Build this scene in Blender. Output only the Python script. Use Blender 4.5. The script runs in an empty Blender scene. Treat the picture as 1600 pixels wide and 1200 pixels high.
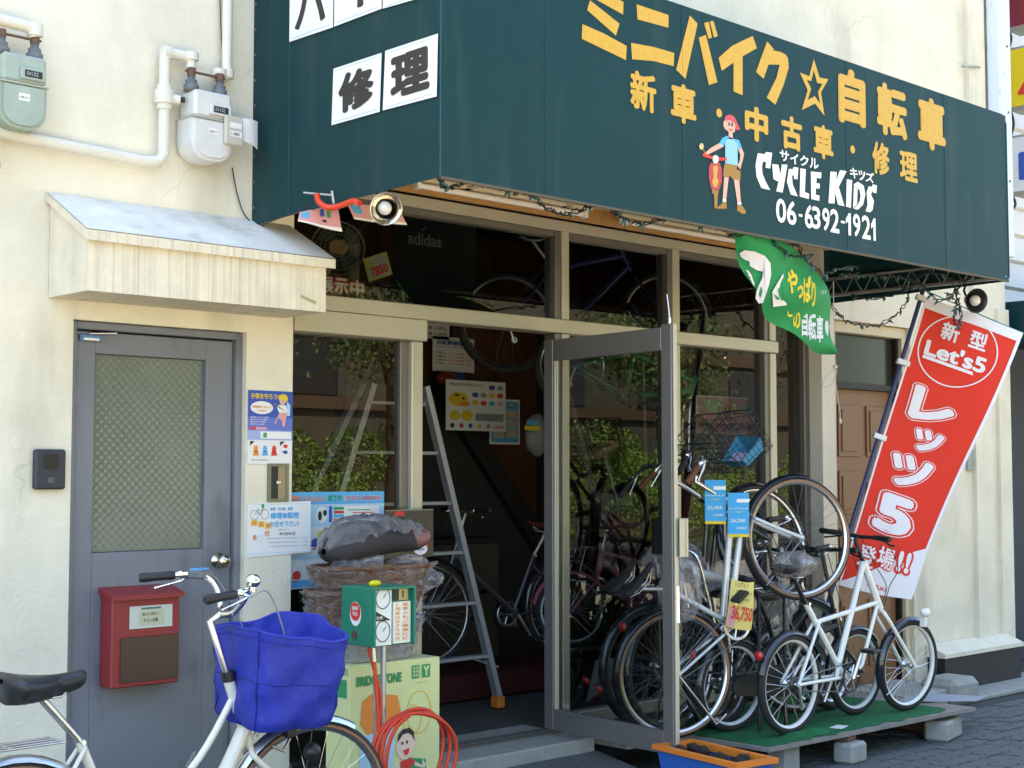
import bpy, bmesh, math, random
from mathutils import Vector, Matrix
V = Vector
rnd = random.Random(7)
SC = bpy.context.scene
COL = SC.collection
PI = math.pi

# ------------------------------------------------------------------ camera, sky, sun, exposure
FPX = 2271.0
PITCH = math.atan(140 / FPX)
YAW = math.radians(43.3)
CAM = V((0, -5.7, 1.6))
_fh = V((math.sin(YAW), math.cos(YAW), 0))
CR = V((math.cos(YAW), -math.sin(YAW), 0))
CF = _fh * math.cos(PITCH) + V((0, 0, math.sin(PITCH)))
CU = CR.cross(CF)
cam = bpy.data.cameras.new('camera')
cam.sensor_width = 36
cam.lens = 36 * FPX / 1600
cam.clip_end = 500
cam.clip_start = 0.05
camo = bpy.data.objects.new('camera', cam)
COL.objects.link(camo)
camo.location = CAM
camo.rotation_euler = (PI / 2 + PITCH, 0, -YAW)
SC.camera = camo

SUN_EL = math.radians(56)
SUN_AZ = math.radians(22)      # from behind the shop, a little to the left: direction (-sin, cos)
world = bpy.data.worlds.new('World')
SC.world = world
world.use_nodes = True
wn = world.node_tree
sky = wn.nodes.new('ShaderNodeTexSky')
sky.sky_type = 'NISHITA'
sky.sun_disc = False
sky.sun_elevation = SUN_EL
sky.sun_rotation = -SUN_AZ
sky.dust_density = 2.0
bg = wn.nodes['Background']
bg.inputs[1].default_value = 0.15
wn.links.new(sky.outputs[0], bg.inputs[0])
sl = bpy.data.lights.new('sun', 'SUN')
sl.energy = 5.0
sl.angle = math.radians(0.5)
sl.color = (1, 0.9, 0.74)
so = bpy.data.objects.new('sun', sl)
COL.objects.link(so)
sdir = V((-math.sin(SUN_AZ) * math.cos(SUN_EL), math.cos(SUN_AZ) * math.cos(SUN_EL), math.sin(SUN_EL)))
so.rotation_euler = sdir.to_track_quat('Z', 'Y').to_euler()
so.location = (0, 0, 20)
SC.view_settings.view_transform = 'Standard'
SC.view_settings.look = 'None'
SC.view_settings.gamma = 1
SC.view_settings.exposure = 2.6
SC.view_settings.use_white_balance = True
SC.view_settings.white_balance_temperature = 6850
SC.view_settings.white_balance_tint = 6
SC.cycles.max_bounces = 10
SC.cycles.transparent_max_bounces = 16
SC.cycles.caustics_reflective = False
SC.cycles.caustics_refractive = False
SC.cycles.use_denoising = True


def ray(px, py):
    return CF + CR * ((px - 800) / FPX) + CU * ((600 - py) / FPX)


def at(px, py, **k):
    d = ray(px, py)
    (a, v), = k.items()
    if a == 'd':
        return CAM + d * v
    i = 'xyz'.index(a)
    return CAM + d * ((v - CAM[i]) / d[i])


class Frame:
    """a plane in the world: origin, right, up; n faces the viewer of the plane"""
    def __init__(s, o, u, v):
        s.o, s.u, s.v = V(o), V(u).normalized(), V(v).normalized()
        s.n = s.u.cross(s.v)

    def pt(s, a, b, l=0):
        return s.o + s.u * a + s.v * b + s.n * l

    def hit(s, px, py):
        d = ray(px, py)
        t = (s.o - CAM).dot(s.n) / d.dot(s.n)
        q = CAM + d * t - s.o
        return q.dot(s.u), q.dot(s.v)

    def rot(s, ang):
        c, q = math.cos(ang), math.sin(ang)
        return Frame(s.o, s.u * c + s.v * q, s.v * c - s.u * q)


# ------------------------------------------------------------------ materials
MATS = {}


def mat(name, col, rough=0.6, metal=0.0, var=0.0, vs=8.0, bump=0.0, bs=60.0, trans=0.0, ior=1.45,
        alpha=1.0, emit=None, coat=0.0, spec=None, fn=None, sheen=0, dirt=None):
    if name in MATS:
        return MATS[name]
    m = bpy.data.materials.new(name)
    m.use_nodes = True
    nt = m.node_tree
    b = nt.nodes['Principled BSDF']
    b.inputs['Base Color'].default_value = (*col, 1)
    b.inputs['Roughness'].default_value = rough
    b.inputs['Metallic'].default_value = metal
    b.inputs['Transmission Weight'].default_value = trans
    b.inputs['IOR'].default_value = ior
    b.inputs['Alpha'].default_value = alpha
    b.inputs['Coat Weight'].default_value = coat
    if spec is not None:
        b.inputs['Specular IOR Level'].default_value = spec
    if emit:
        b.inputs['Emission Color'].default_value = (*emit[0], 1)
        b.inputs['Emission Strength'].default_value = emit[1]
    tc = nt.nodes.new('ShaderNodeTexCoord')
    geo = nt.nodes.new('ShaderNodeNewGeometry')
    if var:
        n = nt.nodes.new('ShaderNodeTexNoise')
        n.inputs['Scale'].default_value = vs
        n.inputs['Detail'].default_value = 6
        n.inputs['Roughness'].default_value = 0.65
        nt.links.new(geo.outputs['Position'], n.inputs['Vector'])
        mr = nt.nodes.new('ShaderNodeMapRange')
        mr.inputs['From Min'].default_value = 0.3
        mr.inputs['From Max'].default_value = 0.7
        mr.inputs['To Min'].default_value = 1 - var
        mr.inputs['To Max'].default_value = 1 + var * .5
        nt.links.new(n.outputs[0], mr.inputs[0])
        mx = nt.nodes.new('ShaderNodeMix')
        mx.data_type = 'RGBA'
        mx.blend_type = 'MULTIPLY'
        mx.inputs[0].default_value = 1
        mx.inputs[6].default_value = (*col, 1)
        nt.links.new(mr.outputs[0], mx.inputs[7])
        nt.links.new(mx.outputs[2], b.inputs['Base Color'])
        last = mx.outputs[2]
        rr = nt.nodes.new('ShaderNodeMapRange')
        rr.inputs['To Min'].default_value = max(0.02, rough - .12)
        rr.inputs['To Max'].default_value = min(1, rough + .12)
        nt.links.new(n.outputs[0], rr.inputs[0])
        nt.links.new(rr.outputs[0], b.inputs['Roughness'])
        if dirt:      # vertical run-down streaks or blotches: (colour, scale xyz, lo, hi, amount)
            dc, ds, lo, hi, am = dirt
            mp = nt.nodes.new('ShaderNodeMapping')
            mp.inputs['Scale'].default_value = ds
            nt.links.new(geo.outputs['Position'], mp.inputs[0])
            n2 = nt.nodes.new('ShaderNodeTexNoise')
            n2.inputs['Scale'].default_value = 1
            n2.inputs['Detail'].default_value = 7
            nt.links.new(mp.outputs[0], n2.inputs['Vector'])
            m2 = nt.nodes.new('ShaderNodeMapRange')
            m2.inputs['From Min'].default_value = lo
            m2.inputs['From Max'].default_value = hi
            m2.inputs['To Max'].default_value = am
            nt.links.new(n2.outputs[0], m2.inputs[0])
            x2 = nt.nodes.new('ShaderNodeMix')
            x2.data_type = 'RGBA'
            x2.inputs[7].default_value = (*dc, 1)
            nt.links.new(m2.outputs[0], x2.inputs[0])
            nt.links.new(last, x2.inputs[6])
            nt.links.new(x2.outputs[2], b.inputs['Base Color'])
    if bump:
        n = nt.nodes.new('ShaderNodeTexNoise')
        n.inputs['Scale'].default_value = bs
        n.inputs['Detail'].default_value = 4
        nt.links.new(geo.outputs['Position'], n.inputs['Vector'])
        bp = nt.nodes.new('ShaderNodeBump')
        bp.inputs['Strength'].default_value = bump
        bp.inputs['Distance'].default_value = 0.01
        nt.links.new(n.outputs[0], bp.inputs['Height'])
        nt.links.new(bp.outputs[0], b.inputs['Normal'])
    if fn:
        fn(nt, b, geo)
    MATS[name] = m
    return m


def pane_mat(name, tint, rough=0.0, refl=1.0):
    m = bpy.data.materials.new(name)
    m.use_nodes = True
    nt = m.node_tree
    nt.nodes.remove(nt.nodes['Principled BSDF'])
    out = nt.nodes['Material Output']
    tr = nt.nodes.new('ShaderNodeBsdfTransparent')
    tr.inputs[0].default_value = (*tint, 1)
    gl = nt.nodes.new('ShaderNodeBsdfGlossy')
    gl.inputs['Roughness'].default_value = rough
    gl.inputs[0].default_value = (refl, refl, refl, 1)
    geo = nt.nodes.new('ShaderNodeNewGeometry')
    dt = nt.nodes.new('ShaderNodeVectorMath'); dt.operation = 'DOT_PRODUCT'
    nt.links.new(geo.outputs['Incoming'], dt.inputs[0]); nt.links.new(geo.outputs['Normal'], dt.inputs[1])
    ab = nt.nodes.new('ShaderNodeMath'); ab.operation = 'ABSOLUTE'; nt.links.new(dt.outputs['Value'], ab.inputs[0])
    iv = nt.nodes.new('ShaderNodeMath'); iv.operation = 'SUBTRACT'; iv.inputs[0].default_value = 1; nt.links.new(ab.outputs[0], iv.inputs[1])
    pw = nt.nodes.new('ShaderNodeMath'); pw.operation = 'POWER'; pw.inputs[1].default_value = 5; nt.links.new(iv.outputs[0], pw.inputs[0])
    fr = nt.nodes.new('ShaderNodeMath'); fr.operation = 'MULTIPLY_ADD'; fr.inputs[1].default_value = .9; fr.inputs[2].default_value = .06
    nt.links.new(pw.outputs[0], fr.inputs[0])
    mx = nt.nodes.new('ShaderNodeMixShader')
    nt.links.new(fr.outputs[0], mx.inputs[0])
    nt.links.new(tr.outputs[0], mx.inputs[1])
    nt.links.new(gl.outputs[0], mx.inputs[2])
    nt.links.new(mx.outputs[0], out.inputs[0])
    MATS[name] = m
    return m


def plastic_film(name, col, a, rough=.14, vs=11, strength=1.0):
    """crumpled clear sheet: creased facets, clearer face-on than edge-on"""
    m = bpy.data.materials.new(name)
    m.use_nodes = True
    nt = m.node_tree
    b = nt.nodes['Principled BSDF']
    b.inputs['Base Color'].default_value = (*col, 1)
    b.inputs['Roughness'].default_value = rough
    b.inputs['Specular IOR Level'].default_value = 1.0
    geo = nt.nodes.new('ShaderNodeNewGeometry')
    n = nt.nodes.new('ShaderNodeTexNoise')
    n.inputs['Scale'].default_value = vs * .7
    n.inputs['Detail'].default_value = 3
    nt.links.new(geo.outputs['Position'], n.inputs['Vector'])
    ad = nt.nodes.new('ShaderNodeVectorMath'); ad.operation = 'MULTIPLY_ADD'
    ad.inputs[1].default_value = (.16, .16, .16)
    nt.links.new(n.outputs[1], ad.inputs[0]); nt.links.new(geo.outputs['Position'], ad.inputs[2])
    mp = nt.nodes.new('ShaderNodeMapping'); mp.inputs['Scale'].default_value = (1, 1, .45)
    nt.links.new(ad.outputs[0], mp.inputs[0])
    vo = nt.nodes.new('ShaderNodeTexVoronoi'); vo.inputs['Scale'].default_value = vs * 2.2
    nt.links.new(mp.outputs[0], vo.inputs['Vector'])
    bp = nt.nodes.new('ShaderNodeBump')
    bp.inputs['Strength'].default_value = strength
    bp.inputs['Distance'].default_value = .035
    nt.links.new(vo.outputs[0], bp.inputs['Height'])
    nt.links.new(bp.outputs[0], b.inputs['Normal'])
    lw = nt.nodes.new('ShaderNodeLayerWeight'); lw.inputs[0].default_value = .5
    nt.links.new(bp.outputs[0], lw.inputs['Normal'])
    mr = nt.nodes.new('ShaderNodeMapRange')
    mr.inputs['From Min'].default_value = .2
    mr.inputs['From Max'].default_value = .9
    mr.inputs['To Min'].default_value = a * .6
    mr.inputs['To Max'].default_value = min(1, a * 3)
    nt.links.new(lw.outputs['Facing'], mr.inputs[0])
    nt.links.new(mr.outputs[0], b.inputs['Alpha'])
    MATS[name] = m
    return m


def cracks(nt, b, geo):
    src = b.inputs['Base Color'].links[0].from_socket
    n = nt.nodes.new('ShaderNodeTexNoise'); n.inputs['Scale'].default_value = 2.2; n.inputs['Detail'].default_value = 8
    nt.links.new(geo.outputs['Position'], n.inputs['Vector'])
    ad = nt.nodes.new('ShaderNodeVectorMath'); ad.operation = 'MULTIPLY_ADD'; ad.inputs[1].default_value = (.55, .55, .55)
    nt.links.new(n.outputs[1], ad.inputs[0]); nt.links.new(geo.outputs['Position'], ad.inputs[2])
    vo = nt.nodes.new('ShaderNodeTexVoronoi'); vo.feature = 'DISTANCE_TO_EDGE'; vo.inputs['Scale'].default_value = .75
    nt.links.new(ad.outputs[0], vo.inputs['Vector'])
    m1 = nt.nodes.new('ShaderNodeMapRange'); m1.inputs['From Min'].default_value = .0; m1.inputs['From Max'].default_value = .004; m1.inputs['To Min'].default_value = 1; m1.inputs['To Max'].default_value = 0
    nt.links.new(vo.outputs[0], m1.inputs[0])
    n2 = nt.nodes.new('ShaderNodeTexNoise'); n2.inputs['Scale'].default_value = 1.1
    nt.links.new(geo.outputs['Position'], n2.inputs['Vector'])
    m2 = nt.nodes.new('ShaderNodeMapRange'); m2.inputs['From Min'].default_value = .5; m2.inputs['From Max'].default_value = .62; m2.inputs['To Max'].default_value = .28
    nt.links.new(n2.outputs[0], m2.inputs[0])
    mu = nt.nodes.new('ShaderNodeMath'); mu.operation = 'MULTIPLY'
    nt.links.new(m1.outputs[0], mu.inputs[0]); nt.links.new(m2.outputs[0], mu.inputs[1])
    x = nt.nodes.new('ShaderNodeMix'); x.data_type = 'RGBA'; x.inputs[7].default_value = (.30, .27, .2, 1)
    nt.links.new(mu.outputs[0], x.inputs[0]); nt.links.new(src, x.inputs[6]); nt.links.new(x.outputs[2], b.inputs['Base Color'])


STUCCO = mat('stucco', (.80, .75, .61), .9, var=.13, vs=2.4, bump=.36, bs=48,
             dirt=((.34, .31, .24), (2.4, 2.4, .6), .57, .80, .6), fn=cracks)
HOOD = mat('hood_concrete', (.80, .73, .58), .9, var=.14, vs=6, bump=.4, bs=70,
           dirt=((.36, .30, .20), (70, 5, 1.0), .50, .74, .5))
HOODTOP = mat('hood_top', (.82, .79, .72), .85, var=.18, vs=4, bump=.3, bs=80,
              dirt=((.40, .35, .26), (5, 5, 5), .58, .74, .6))
ALU = mat('beige_aluminium', (.52, .48, .38), .42, .35, var=.06, vs=5)
ALUD = mat('brown_aluminium', (.20, .18, .155), .38, .45, var=.08, vs=6)
GDOOR = mat('blue_grey_door_paint', (.195, .21, .245), .45, var=.10, vs=2.2, bump=.04, bs=90, dirt=((.09, .095, .10), (9, 9, 3), .56, .72, .5))
AWN = mat('awning_vinyl', (.004, .038, .045), .55, spec=.25, var=.10, vs=2.5, bump=.35, bs=2.6,
          dirt=((.06, .09, .085), (9, 9, 1.0), .55, .8, .30))
AWNIN = mat('awning_backlit_green', (.01, .13, .075), .6)  # brighter green carries light coming through the vinyl, not another fabric
YEL = mat('gold_print', (.62, .37, .045), .5, var=.12, vs=40)
WHT = mat('white_print', (.82, .82, .80), .6)
PAPER = mat('paper', (.80, .80, .79), .7, var=.03)
INK = mat('ink', (.03, .03, .035), .6)
BLACK = mat('black_plastic', (.018, .018, .02), .42)
RUBBER = mat('rubber', (.022, .022, .024), .75, bump=.2, bs=150)
CHROME = mat('chrome', (.82, .82, .84), .14, 1)
ALLOY = mat('alloy', (.68, .68, .70), .3, 1)
STEEL = mat('galvanised', (.45, .47, .5), .38, .8, var=.1)
WPAINT = mat('white_gloss', (.80, .82, .79), .22, coat=.6)
CPAINT = mat('pearl_cream', (.74, .73, .66), .25, coat=.6)
BPAINT = mat('black_gloss', (.015, .016, .02), .2, coat=.7)
PINK = mat('pink_gloss', (.62, .17, .33), .3, coat=.5)
NAVY = mat('navy_gloss', (.03, .04, .22), .3, coat=.5)
GREENP = mat('green_gloss', (.03, .32, .18), .3, coat=.5)
REDP = mat('red_paint', (.28, .03, .036), .42, var=.08)
REDL = mat('red_lens', (.6, .02, .02), .15, coat=.8)
GREENB = mat('green_box', (.02, .21, .13), .4, var=.06)
BROWNG = mat('brown_grip', (.13, .045, .02), .7)
TAN = mat('tan_rubber', (.30, .17, .10), .7)
TUBEW = mat('pipe_cream', (.74, .71, .62), .5, var=.08, vs=12)
METERW = mat('meter_paint', (.70, .70, .68), .45, var=.07, vs=14)
METERG = mat('meter_green', (.36, .44, .38), .5, var=.14, vs=10)
RUST = mat('rusty', (.16, .09, .06), .8, var=.3, vs=40)
FITTING = mat('fitting_grey', (.16, .17, .17), .6, var=.2, vs=30)
WOOD = mat('wood_panel', (.10, .036, .015), .45, var=.3, vs=3)
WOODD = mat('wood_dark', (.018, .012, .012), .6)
BDOOR = mat('brown_door', (.24, .12, .055), .5, var=.12, vs=4)
CONC = mat('concrete', (.34, .34, .31), .9, var=.2, vs=10, bump=.4, bs=80)
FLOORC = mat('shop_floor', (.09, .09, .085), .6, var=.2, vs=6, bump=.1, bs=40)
ASPH = mat('asphalt', (.07, .073, .075), .9, var=.25, vs=30, bump=.5, bs=200)
PAVER = mat('paver', (.115, .125, .125), .9, var=.28, vs=14, bump=.5, bs=160)
BOARD = mat('weathered_ply', (.27, .24, .21), .8, var=.3, vs=12)
TURF = mat('green_mat', (.012, .16, .05), .95, var=.2, vs=12, bump=.8, bs=300)
BLUEF = mat('blue_nylon', (.018, .033, .36), .55, var=.15, vs=7, bump=.5, bs=20, sheen=1)
REDF = mat('red_cloth', (.68, .035, .018), .8, var=.04, vs=3)
WHITEF = mat('white_cloth', (.74, .74, .80), .8, var=.05, vs=5)
GREENF = mat('green_cloth', (.012, .26, .085), .7, var=.1, vs=6)
YELF = mat('yellow_print', (.75, .55, .03), .6)
SKY1 = mat('sky_blue_print', (.10, .42, .75), .6)
SKY2 = mat('pale_blue_print', (.42, .66, .82), .6)
BLU = mat('blue_print', (.04, .09, .42), .6)
REDI = mat('red_print', (.68, .05, .04), .6)
ORG = mat('orange_print', (.8, .28, .05), .6)
PNK = mat('pink_print', (.72, .35, .38), .6)
GRN = mat('green_print', (.04, .32, .12), .6)
SKIN = mat('skin_print', (.72, .42, .34), .6)
BRN = mat('brown_print', (.35, .19, .04), .6)
GREY = mat('grey_print', (.3, .3, .3), .6)
LYEL = mat('pale_yellow_card', (.70, .74, .36), .55, var=.05)
WICK = mat('wicker', (.20, .085, .035), .7, var=.5, vs=45, bump=1, bs=120)
HOSE = mat('red_hose', (.60, .05, .02), .35)
ORGP = mat('orange_plastic', (.75, .22, .03), .45, var=.1)
BLUP = mat('blue_plastic', (.03, .13, .50), .45)
SOIL = mat('soil', (.03, .025, .02), 1, bump=1, bs=60)
CREAM = mat('cream_paint', (.66, .58, .42), .6, var=.06)
ORBEAM = mat('varnished_wood', (.45, .24, .08), .5, var=.15, vs=7)
TUBE = mat('lamp_tube', (.85, .82, .78), .25)
LOUV = mat('white_siding', (.75, .76, .78), .6, var=.04)
GLASS = pane_mat('window_glass', (.52, .54, .51))
GLASS2 = pane_mat('door_glass', (.66, .69, .67))
FILM = plastic_film('clear_film', (.58, .58, .62), .17, .12, 7, .9)
FILM2 = plastic_film('milky_film', (.34, .32, .32), .30, .12, 5, .9)
GREYDK = mat('dark_grey_fabric', (.04, .035, .04), .8)
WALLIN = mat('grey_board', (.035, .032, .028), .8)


def frost(nt, b, geo):
    mp = nt.nodes.new('ShaderNodeMapping')
    mp.inputs['Rotation'].default_value = (0, 0, 0)
    nz = nt.nodes.new('ShaderNodeTexNoise'); nz.inputs['Scale'].default_value = 9
    nt.links.new(geo.outputs['Position'], nz.inputs['Vector'])
    av = nt.nodes.new('ShaderNodeVectorMath'); av.operation = 'MULTIPLY_ADD'; av.inputs[1].default_value = (.012, .012, .012)
    nt.links.new(nz.outputs[1], av.inputs[0]); nt.links.new(geo.outputs['Position'], av.inputs[2])
    nt.links.new(av.outputs[0], mp.inputs[0])
    sx = nt.nodes.new('ShaderNodeSeparateXYZ')
    nt.links.new(mp.outputs[0], sx.inputs[0])
    outs = []
    for k in (0, 2):
        a = nt.nodes.new('ShaderNodeMath'); a.operation = 'MULTIPLY'; a.inputs[1].default_value = 165
        nt.links.new(sx.outputs[k], a.inputs[0])
        s = nt.nodes.new('ShaderNodeMath'); s.operation = 'SINE'
        nt.links.new(a.outputs[0], s.inputs[0])
        outs.append(s)
    m = nt.nodes.new('ShaderNodeMath'); m.operation = 'MULTIPLY'
    nt.links.new(outs[0].outputs[0], m.inputs[0]); nt.links.new(outs[1].outputs[0], m.inputs[1])
    bp = nt.nodes.new('ShaderNodeBump'); bp.inputs['Strength'].default_value = .25; bp.inputs['Distance'].default_value = .004
    nt.links.new(m.outputs[0], bp.inputs['Height'])
    nt.links.new(bp.outputs[0], b.inputs['Normal'])


FROST = mat('frosted_pattern_glass', (.15, .175, .15), .22, var=.15, vs=2.5, fn=frost, spec=.8)


# ------------------------------------------------------------------ mesh helpers
ORG0 = {}
TXT = {}


def text_mesh(s, bold):
    k = (s, round(bold, 4))
    if k in TXT:
        return TXT[k]
    c = bpy.data.curves.new('t', 'FONT')
    c.body = s
    c.size = 1
    c.offset = bold
    c.resolution_u = 3
    o = bpy.data.objects.new('t', c)
    COL.objects.link(o)
    dg = bpy.context.evaluated_depsgraph_get()
    me = bpy.data.meshes.new_from_object(o.evaluated_get(dg))
    vs = [(v.co.x, v.co.y) for v in me.vertices]
    fs = [tuple(p.vertices) for p in me.polygons]
    bpy.data.objects.remove(o)
    bpy.data.curves.remove(c)
    bpy.data.meshes.remove(me)
    if vs:
        x0 = min(a for a, b in vs); x1 = max(a for a, b in vs)
        y0 = min(b for a, b in vs); y1 = max(b for a, b in vs)
    else:
        x0 = x1 = y0 = y1 = 0
    TXT[k] = (vs, fs, (x0, x1, y0, y1))
    return TXT[k]


def bolden(sp):
    '''heavier strokes: the same glyph printed several times a little apart'''
    if sp <= 0:
        return [(0, 0, 0)]
    n = 8 if sp < .06 else 16
    o = [(sp * math.cos(2 * PI * k / n), sp * math.sin(2 * PI * k / n), k + 1) for k in range(n)]
    if sp > .05:
        o += [(sp * .5 * math.cos(2 * PI * k / 8), sp * .5 * math.sin(2 * PI * k / 8), k + n + 1) for k in range(8)]
    return o + [(0, 0, 0)]


class MB:
    def __init__(s, m=None):
        s.v, s.f, s.fm, s.fs, s.mats, s.cur = [], [], [], [], [], 0
        if m:
            s.m(m)

    def m(s, m):
        if m not in s.mats:
            s.mats.append(m)
        s.cur = s.mats.index(m)
        return s

    def add(s, vs, fs, smooth=False):
        k = len(s.v)
        s.v += [V(p) for p in vs]
        for f in fs:
            s.f.append([i + k for i in f]); s.fm.append(s.cur); s.fs.append(smooth)
        return s

    def box(s, x0, x1, y0, y1, z0, z1, b=0.0, fr=None):
        c = V(((x0 + x1) / 2, (y0 + y1) / 2, (z0 + z1) / 2))
        return s.obox(c, V((abs(x1 - x0) / 2, 0, 0)), V((0, abs(y1 - y0) / 2, 0)), V((0, 0, abs(z1 - z0) / 2)), b)

    def obox(s, c, ux, uy, uz, b=0.0):
        h = [ux.length, uy.length, uz.length]
        d = [ux.normalized(), uy.normalized(), uz.normalized()]
        c = V(c)
        if b <= 0:
            vs = []
            for i in (-1, 1):
                for j in (-1, 1):
                    for k in (-1, 1):
                        vs.append(c + ux * i + uy * j + uz * k)
            fs = [(0, 1, 3, 2), (4, 6, 7, 5), (0, 4, 5, 1), (2, 3, 7, 6), (0, 2, 6, 4), (1, 5, 7, 3)]
            return s.add(vs, fs)
        b = min(b, min(h) * .45)
        idx = {}
        vs = []
        for sx in (-1, 1):
            for sy in (-1, 1):
                for sz in (-1, 1):
                    sg = (sx, sy, sz)
                    for a in range(3):
                        p = c.copy()
                        for q in range(3):
                            p += d[q] * (sg[q] * (h[q] if q == a else h[q] - b))
                        idx[(sg, a)] = len(vs)
                        vs.append(p)
        fs = []
        S = (-1, 1)
        for a in range(3):
            o = [q for q in range(3) if q != a]
            for sa in S:
                r = []
                for (p, q) in ((-1, -1), (1, -1), (1, 1), (-1, 1)):
                    sg = [0, 0, 0]; sg[a] = sa; sg[o[0]] = p; sg[o[1]] = q
                    r.append(idx[(tuple(sg), a)])
                fs.append(r)
        for a in range(3):
            o = [q for q in range(3) if q != a]
            for p in S:
                for q in S:
                    r = []
                    for (sa, fa) in ((-1, o[0]), (1, o[0]), (1, o[1]), (-1, o[1])):
                        sg = [0, 0, 0]; sg[a] = sa; sg[o[0]] = p; sg[o[1]] = q
                        r.append(idx[(tuple(sg), fa)])
                    fs.append(r)
        for sx in S:
            for sy in S:
                for sz in S:
                    fs.append([idx[((sx, sy, sz), a)] for a in range(3)])
        return s.add(vs, fs)

    def tube(s, pts, r, n=8, closed=False, flat=1.0):
        pts = [V(p) for p in pts]
        N = len(pts)
        rs = r if isinstance(r, (list, tuple)) else [r] * N
        T = []
        for i in range(N):
            a = pts[(i - 1) % N] if (closed or i > 0) else pts[i]
            b = pts[(i + 1) % N] if (closed or i < N - 1) else pts[i]
            t = (b - a)
            T.append(t.normalized() if t.length > 1e-9 else V((0, 0, 1)))
        up = V((0, 0, 1)) if abs(T[0].z) < .9 else V((0, 1, 0))
        nrm = (up - T[0] * up.dot(T[0])).normalized()
        vs = []
        for i in range(N):
            nrm = (nrm - T[i] * nrm.dot(T[i]))
            nrm = nrm.normalized() if nrm.length > 1e-6 else T[i].orthogonal().normalized()
            bi = T[i].cross(nrm)
            for k in range(n):
                a = 2 * PI * k / n
                vs.append(pts[i] + (nrm * math.cos(a) + bi * math.sin(a) * flat) * rs[i])
        fs = []
        for i in range(N if closed else N - 1):
            j = (i + 1) % N
            for k in range(n):
                l = (k + 1) % n
                fs.append((i * n + k, i * n + l, j * n + l, j * n + k))
        s.add(vs, fs, n > 4)
        if not closed:
            s.add(vs[:n], [tuple(range(n))])
            s.add(vs[-n:], [tuple(range(n))])
        return s

    def lathe(s, prof, o, ax=(0, 0, 1), n=20, arc=(0, 2 * PI), smooth=True, sc=(1, 1)):
        o = V(o); ax = V(ax).normalized()
        e1 = ax.orthogonal().normalized() if abs(ax.z) > .99 else V((0, 0, 1)).cross(ax).normalized()
        e2 = ax.cross(e1)
        full = abs(arc[1] - arc[0] - 2 * PI) < 1e-6
        K = n if full else n + 1
        vs = []
        for (r, h) in prof:
            for k in range(K):
                a = arc[0] + (arc[1] - arc[0]) * k / n
                vs.append(o + ax * h + (e1 * math.cos(a) * sc[0] + e2 * math.sin(a) * sc[1]) * r)
        fs = []
        for i in range(len(prof) - 1):
            for k in range(n):
                l = (k + 1) % K
                fs.append((i * K + k, i * K + l, (i + 1) * K + l, (i + 1) * K + k))
        return s.add(vs, fs, smooth)

    def sph(s, c, r, n=12, m=8, jig=0, seed=1):
        rx, ry, rz = (r, r, r) if not isinstance(r, (tuple, list)) else r
        R = random.Random(seed)
        vs = [V(c) + V((0, 0, -rz))]
        for i in range(1, m):
            p = -PI / 2 + PI * i / m
            for k in range(n):
                a = 2 * PI * k / n
                q = 1 + R.uniform(-jig, jig)
                vs.append(V(c) + V((rx * math.cos(p) * math.cos(a), ry * math.cos(p) * math.sin(a), rz * math.sin(p))) * q)
        vs.append(V(c) + V((0, 0, rz)))
        fs = [(0, 1 + (k + 1) % n, 1 + k) for k in range(n)]
        for i in range(m - 2):
            for k in range(n):
                l = (k + 1) % n
                fs.append((1 + i * n + k, 1 + i * n + l, 1 + (i + 1) * n + l, 1 + (i + 1) * n + k))
        b = 1 + (m - 2) * n
        fs += [(b + k, b + (k + 1) % n, len(vs) - 1) for k in range(n)]
        return s.add(vs, fs, True)

    def poly(s, fr, pts, lift=.001, th=0.0):
        """flat outline on a frame; with th it becomes a slab"""
        a = [fr.pt(p[0], p[1], lift) for p in pts]
        n = len(a)
        s.add(a, [tuple(range(n))])
        if th:
            b = [fr.pt(p[0], p[1], lift - th) for p in pts]
            s.add(b, [tuple(reversed(range(n)))])
            s.add(a + b, [(i, (i + 1) % n, n + (i + 1) % n, n + i) for i in range(n)])
        return s

    def rect(s, fr, a0, b0, a1, b1, lift=.001, th=0.0):
        return s.poly(fr, [(a0, b0), (a1, b0), (a1, b1), (a0, b1)], lift, th)

    def disc(s, fr, a, b, ra, rb=None, lift=.001, n=24):
        rb = rb or ra
        return s.poly(fr, [(a + ra * math.cos(2 * PI * k / n), b + rb * math.sin(2 * PI * k / n)) for k in range(n)], lift)

    def ring(s, fr, a, b, ra, rb, w, lift=.001, n=40):
        vs = []
        for k in range(n):
            c, q = math.cos(2 * PI * k / n), math.sin(2 * PI * k / n)
            vs.append(fr.pt(a + ra * c, b + rb * q, lift)); vs.append(fr.pt(a + (ra - w) * c, b + (rb - w) * q, lift))
        return s.add(vs, [(2 * k, (2 * k + 2) % (2 * n), (2 * k + 3) % (2 * n), 2 * k + 1) for k in range(n)])

    def text(s, fr, t, a0, b0, a1, b1, lift=.0015, bold=0.02, ref=None):
        """print text t stretched into the rectangle; ref: bold used to take the box from"""
        r = text_mesh(t, bold if bold <= .012 else .0)
        vs, fs, bb = r
        if not vs:
            return s
        sp = 0 if bold <= .012 else bold * .9
        x0, x1, y0, y1 = bb
        sx = (a1 - a0) / max(1e-6, x1 - x0 + 2 * sp); sy = (b1 - b0) / max(1e-6, y1 - y0 + 2 * sp)
        for dx, dy, k in bolden(sp):
            s.add([fr.pt(a0 + (x - x0 + sp + dx) * sx, b0 + (y - y0 + sp + dy) * sy, lift + k * .00012) for x, y in vs], fs)
        return s

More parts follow.
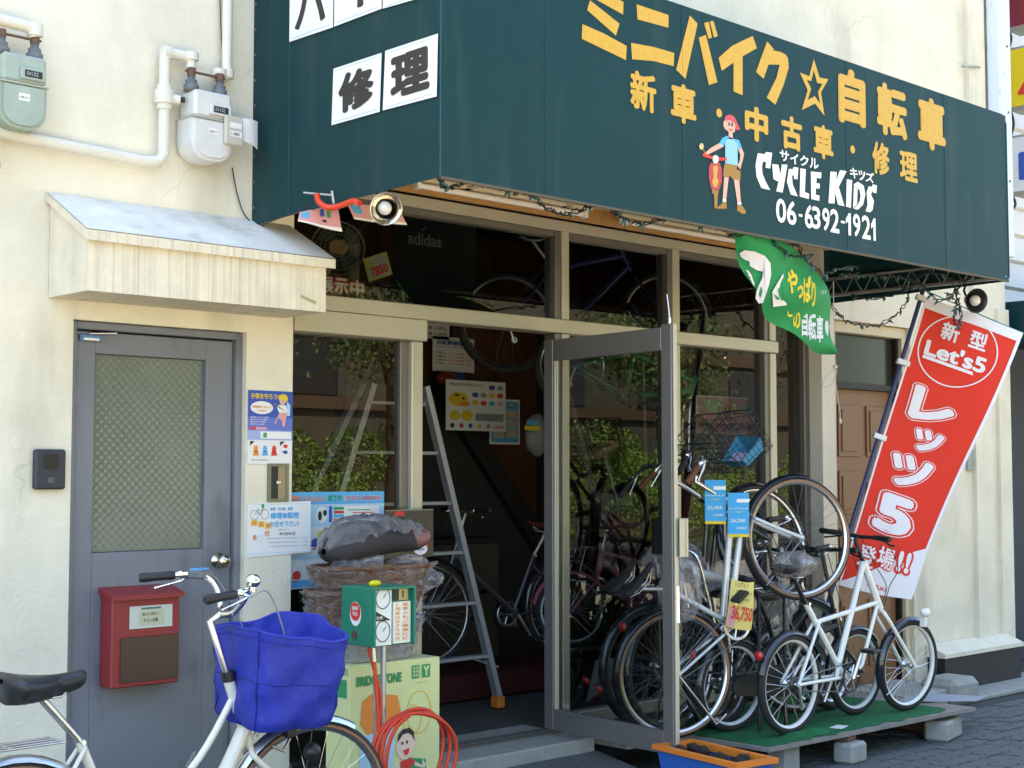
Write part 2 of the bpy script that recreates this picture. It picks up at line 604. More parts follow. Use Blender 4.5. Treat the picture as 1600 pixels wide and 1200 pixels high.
    def grid(s, fn, nu, nv, smooth=True, closed_u=False):
        vs = [fn(i / nu, j / nv) for j in range(nv + 1) for i in range(nu + (0 if closed_u else 1))]
        K = nu if closed_u else nu + 1
        fs = [(j * K + i, j * K + (i + 1) % K, (j + 1) * K + (i + 1) % K, (j + 1) * K + i) for j in range(nv) for i in range(nu)]
        return s.add(vs, fs, smooth)

    def mesh(s, name, off=V((0, 0, 0))):
        me = bpy.data.meshes.new(name)
        me.from_pydata([p - off for p in s.v], [], s.f)
        for m in s.mats:
            me.materials.append(m)
        me.polygons.foreach_set('material_index', s.fm)
        me.polygons.foreach_set('use_smooth', s.fs)
        bm = bmesh.new()
        bm.from_mesh(me)
        bmesh.ops.recalc_face_normals(bm, faces=bm.faces)
        bm.to_mesh(me)
        bm.free()
        me.update()
        return me

    def build(s, name, parent=None, label=None, cat=None, group=None, kind=None, local=False):
        if parent is None:
            xs = [p.x for p in s.v]; ys = [p.y for p in s.v]; zs = [p.z for p in s.v]
            off = V(((min(xs) + max(xs)) / 2, (min(ys) + max(ys)) / 2, min(zs)))
            o = bpy.data.objects.new(name, s.mesh(name, off))
            o.location = off
        else:
            off = ORG0.get(parent.name, V((0, 0, 0)))
            o = bpy.data.objects.new(name, s.mesh(name, off))
            o.parent = parent
        COL.objects.link(o)
        ORG0[o.name] = off
        tag(o, label, cat, group, kind)
        return o


def tag(o, label=None, cat=None, group=None, kind=None):
    if label: o['label'] = label
    if cat: o['category'] = cat
    if group: o['group'] = group
    if kind: o['kind'] = kind
    return o


def thing(name, label, cat, loc=(0, 0, 0), group=None, local=False, rot=None):
    o = bpy.data.objects.new(name, None)
    o.empty_display_size = .1
    COL.objects.link(o)
    o.location = loc
    if rot is not None:
        o.rotation_euler = rot
    tag(o, label, cat, group)
    ORG0[o.name] = V((0, 0, 0)) if local else V(loc)
    return o


def share(name, me, parent, M=None, local=True):
    o = bpy.data.objects.new(name, me)
    COL.objects.link(o)
    o.parent = parent
    if M is not None:
        o.matrix_local = M
    return o


def cat_rom(pts, n=6, closed=False):
    pts = [V(p) for p in pts]
    out = []
    N = len(pts)
    for i in range(N if closed else N - 1):
        p0 = pts[(i - 1) % N] if (closed or i > 0) else pts[0]
        p1, p2 = pts[i], pts[(i + 1) % N]
        p3 = pts[(i + 2) % N] if (closed or i + 2 < N) else pts[-1]
        for k in range(n):
            t = k / n
            out.append(.5 * ((2 * p1) + (p2 - p0) * t + (2 * p0 - 5 * p1 + 4 * p2 - p3) * t * t + (3 * p1 - p0 - 3 * p2 + p3) * t ** 3))
    if not closed:
        out.append(pts[-1])
    return out


FAC = Frame((0, 0, 0), (1, 0, 0), (0, 0, 1))

# ================================================================== SETTING
g = MB(ASPH)
g.add([(-60, -60, -.012), (80, -60, -.012), (80, 60, -.012), (-60, 60, -.012)], [(0, 1, 2, 3)])
g.build('ground', kind='structure')
pv = MB(mat('pavement_bed', (.05, .055, .055), .95, var=.2, bump=.4, bs=120))
pv.add([(-8, -3.2, -.006), (20, -3.2, -.006), (20, 0, -.006), (-8, 0, -.006)], [(0, 1, 2, 3)])
pavement = pv.build('pavement', kind='structure')
# interlocking wavy-edged paving stones, each one its own piece
def paver_mesh():
    b = MB(PAVER)
    n = 4
    L, W_ = .222, .110
    am = .010
    def wave(t): return am * math.sin(t * 2 * PI * 2)
    pts = []
    N = 12
    pts += [(t / N * L, wave(t / N)) for t in range(N)]
    pts += [(L + wave(t / 6 * .5), t / 6 * W_) for t in range(6)]
    pts += [(L - t / N * L, W_ + wave(1 - t / N)) for t in range(N)]
    pts += [(wave((1 - t / 6) * .5), W_ - t / 6 * W_) for t in range(6)]
    fr = Frame((0, 0, 0), (1, 0, 0), (0, 1, 0))
    sh = [((x - L / 2) * .975, (y - W_ / 2) * .95) for x, y in pts]
    b.poly(fr, sh, 0, .03)
    return b.mesh('paving_stone')
pm = paver_mesh()
cnt = 0
offp = ORG0[pavement.name]
pst = MB(PAVER)
for j in range(34):
    for i in range(30):
        x = 5.9 + i * .226 + (j % 2) * .113
        y = -.62 - j * .114
        if x < 6.2 + j * .02 or x > 12.4:
            continue
        d = V((x, y, 0)) - CAM
        w = d.dot(CF); px = 800 + FPX * d.dot(CR) / w; py = 600 - FPX * d.dot(CU) / w
        z = rnd.uniform(-.004, .002)
        vis = 1140 < px < 1630 and 1050 < py < 1215
        if vis and cnt < 290:
            o = share('paving_stone', pm, pavement, Matrix.Translation(V((x, y, z)) - offp) @ Matrix.Rotation(rnd.uniform(-.012, .012), 4, 'Z'))
            cnt += 1
        elif px > 1100:
            k = len(pst.v)
            pst.v += [v.co + V((x, y, z)) for v in pm.vertices]
            for p in pm.polygons:
                pst.f.append([q + k for q in p.vertices]); pst.fm.append(0); pst.fs.append(False)
if pst.v:
    pst.build('paving_stones_beyond', pavement, kind='stuff')
kb = MB(CONC)
kb.box(-8, 20, -3.35, -3.2, -.012, .11, .012)
kb.build('kerb', kind='structure')

# ---- the shop building
B = thing('shop_building', 'cream stucco shop building with a green awning and a rough plastered front', 'building', (4, 0, 0))
w = MB(STUCCO)
T = .20
H = 7.2
for (x0, x1, z0, z1) in ((-7, 2.835, 0, H), (2.835, 3.69, 2.25, H), (3.69, 3.947, 0, H), (3.947, 8.25, 3.12, H),
                         (8.25, 8.40, 0, H), (8.40, 9.36, 2.66, H), (9.36, 10.78, 0, H)):
    w.box(x0, x1, 0, T, z0, z1)
w.build('facade_wall', B)
w = MB(STUCCO)
w.box(10.22, 10.47, -.035, -.001, 0, H)
w.box(10.60, 10.78, -.03, -.001, 0, 2.9)
w.build('pilaster_strip', B)
w = MB(CONC)
w.box(-7, 10.78, T, 6.5, H - .3, H)
w.box(-7, -6.8, T, 6.5, 0, H - .3)
w.box(10.6, 10.78, T, 6.5, 0, H - .3)
w.box(-6.8, 10.6, 6.3, 6.5, 0, H - .3)
w.build('roof_and_rear_walls', B)
# plinth at the right with its black face and sloping cream top
w = MB(STUCCO)
fr = FAC
w.add([(9.50, -.004, .36), (10.66, -.004, .36), (10.66, -.16, .30), (9.50, -.16, .30), (9.50, -.16, .27), (10.66, -.16, .27),
       (9.50, -.004, .27), (10.66, -.004, .27)], [(0, 1, 2, 3), (3, 2, 5, 4), (0, 3, 4, 6), (1, 7, 5, 2), (6, 4, 5, 7)])
w.build('plinth_ledge', B)
bk = mat('black_scuffed', (.018, .016, .018), .55, var=.3, vs=9, dirt=((.34, .33, .32), (9, 9, 9), .66, .74, .8))
w = MB(bk)
w.box(9.52, 10.64, -.145, -.003, .03, .268, .004)
w.build('plinth_face', B)
w = MB(CONC)
w.box(8.9, 13, -.42, -.0, -.004, .03, .01)
w.build('footing_apron', B)
# concrete lump on the apron
w = MB(CONC)
w.box(8.93, 9.28, -.56, -.28, .03, .21, .05)
w.build('concrete_lump', label='rounded grey concrete lump on the paving beside the black plinth', cat='concrete block')

# ---- concrete hood over the grey door
Hd = thing('door_hood', 'cream concrete hood with a sloping grey top over the grey door', 'door hood', (3.27, 0, 2.33))
m = MB(HOODTOP)
m.add([(2.70, -.003, 2.775), (3.92, -.003, 2.775), (3.92, -.37, 2.575), (2.70, -.37, 2.575)], [(0, 1, 2, 3)])
m.build('sloping_top', Hd)
m = MB(HOOD)
m.add([(2.70, -.003, 2.772), (3.92, -.003, 2.772), (3.92, -.37, 2.572), (2.70, -.37, 2.572),
       (2.70, -.003, 2.735), (3.92, -.003, 2.735), (3.92, -.37, 2.53), (2.70, -.37, 2.53)],
      [(0, 3, 7, 4), (1, 5, 6, 2), (3, 2, 6, 7), (4, 7, 6, 5)])
m.build('drip_edge', Hd)
m = MB(HOOD)
m.add([(2.72, -.003, 2.735), (3.885, -.003, 2.735), (3.885, -.345, 2.54), (2.72, -.345, 2.54),
       (2.72, -.003, 2.33), (3.885, -.003, 2.33), (3.885, -.345, 2.33), (2.72, -.345, 2.33)],
      [(0, 3, 7, 4), (1, 5, 6, 2), (3, 2, 6, 7), (4, 7, 6, 5)])
m.build('hood_body', Hd)
t = MB(mat('masking_tape', (.42, .38, .22), .7))
hf = Frame((0, -.346, 0), (1, 0, 0), (0, 0, 1))
t.poly(hf, [(3.745, 2.40), (3.83, 2.377), (3.83, 2.36), (3.745, 2.385)], .001)
t.build('tape_scrap', Hd)

# ---- grey door
D = thing('grey_door', 'blue-grey metal door with a frosted pane under the concrete hood', 'door', (3.26, 0, .02))
m = MB(GDOOR)
for a in ((2.838, 2.868, .02, 2.247), (3.655, 3.688, .02, 2.247)):
    m.box(a[0], a[1], .03, .12, a[2], a[3], .003)
m.box(2.8685, 3.6545, .03, .12, 2.215, 2.247, .003)
m.build('door_frame', D)
m = MB(GDOOR)
m.box(2.872, 2.965, .055, .095, .04, 2.208, .003)
m.box(3.512, 3.651, .055, .095, .04, 2.208, .003)
m.box(2.9655, 3.5115, .055, .095, 2.115, 2.208, .003)
m.box(2.9655, 3.5115, .055, .095, .04, 1.262, .003)
m.build('door_leaf', D)
m = MB(FROST)
m.box(2.967, 3.510, .078, .086, 1.264, 2.113)
m.build('frosted_pane', D)
m = MB(mat('closer_blue', (.10, .22, .42), .5))
m.box(2.885, 2.985, .035, .054, 2.165, 2.192, .003)
m.m(WHT).box(2.90, 2.97, .033, .0348, 2.168, 2.178)
m.m(ALLOY).tube([(2.93, .045, 2.198), (3.05, .03, 2.205)], .006, 6)
m.build('door_closer', D)
kn = MB(mat('brass_steel', (.66, .58, .46), .18, 1))
kn.lathe([(0, 0), (.035, 0), (.035, .006), (.012, .008), (.012, .035), (.026, .042), (.032, .058), (.026, .072), (0, .076)], (3.583, .054, 1.205), (0, -1, 0), 22)
kn.build('door_knob', D)
# sill
m = MB(CONC)
m.box(2.838, 3.688, .0, .19, -.01, .018, .003)
m.build('door_sill', D)

# ---- intercom, letterbox, recessed latch box
m = thing('intercom', 'small dark intercom box on the cream wall left of the grey door', 'intercom', (2.73, -.01, 1.53))
b = MB(mat('dark_slate_plastic', (.03, .035, .05), .45))
b.box(2.663, 2.797, -.035, -.001, 1.535, 1.70, .008)
b.build('housing', m)
b = MB(BLACK)
b.box(2.70, 2.76, -.040, -.036, 1.62, 1.68, .002)
for i in range(4):
    b.box(2.71, 2.75, -.043, -.041, 1.63 + i * .012, 1.635 + i * .012)
b.build('speaker_grille', m)
b = MB(mat('intercom_button', (.08, .09, .11), .4)); b.box(2.715, 2.745, -.040, -.036, 1.56, 1.585, .002); b.build('call_button', m)

m = thing('letterbox', 'red metal letterbox with a dark lower panel on the grey door', 'letterbox', (3.16, .05, .69))
b = MB(REDP)
b.box(3.005, 3.328, -.055, .052, .695, 1.085, .006)
b.build('box_body', m)
b = MB(REDP)
b.add([(2.995, .05, 1.115), (3.338, .05, 1.115), (3.338, -.075, 1.085), (2.995, -.075, 1.085), (2.995, .05, 1.088), (3.338, .05, 1.088), (3.338, -.075, 1.065), (2.995, -.075, 1.065)],
      [(0, 1, 2, 3), (3, 2, 6, 7), (0, 3, 7, 4), (1, 5, 6, 2), (4, 7, 6, 5)])
b.build('lid', m)
b = MB(mat('smoked_acrylic', (.022, .010, .012), .25)); b.box(3.045, 3.322, -.061, -.056, .715, .905, .002); b.build('window_panel', m)
lf = Frame((0, -.0555, 0), (1, 0, 0), (0, 0, 1))
b = MB(mat('label_card', (.60, .62, .54), .6)); b.rect(lf, 3.085, .94, 3.29, 1.035, .002)
b.m(mat('label_tape', (.55, .55, .36), .6)).rect(lf, 3.13, .952, 3.25, 1.018, .003)
b.m(mat('label_head', (.10, .18, .16), .6)).rect(lf, 3.14, 1.020, 3.235, 1.028, .0032)
b.m(INK).text(lf, 'あさひ町二', 3.145, .993, 3.225, 1.006, .004, .01).text(lf, 'チラシお断', 3.15, .963, 3.22, .982, .004, .01)
b.build('name_label', m)

m = thing('recessed_lock_box', 'small recessed metal lock box in the wall between two posters', 'lock box', (3.87, 0, 1.47))
dx_, dz_ = .018, -.088
b = MB(mat('box_frame_olive', (.20, .19, .12), .5))
for q in ((3.79, 3.806, 1.557, 1.735), (3.888, 3.905, 1.557, 1.735)):
    b.box(q[0] + dx_, q[1] + dx_, -.012, -.001, q[2] + dz_, q[3] + dz_)
b.box(3.8065 + dx_, 3.8875 + dx_, -.012, -.001, 1.722 + dz_, 1.735 + dz_); b.box(3.8065 + dx_, 3.8875 + dx_, -.012, -.001, 1.557 + dz_, 1.572 + dz_)
b.build('box_frame', m)
b = MB(BLACK); b.box(3.8065 + dx_, 3.846 + dx_, -.007, -.001, 1.5725 + dz_, 1.7215 + dz_); b.build('dark_slot', m)
b = MB(mat('bronze_plate', (.30, .25, .19), .35, .6)); b.box(3.8465 + dx_, 3.8875 + dx_, -.009, -.001, 1.5725 + dz_, 1.7215 + dz_); b.build('metal_flap', m)
b = MB(ALLOY); b.box(3.835 + dx_, 3.858 + dx_, -.018, -.0095, 1.64 + dz_, 1.655 + dz_, .002); b.build('catch', m)

# ---- gas pipes and meters
def pipe(name, label, pts, r, fit=(), mt=TUBEW, n=10, grp=None):
    P = thing(name, label, 'pipe', pts[0])
    if grp: P['group'] = grp
    b = MB(mt); b.tube(pts, r, n); b.build('tube', P)
    for f in fit:
        b = MB(mt)
        p0, p1, rr = f
        b.tube([p0, p1], rr, 12); b.build('fitting', P)
    return P
py_ = -.055
L1 = pipe('gas_pipe', 'thick cream gas pipe running along the wall and up to the white meter',
     [(1.5, py_, 3.01), (3.12, py_, 2.955), (3.19, py_, 2.965), (3.215, py_, 3.0), (3.215, py_, 3.40), (3.215, py_, 3.43), (3.24, py_ , 3.455), (3.30, py_ - .01, 3.455), (3.335, py_ - .015, 3.445), (3.337, py_ - .015, 3.40)],
     .0255, [((3.215, py_, 3.20), (3.215, py_, 3.225), .033), ((3.215, py_, 3.285), (3.215, py_, 3.31), .033), ((3.215, py_, 3.225), (3.215, py_, 3.285), .043),
             ((3.20, py_, 3.255), (3.28, py_ - .02, 3.25), .022), ((3.205, py_, 3.455), (3.235, py_, 3.455), .033), ((3.337, py_ - .015, 3.44), (3.337, py_ - .015, 3.475), .034)])
b = MB(BLACK); b.tube([(3.275, py_ - .03, 3.25), (3.295, py_ - .035, 3.25)], .013, 10); b.build('valve_stem', L1)
pipe('gas_pipe', 'vertical cream riser pipe above the white meter', [(3.535, -.05, 5.2), (3.535, -.05, 3.42), (3.52, -.05, 3.40), (3.49, -.055, 3.405), (3.485, -.06, 3.385)], .0245,
     [((3.535, -.05, 3.40), (3.535, -.05, 3.44), .033), ((3.487, -.06, 3.40), (3.487, -.06, 3.43), .034)])

def gas_meter(x, z, body, lab, name='gas_meter', s=1.0, seals=True, y0=-.07):
    M = thing(name, lab, 'gas meter', (x, y0, z))
    # z is the bottom, x the left edge; width .235, height .40
    W_ = .235 * s
    b = MB(body)
    b.box(x + .012, x + W_ - .005, y0 - .085, y0 + .045, z + .215 * s, z + .352 * s, .012)
    b.build('upper_housing', M)
    b = MB(body)
    prof = []
    n = 9
    r = .09 * s
    h = .215 * s
    pts = [(0, h), (0, r)] + [(r - r * math.cos(PI / 2 * k / n), r - r * math.sin(PI / 2 * k / n)) for k in range(1, n + 1)] + \
          [(W_ - r + r * math.sin(PI / 2 * k / n), r - r * math.cos(PI / 2 * k / n)) for k in range(0, n + 1)] + [(W_, h)]
    f1 = Frame((x, y0 - .075, z), (1, 0, 0), (0, 0, 1))
    b.poly(f1, pts, 0, .115)
    pts2 = [(W_ / 2 + (a - W_ / 2) * .84, h / 2 + (c - h / 2) * .86) for a, c in pts]
    b.poly(f1, pts2, .012, .014)
    b.build('lower_housing', M)
    b = MB(mat('meter_seam', (.45, .45, .43), .6)); b.box(x - .008, x + W_ + .005, y0 - .088, y0 + .05, z + .208 * s, z + .216 * s, .002); b.build('seam_flange', M)
    b = MB(body); b.box(x + .095 * s, x + .215 * s, y0 - .10, y0 - .086, z + .232 * s, z + .29 * s, .004); b.build('dial_bezel', M)
    f2 = Frame((x, y0 - .1005, z), (1, 0, 0), (0, 0, 1))
    b = MB(mat('dial_window', (.04, .045, .055), .12)); b.rect(f2, .112 * s, .243 * s, .198 * s, .276 * s, .001)
    b.m(mat('dial_digits', (.35, .36, .37), .5)).text(f2, '04182', .12 * s, .25 * s, .178 * s, .27 * s, .002, .01)
    b.build('dial', M)
    for q in (.035, .20):
        b = MB(FITTING)
        b.lathe([(.0, 0), (.034, 0), (.034, .028), (.026, .03), (.026, .05), (.017, .052), (.017, .075), (0, .075)], (x + q * s, y0 - .02, z + .352 * s), (0, 0, 1), 10)
        b.build('union_nut', M)
        b = MB(RUST); b.tube([(x + q * s, y0 - .02, z + .352 * s + .07), (x + q * s, y0 - .02, z + .475 - (1 - s) * .5)], .019, 10); b.build('inlet_stub', M)
    b = MB(RUST); b.box(x + .0, x + .23 * s, y0 - .03, y0 - .015, z + .455 - (1 - s) * .5, z + .462 - (1 - s) * .5); b.build('tie_bar', M)
    b = MB(WHT); f3 = Frame((x, y0 - .088, z), (1, 0, 0), (0, 0, 1))
    b.rect(f3, .09 * s, .13 * s, .145 * s, .165 * s, .001); b.m(INK).text(f3, '大阪ガス', .095 * s, .14 * s, .14 * s, .152 * s, .002, .01)
    b.build('label_plate', M)
    return M
G1 = gas_meter(3.297, 2.985, METERW, 'white gas meter with a dial and a paper tag beside the awning', s=.88)
b = MB(mat('meter_beige', (.55, .52, .44), .5)); b.box(3.45, 3.54, -.185, -.162, 3.065, 3.195, .008)
b.build('transmitter_box', G1)
f4 = Frame((0, -.1855, 0), (1, 0, 0), (0, 0, 1))
b = MB(WHT); b.rect(f4, 3.468, 3.14, 3.53, 3.165, .001); b.rect(f4, 3.468, 3.10, 3.532, 3.128, .001)
b.m(INK).text(f4, '1-982', 3.474, 3.107, 3.52, 3.12, .002, .01)
b.build('transmitter_label', G1)
b = MB(PAPER)
b.grid(lambda u, v: V((3.545 + u * .105, -.13 - .02 * math.sin(u * 3), 3.205 - v * .095 - u * .035 * v)), 6, 3)
b.build('hanging_tag', G1)
G2 = gas_meter(2.425, 2.985, METERG, 'old pale green gas meter at the edge of the wall', s=.86)
pipe('gas_pipe', 'pale pipe elbow on top of the old green meter', [(1.9, -.09, 3.44), (2.55, -.09, 3.425), (2.59, -.09, 3.415), (2.597, -.09, 3.385)], .026,
     [((2.597, -.09, 3.39), (2.597, -.09, 3.44), .033)])
m = thing('pipe_cap', 'red and grey plastic cone on the pipe end below the green meter', 'pipe cap', (2.40, -.2, 2.80))
b = MB(REDP); b.lathe([(0, 0), (.03, 0), (.05, -.10), (0, -.10)], (2.39, -.16, 2.965), (.3, 0, 1), 14); b.build('red_sleeve', m)
b = MB(mat('slate_plastic', (.25, .30, .42), .5)); b.sph((2.375, -.16, 2.815), (.055, .05, .05), 14, 8); b.build('grey_end', m)
# thin wall cable
b = MB(BLACK)
b.tube(cat_rom([at(342, -60, y=-.02), at(345, 40, y=-.02), at(349, 105, y=-.02)], 4), .0022, 5)
b.build('wall_cable', label='thin black cable running down to the white gas meter', cat='cable')
b = MB(BLACK)
b.tube(cat_rom([at(363, 262, y=-.02), at(370, 300, y=-.02), at(382, 335, y=-.02), at(403, 353, y=-.03), at(425, 345, y=-.2), at(470, 330, y=-.5)], 5), .003, 5)
b.build('wall_cable', label='black cable hanging below the meter to the awning corner', cat='cable')

# ---- downpipe, small wire, neighbours at the right edge
m = thing('downpipe', 'white square downpipe with bolts at the right end of the wall', 'downpipe', (10.6, -.05, 0))
b = MB(mat('white_pipe', (.68, .74, .80), .5, var=.06, vs=5, dirt=((.25, .25, .25), (30, 30, 6), .62, .72, .5)))
b.box(10.50, 10.69, -.14, -.036, 3.3, 7.2, .006); b.build('shaft', m)
b = MB(FITTING)
for z in (3.9, 4.45, 4.98):
    b.tube([(10.63, -.146, z), (10.63, -.139, z)], .011, 8)
b.build('bolts', m)
b = MB(mat('thin_wire_grey', (.3, .3, .27), .5)); b.tube([at(1503, 104, y=-.05), at(1531, 105, y=-.05)], .008, 5)
b.build('wall_bar', label='thin grey bar on the wall beside the white downpipe', cat='bar')

N = thing('neighbour_building', 'neighbouring building clad in white horizontal siding beyond the downpipe', 'building', (13, .6, 0))
b = MB(mat('neighbour_wall', (.05, .06, .075), .8)); b.box(11.15, 17, .5, 4, 0, 2.95); b.build('ground_floor_wall', N)
b = MB(LOUV); b.box(10.95, 17, .56, 4, 2.95, 8.4); b.build('upper_wall', N)
pb = MB(LOUV); pb.add([(0, 0, 0), (4, 0, 0), (4, -.03, .02), (0, -.03, .02), (0, 0, .235), (4, 0, .235), (4, -.006, .235), (0, -.006, .235)],
                      [(0, 1, 2, 3), (3, 2, 6, 7), (0, 3, 7, 4), (1, 5, 6, 2), (4, 7, 6, 5)])
pbm = pb.mesh('siding_board')
for i in range(22):
    share('siding_board', pbm, N, Matrix.Translation(V((10.95, .552, 2.98 + i * .24)) - V((13, .6, 0))))
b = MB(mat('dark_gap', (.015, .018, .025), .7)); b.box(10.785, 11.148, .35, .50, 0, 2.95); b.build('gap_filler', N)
m = thing('small_awning', 'corner of a dark green awning on the neighbouring building', 'awning', (12, 0, 2.7))
b = MB(AWN); b.box(10.88, 14, -.5, .34, 2.66, 2.98, .01); b.build('valance', m)
def hang_sign(z0, z1, body, mark, lab, mm, x=11.6, y1=.38):
    S = thing('projecting_sign', lab, 'sign', (x, -.3, z0), group=None)
    b = MB(mat('sign_case', (.34, .35, .33), .5)); b.box(x, x + .24, y1 - .66, y1, z0, z1, .03); b.build('case', S)
    f = Frame((x, y1, 0), (0, -1, 0), (0, 0, 1))
    b = MB(body); b.rect(f, .02, z0 + .03, .64, z1 - .03, .003); b.build('face', S)
    if mark:
        b = MB(mm); b.text(f, mark, .1, z0 + .12, .58, z1 - .12, .006, .04); b.build('lettering', S)
    return S
def zz(py, x=11.6, y=.38):
    d = (V((x, y, 0)) - CAM); dd = d.dot(_fh)
    return 1.6 + (740 - py) / FPX * dd * 1.0
hang_sign(zz(40), zz(-300), mat('maroon_face', (.20, .025, .04), .4), None, 'dark red projecting sign at the upper right edge', None)
hang_sign(zz(168), zz(66), mat('yellow_face', (.80, .62, .02), .35), 'A', 'yellow projecting sign with a red mark below the dark red one', REDI)
hang_sign(zz(303), zz(207), mat('white_face', (.74, .78, .84), .35), '肉', 'white projecting sign with blue writing below the yellow one', BLU)
m = thing('sign_bracket', 'dark steel brackets holding the three projecting signs', 'bracket', (10.86, -.1, 2.9))
for (a, c) in ((zz(38), zz(-40)), (zz(155), zz(97)), (zz(295), zz(232))):
    b = MB(mat('bracket_dark', (.035, .028, .028), .6)); b.box(11.55, 11.66, .384, .549, a, c, .004); b.build('plate', m)
b = MB(BLACK); b.tube(cat_rom([(11.6, .345, zz(40)), (11.6, .325, zz(52)), (11.6, .345, zz(66))], 4), .012, 5)
b.tube(cat_rom([(11.6, .345, zz(168)), (11.6, .32, zz(188)), (11.6, .345, zz(207))], 4), .012, 5)
b.tube(cat_rom([(11.6, .345, zz(303)), (11.6, .32, zz(318)), (11.6, .37, zz(328))], 4), .012, 5)
b.build('chain', m)

# ---- brown panelled door at the right
m = thing('brown_door', 'brown panelled wooden door with a dark fanlight behind the red banner', 'door', (8.88, .1, .1))
b = MB(CREAM)
b.box(8.402, 8.46, .03, .19, .1, 2.655, .003); b.box(9.30, 9.358, .03, .19, .1, 2.655, .003); b.box(8.4605, 9.2995, .03, .19, 2.58, 2.655, .003)
b.build('cream_surround', m)
b = MB(WOODD); b.box(8.4605, 9.2995, .06, .16, 2.19, 2.235, .002); b.box(8.4605, 8.485, .06, .16, .1, 2.579); b.box(9.275, 9.2995, .06, .16, .1, 2.579); b.build('inner_frame', m)
b = MB(mat('fanlight_glass', (.035, .038, .036), .15)); b.box(8.4855, 9.2745, .10, .11, 2.2355, 2.579); b.build('fanlight', m)
b = MB(BDOOR); b.box(8.4855, 9.2745, .10, .14, .12, 2.1895, .002); b.build('door_leaf', m)
for (x0, x1) in ((8.57, 8.83), (8.92, 9.18)):
    for (z0, z1) in ((.25, .72), (.82, 1.22), (1.32, 1.62), (1.72, 2.08)):
        b = MB(BDOOR)
        b.box(x0, x1, .088, .0995, z0, z1, .006)
        b.box(x0 + .035, x1 - .035, .080, .0878, z0 + .035, z1 - .035, .006)
        b.build('door_panel', m)
b = MB(mat('dark_brass', (.10, .07, .045), .35, .8)); b.sph((9.20, .06, 1.60 - .0), (.03, .035, .04), 12, 8); b.build('door_knob', m)
b = MB(CONC); b.box(8.402, 9.10, -.50, -.001, .031, .15, .012); b.box(8.402, 9.358, .0, .19, -.005, .118, .01); b.build('doorstep', label='concrete doorstep under the brown panelled door', cat='doorstep')
b = MB(mat('switch_grey', (.3, .32, .3), .5)); b.box(10.12, 10.2, -.02, -.001, 1.62, 1.80, .004)
b.build('wall_switch_box', label='small grey switch box on the wall right of the red banner', cat='switch box')

# ---- shop front
FB = .20     # shop floor level
S = thing('shopfront', 'beige aluminium shop front with transom windows under the green awning', 'shop front', (5.9, .06, FB))
def mem(name, x0, x1, z0, z1, y0=.02, y1=.12, mt=ALU, bv=.004):
    b = MB(mt); b.box(x0, x1, y0, y1, z0, z1, bv); return b.build(name, S)
mem('transom_beam', 3.948, 7.77, 2.385, 2.462, .0, .12)
mem('head_box', 3.95, 4.765, 2.275, 2.3845, -.015, .11)
mem('top_rail', 3.948, 7.77, 2.965, 3.025)
mem('bottom_rail', 5.838, 7.70, FB, FB + .07)
mem('post', 4.692, 4.765, FB, 2.2745)
mem('post', 5.735, 5.78, FB, 2.3845, .03, .12, ALUD)
mem('post', 5.7805, 5.837, FB, 2.3845)
mem('post', 6.735, 6.80, FB + .071, 2.3845)
mem('post', 7.705, 7.77, FB + .071, 2.3845)
for x0, x1 in ((5.735, 5.78), (6.70, 6.734), (7.66, 7.70)):
    mem('inner_mullion', x0, x1, 2.4625, 2.9645, .03, .12, ALUD)
for x0, x1 in ((5.7805, 5.837), (6.735, 6.80), (7.705, 7.77)):
    mem('mullion', x0, x1, 2.4625, 2.9645)
for x0, x1 in ((3.948, 5.7345), (5.838, 6.6995), (6.801, 7.6595)):
    mem('inner_top_rail', x0, x1, 2.93, 2.9645, .035, .115, ALUD)
mem('inner_mullion', 6.70, 6.734, FB + .071, 2.3845, .03, .12, ALUD)
mem('inner_mullion', 7.66, 7.7045, FB + .071, 2.3845, .03, .12, ALUD)
def pane(x0, x1, z0, z1, y=.075, mt=GLASS):
    b = MB(mt); b.add([(x0, y, z0), (x1, y, z0), (x1, y, z1), (x0, y, z1)], [(0, 1, 2, 3)]); return b.build('pane', S)
pane(3.948, 4.64, FB, 2.274)
mem('sash_stile', 4.64, 4.691, FB, 2.2745, .05, .10, ALUD, .003)
pane(3.948, 5.735, 2.4625, 2.93)
pane(5.838, 6.70, 2.4625, 2.93)
pane(6.801, 7.66, 2.4625, 2.93)
pane(5.838, 6.70, FB + .071, 2.3845)
pane(6.801, 7.66, FB + .071, 2.3845)
# side return on the far side, glass to the pilaster
mem('corner_post', 8.19, 8.249, FB, 3.02, .10, .19, ALUD)
pane(7.771, 8.19, FB, 3.02, .14)

m = thing('soffit_fittings', 'varnished beam and cream trim along the wall above the shop windows', 'trim', (5.9, 0, 3.03))
b = MB(ORBEAM); b.box(3.95, 8.0, -.03, -.002, 3.028, 3.118, .003); b.build('varnished_beam', m)
b = MB(CREAM); b.box(3.95, 8.0, -.30, -.22, 3.062, 3.088, .003); b.build('cream_ledge', m)
for k in range(6):
    b = MB(CREAM); b.box(4.2 + k * .72, 4.24 + k * .72, -.2195, -.031, 3.068, 3.085); b.build('ledge_bracket', m)
for (xa, xb, lab) in ((4.62, 5.80, 'long white fluorescent tube fitting under the awning'), (6.15, 7.35, 'second tube fitting under the awning, farther along the windows')):
    m = thing('tube_lamp', lab, 'lamp', ((xa + xb) / 2, -.1, 3.03))
    b = MB(TUBE); b.tube([(xa, -.12, 3.045), (xb, -.12, 3.045)], .016, 12); b.build('tube', m)
    b = MB(CREAM); b.box(xa - .05, xb + .06, -.145, -.095, 3.068, 3.092, .003); b.build('fitting_body', m)
    for x in (xa - .015, xb + .015):
        b = MB(WHT); b.box(x - .013, x + .013, -.14, -.10, 3.024, 3.0675, .003); b.build('end_holder', m)

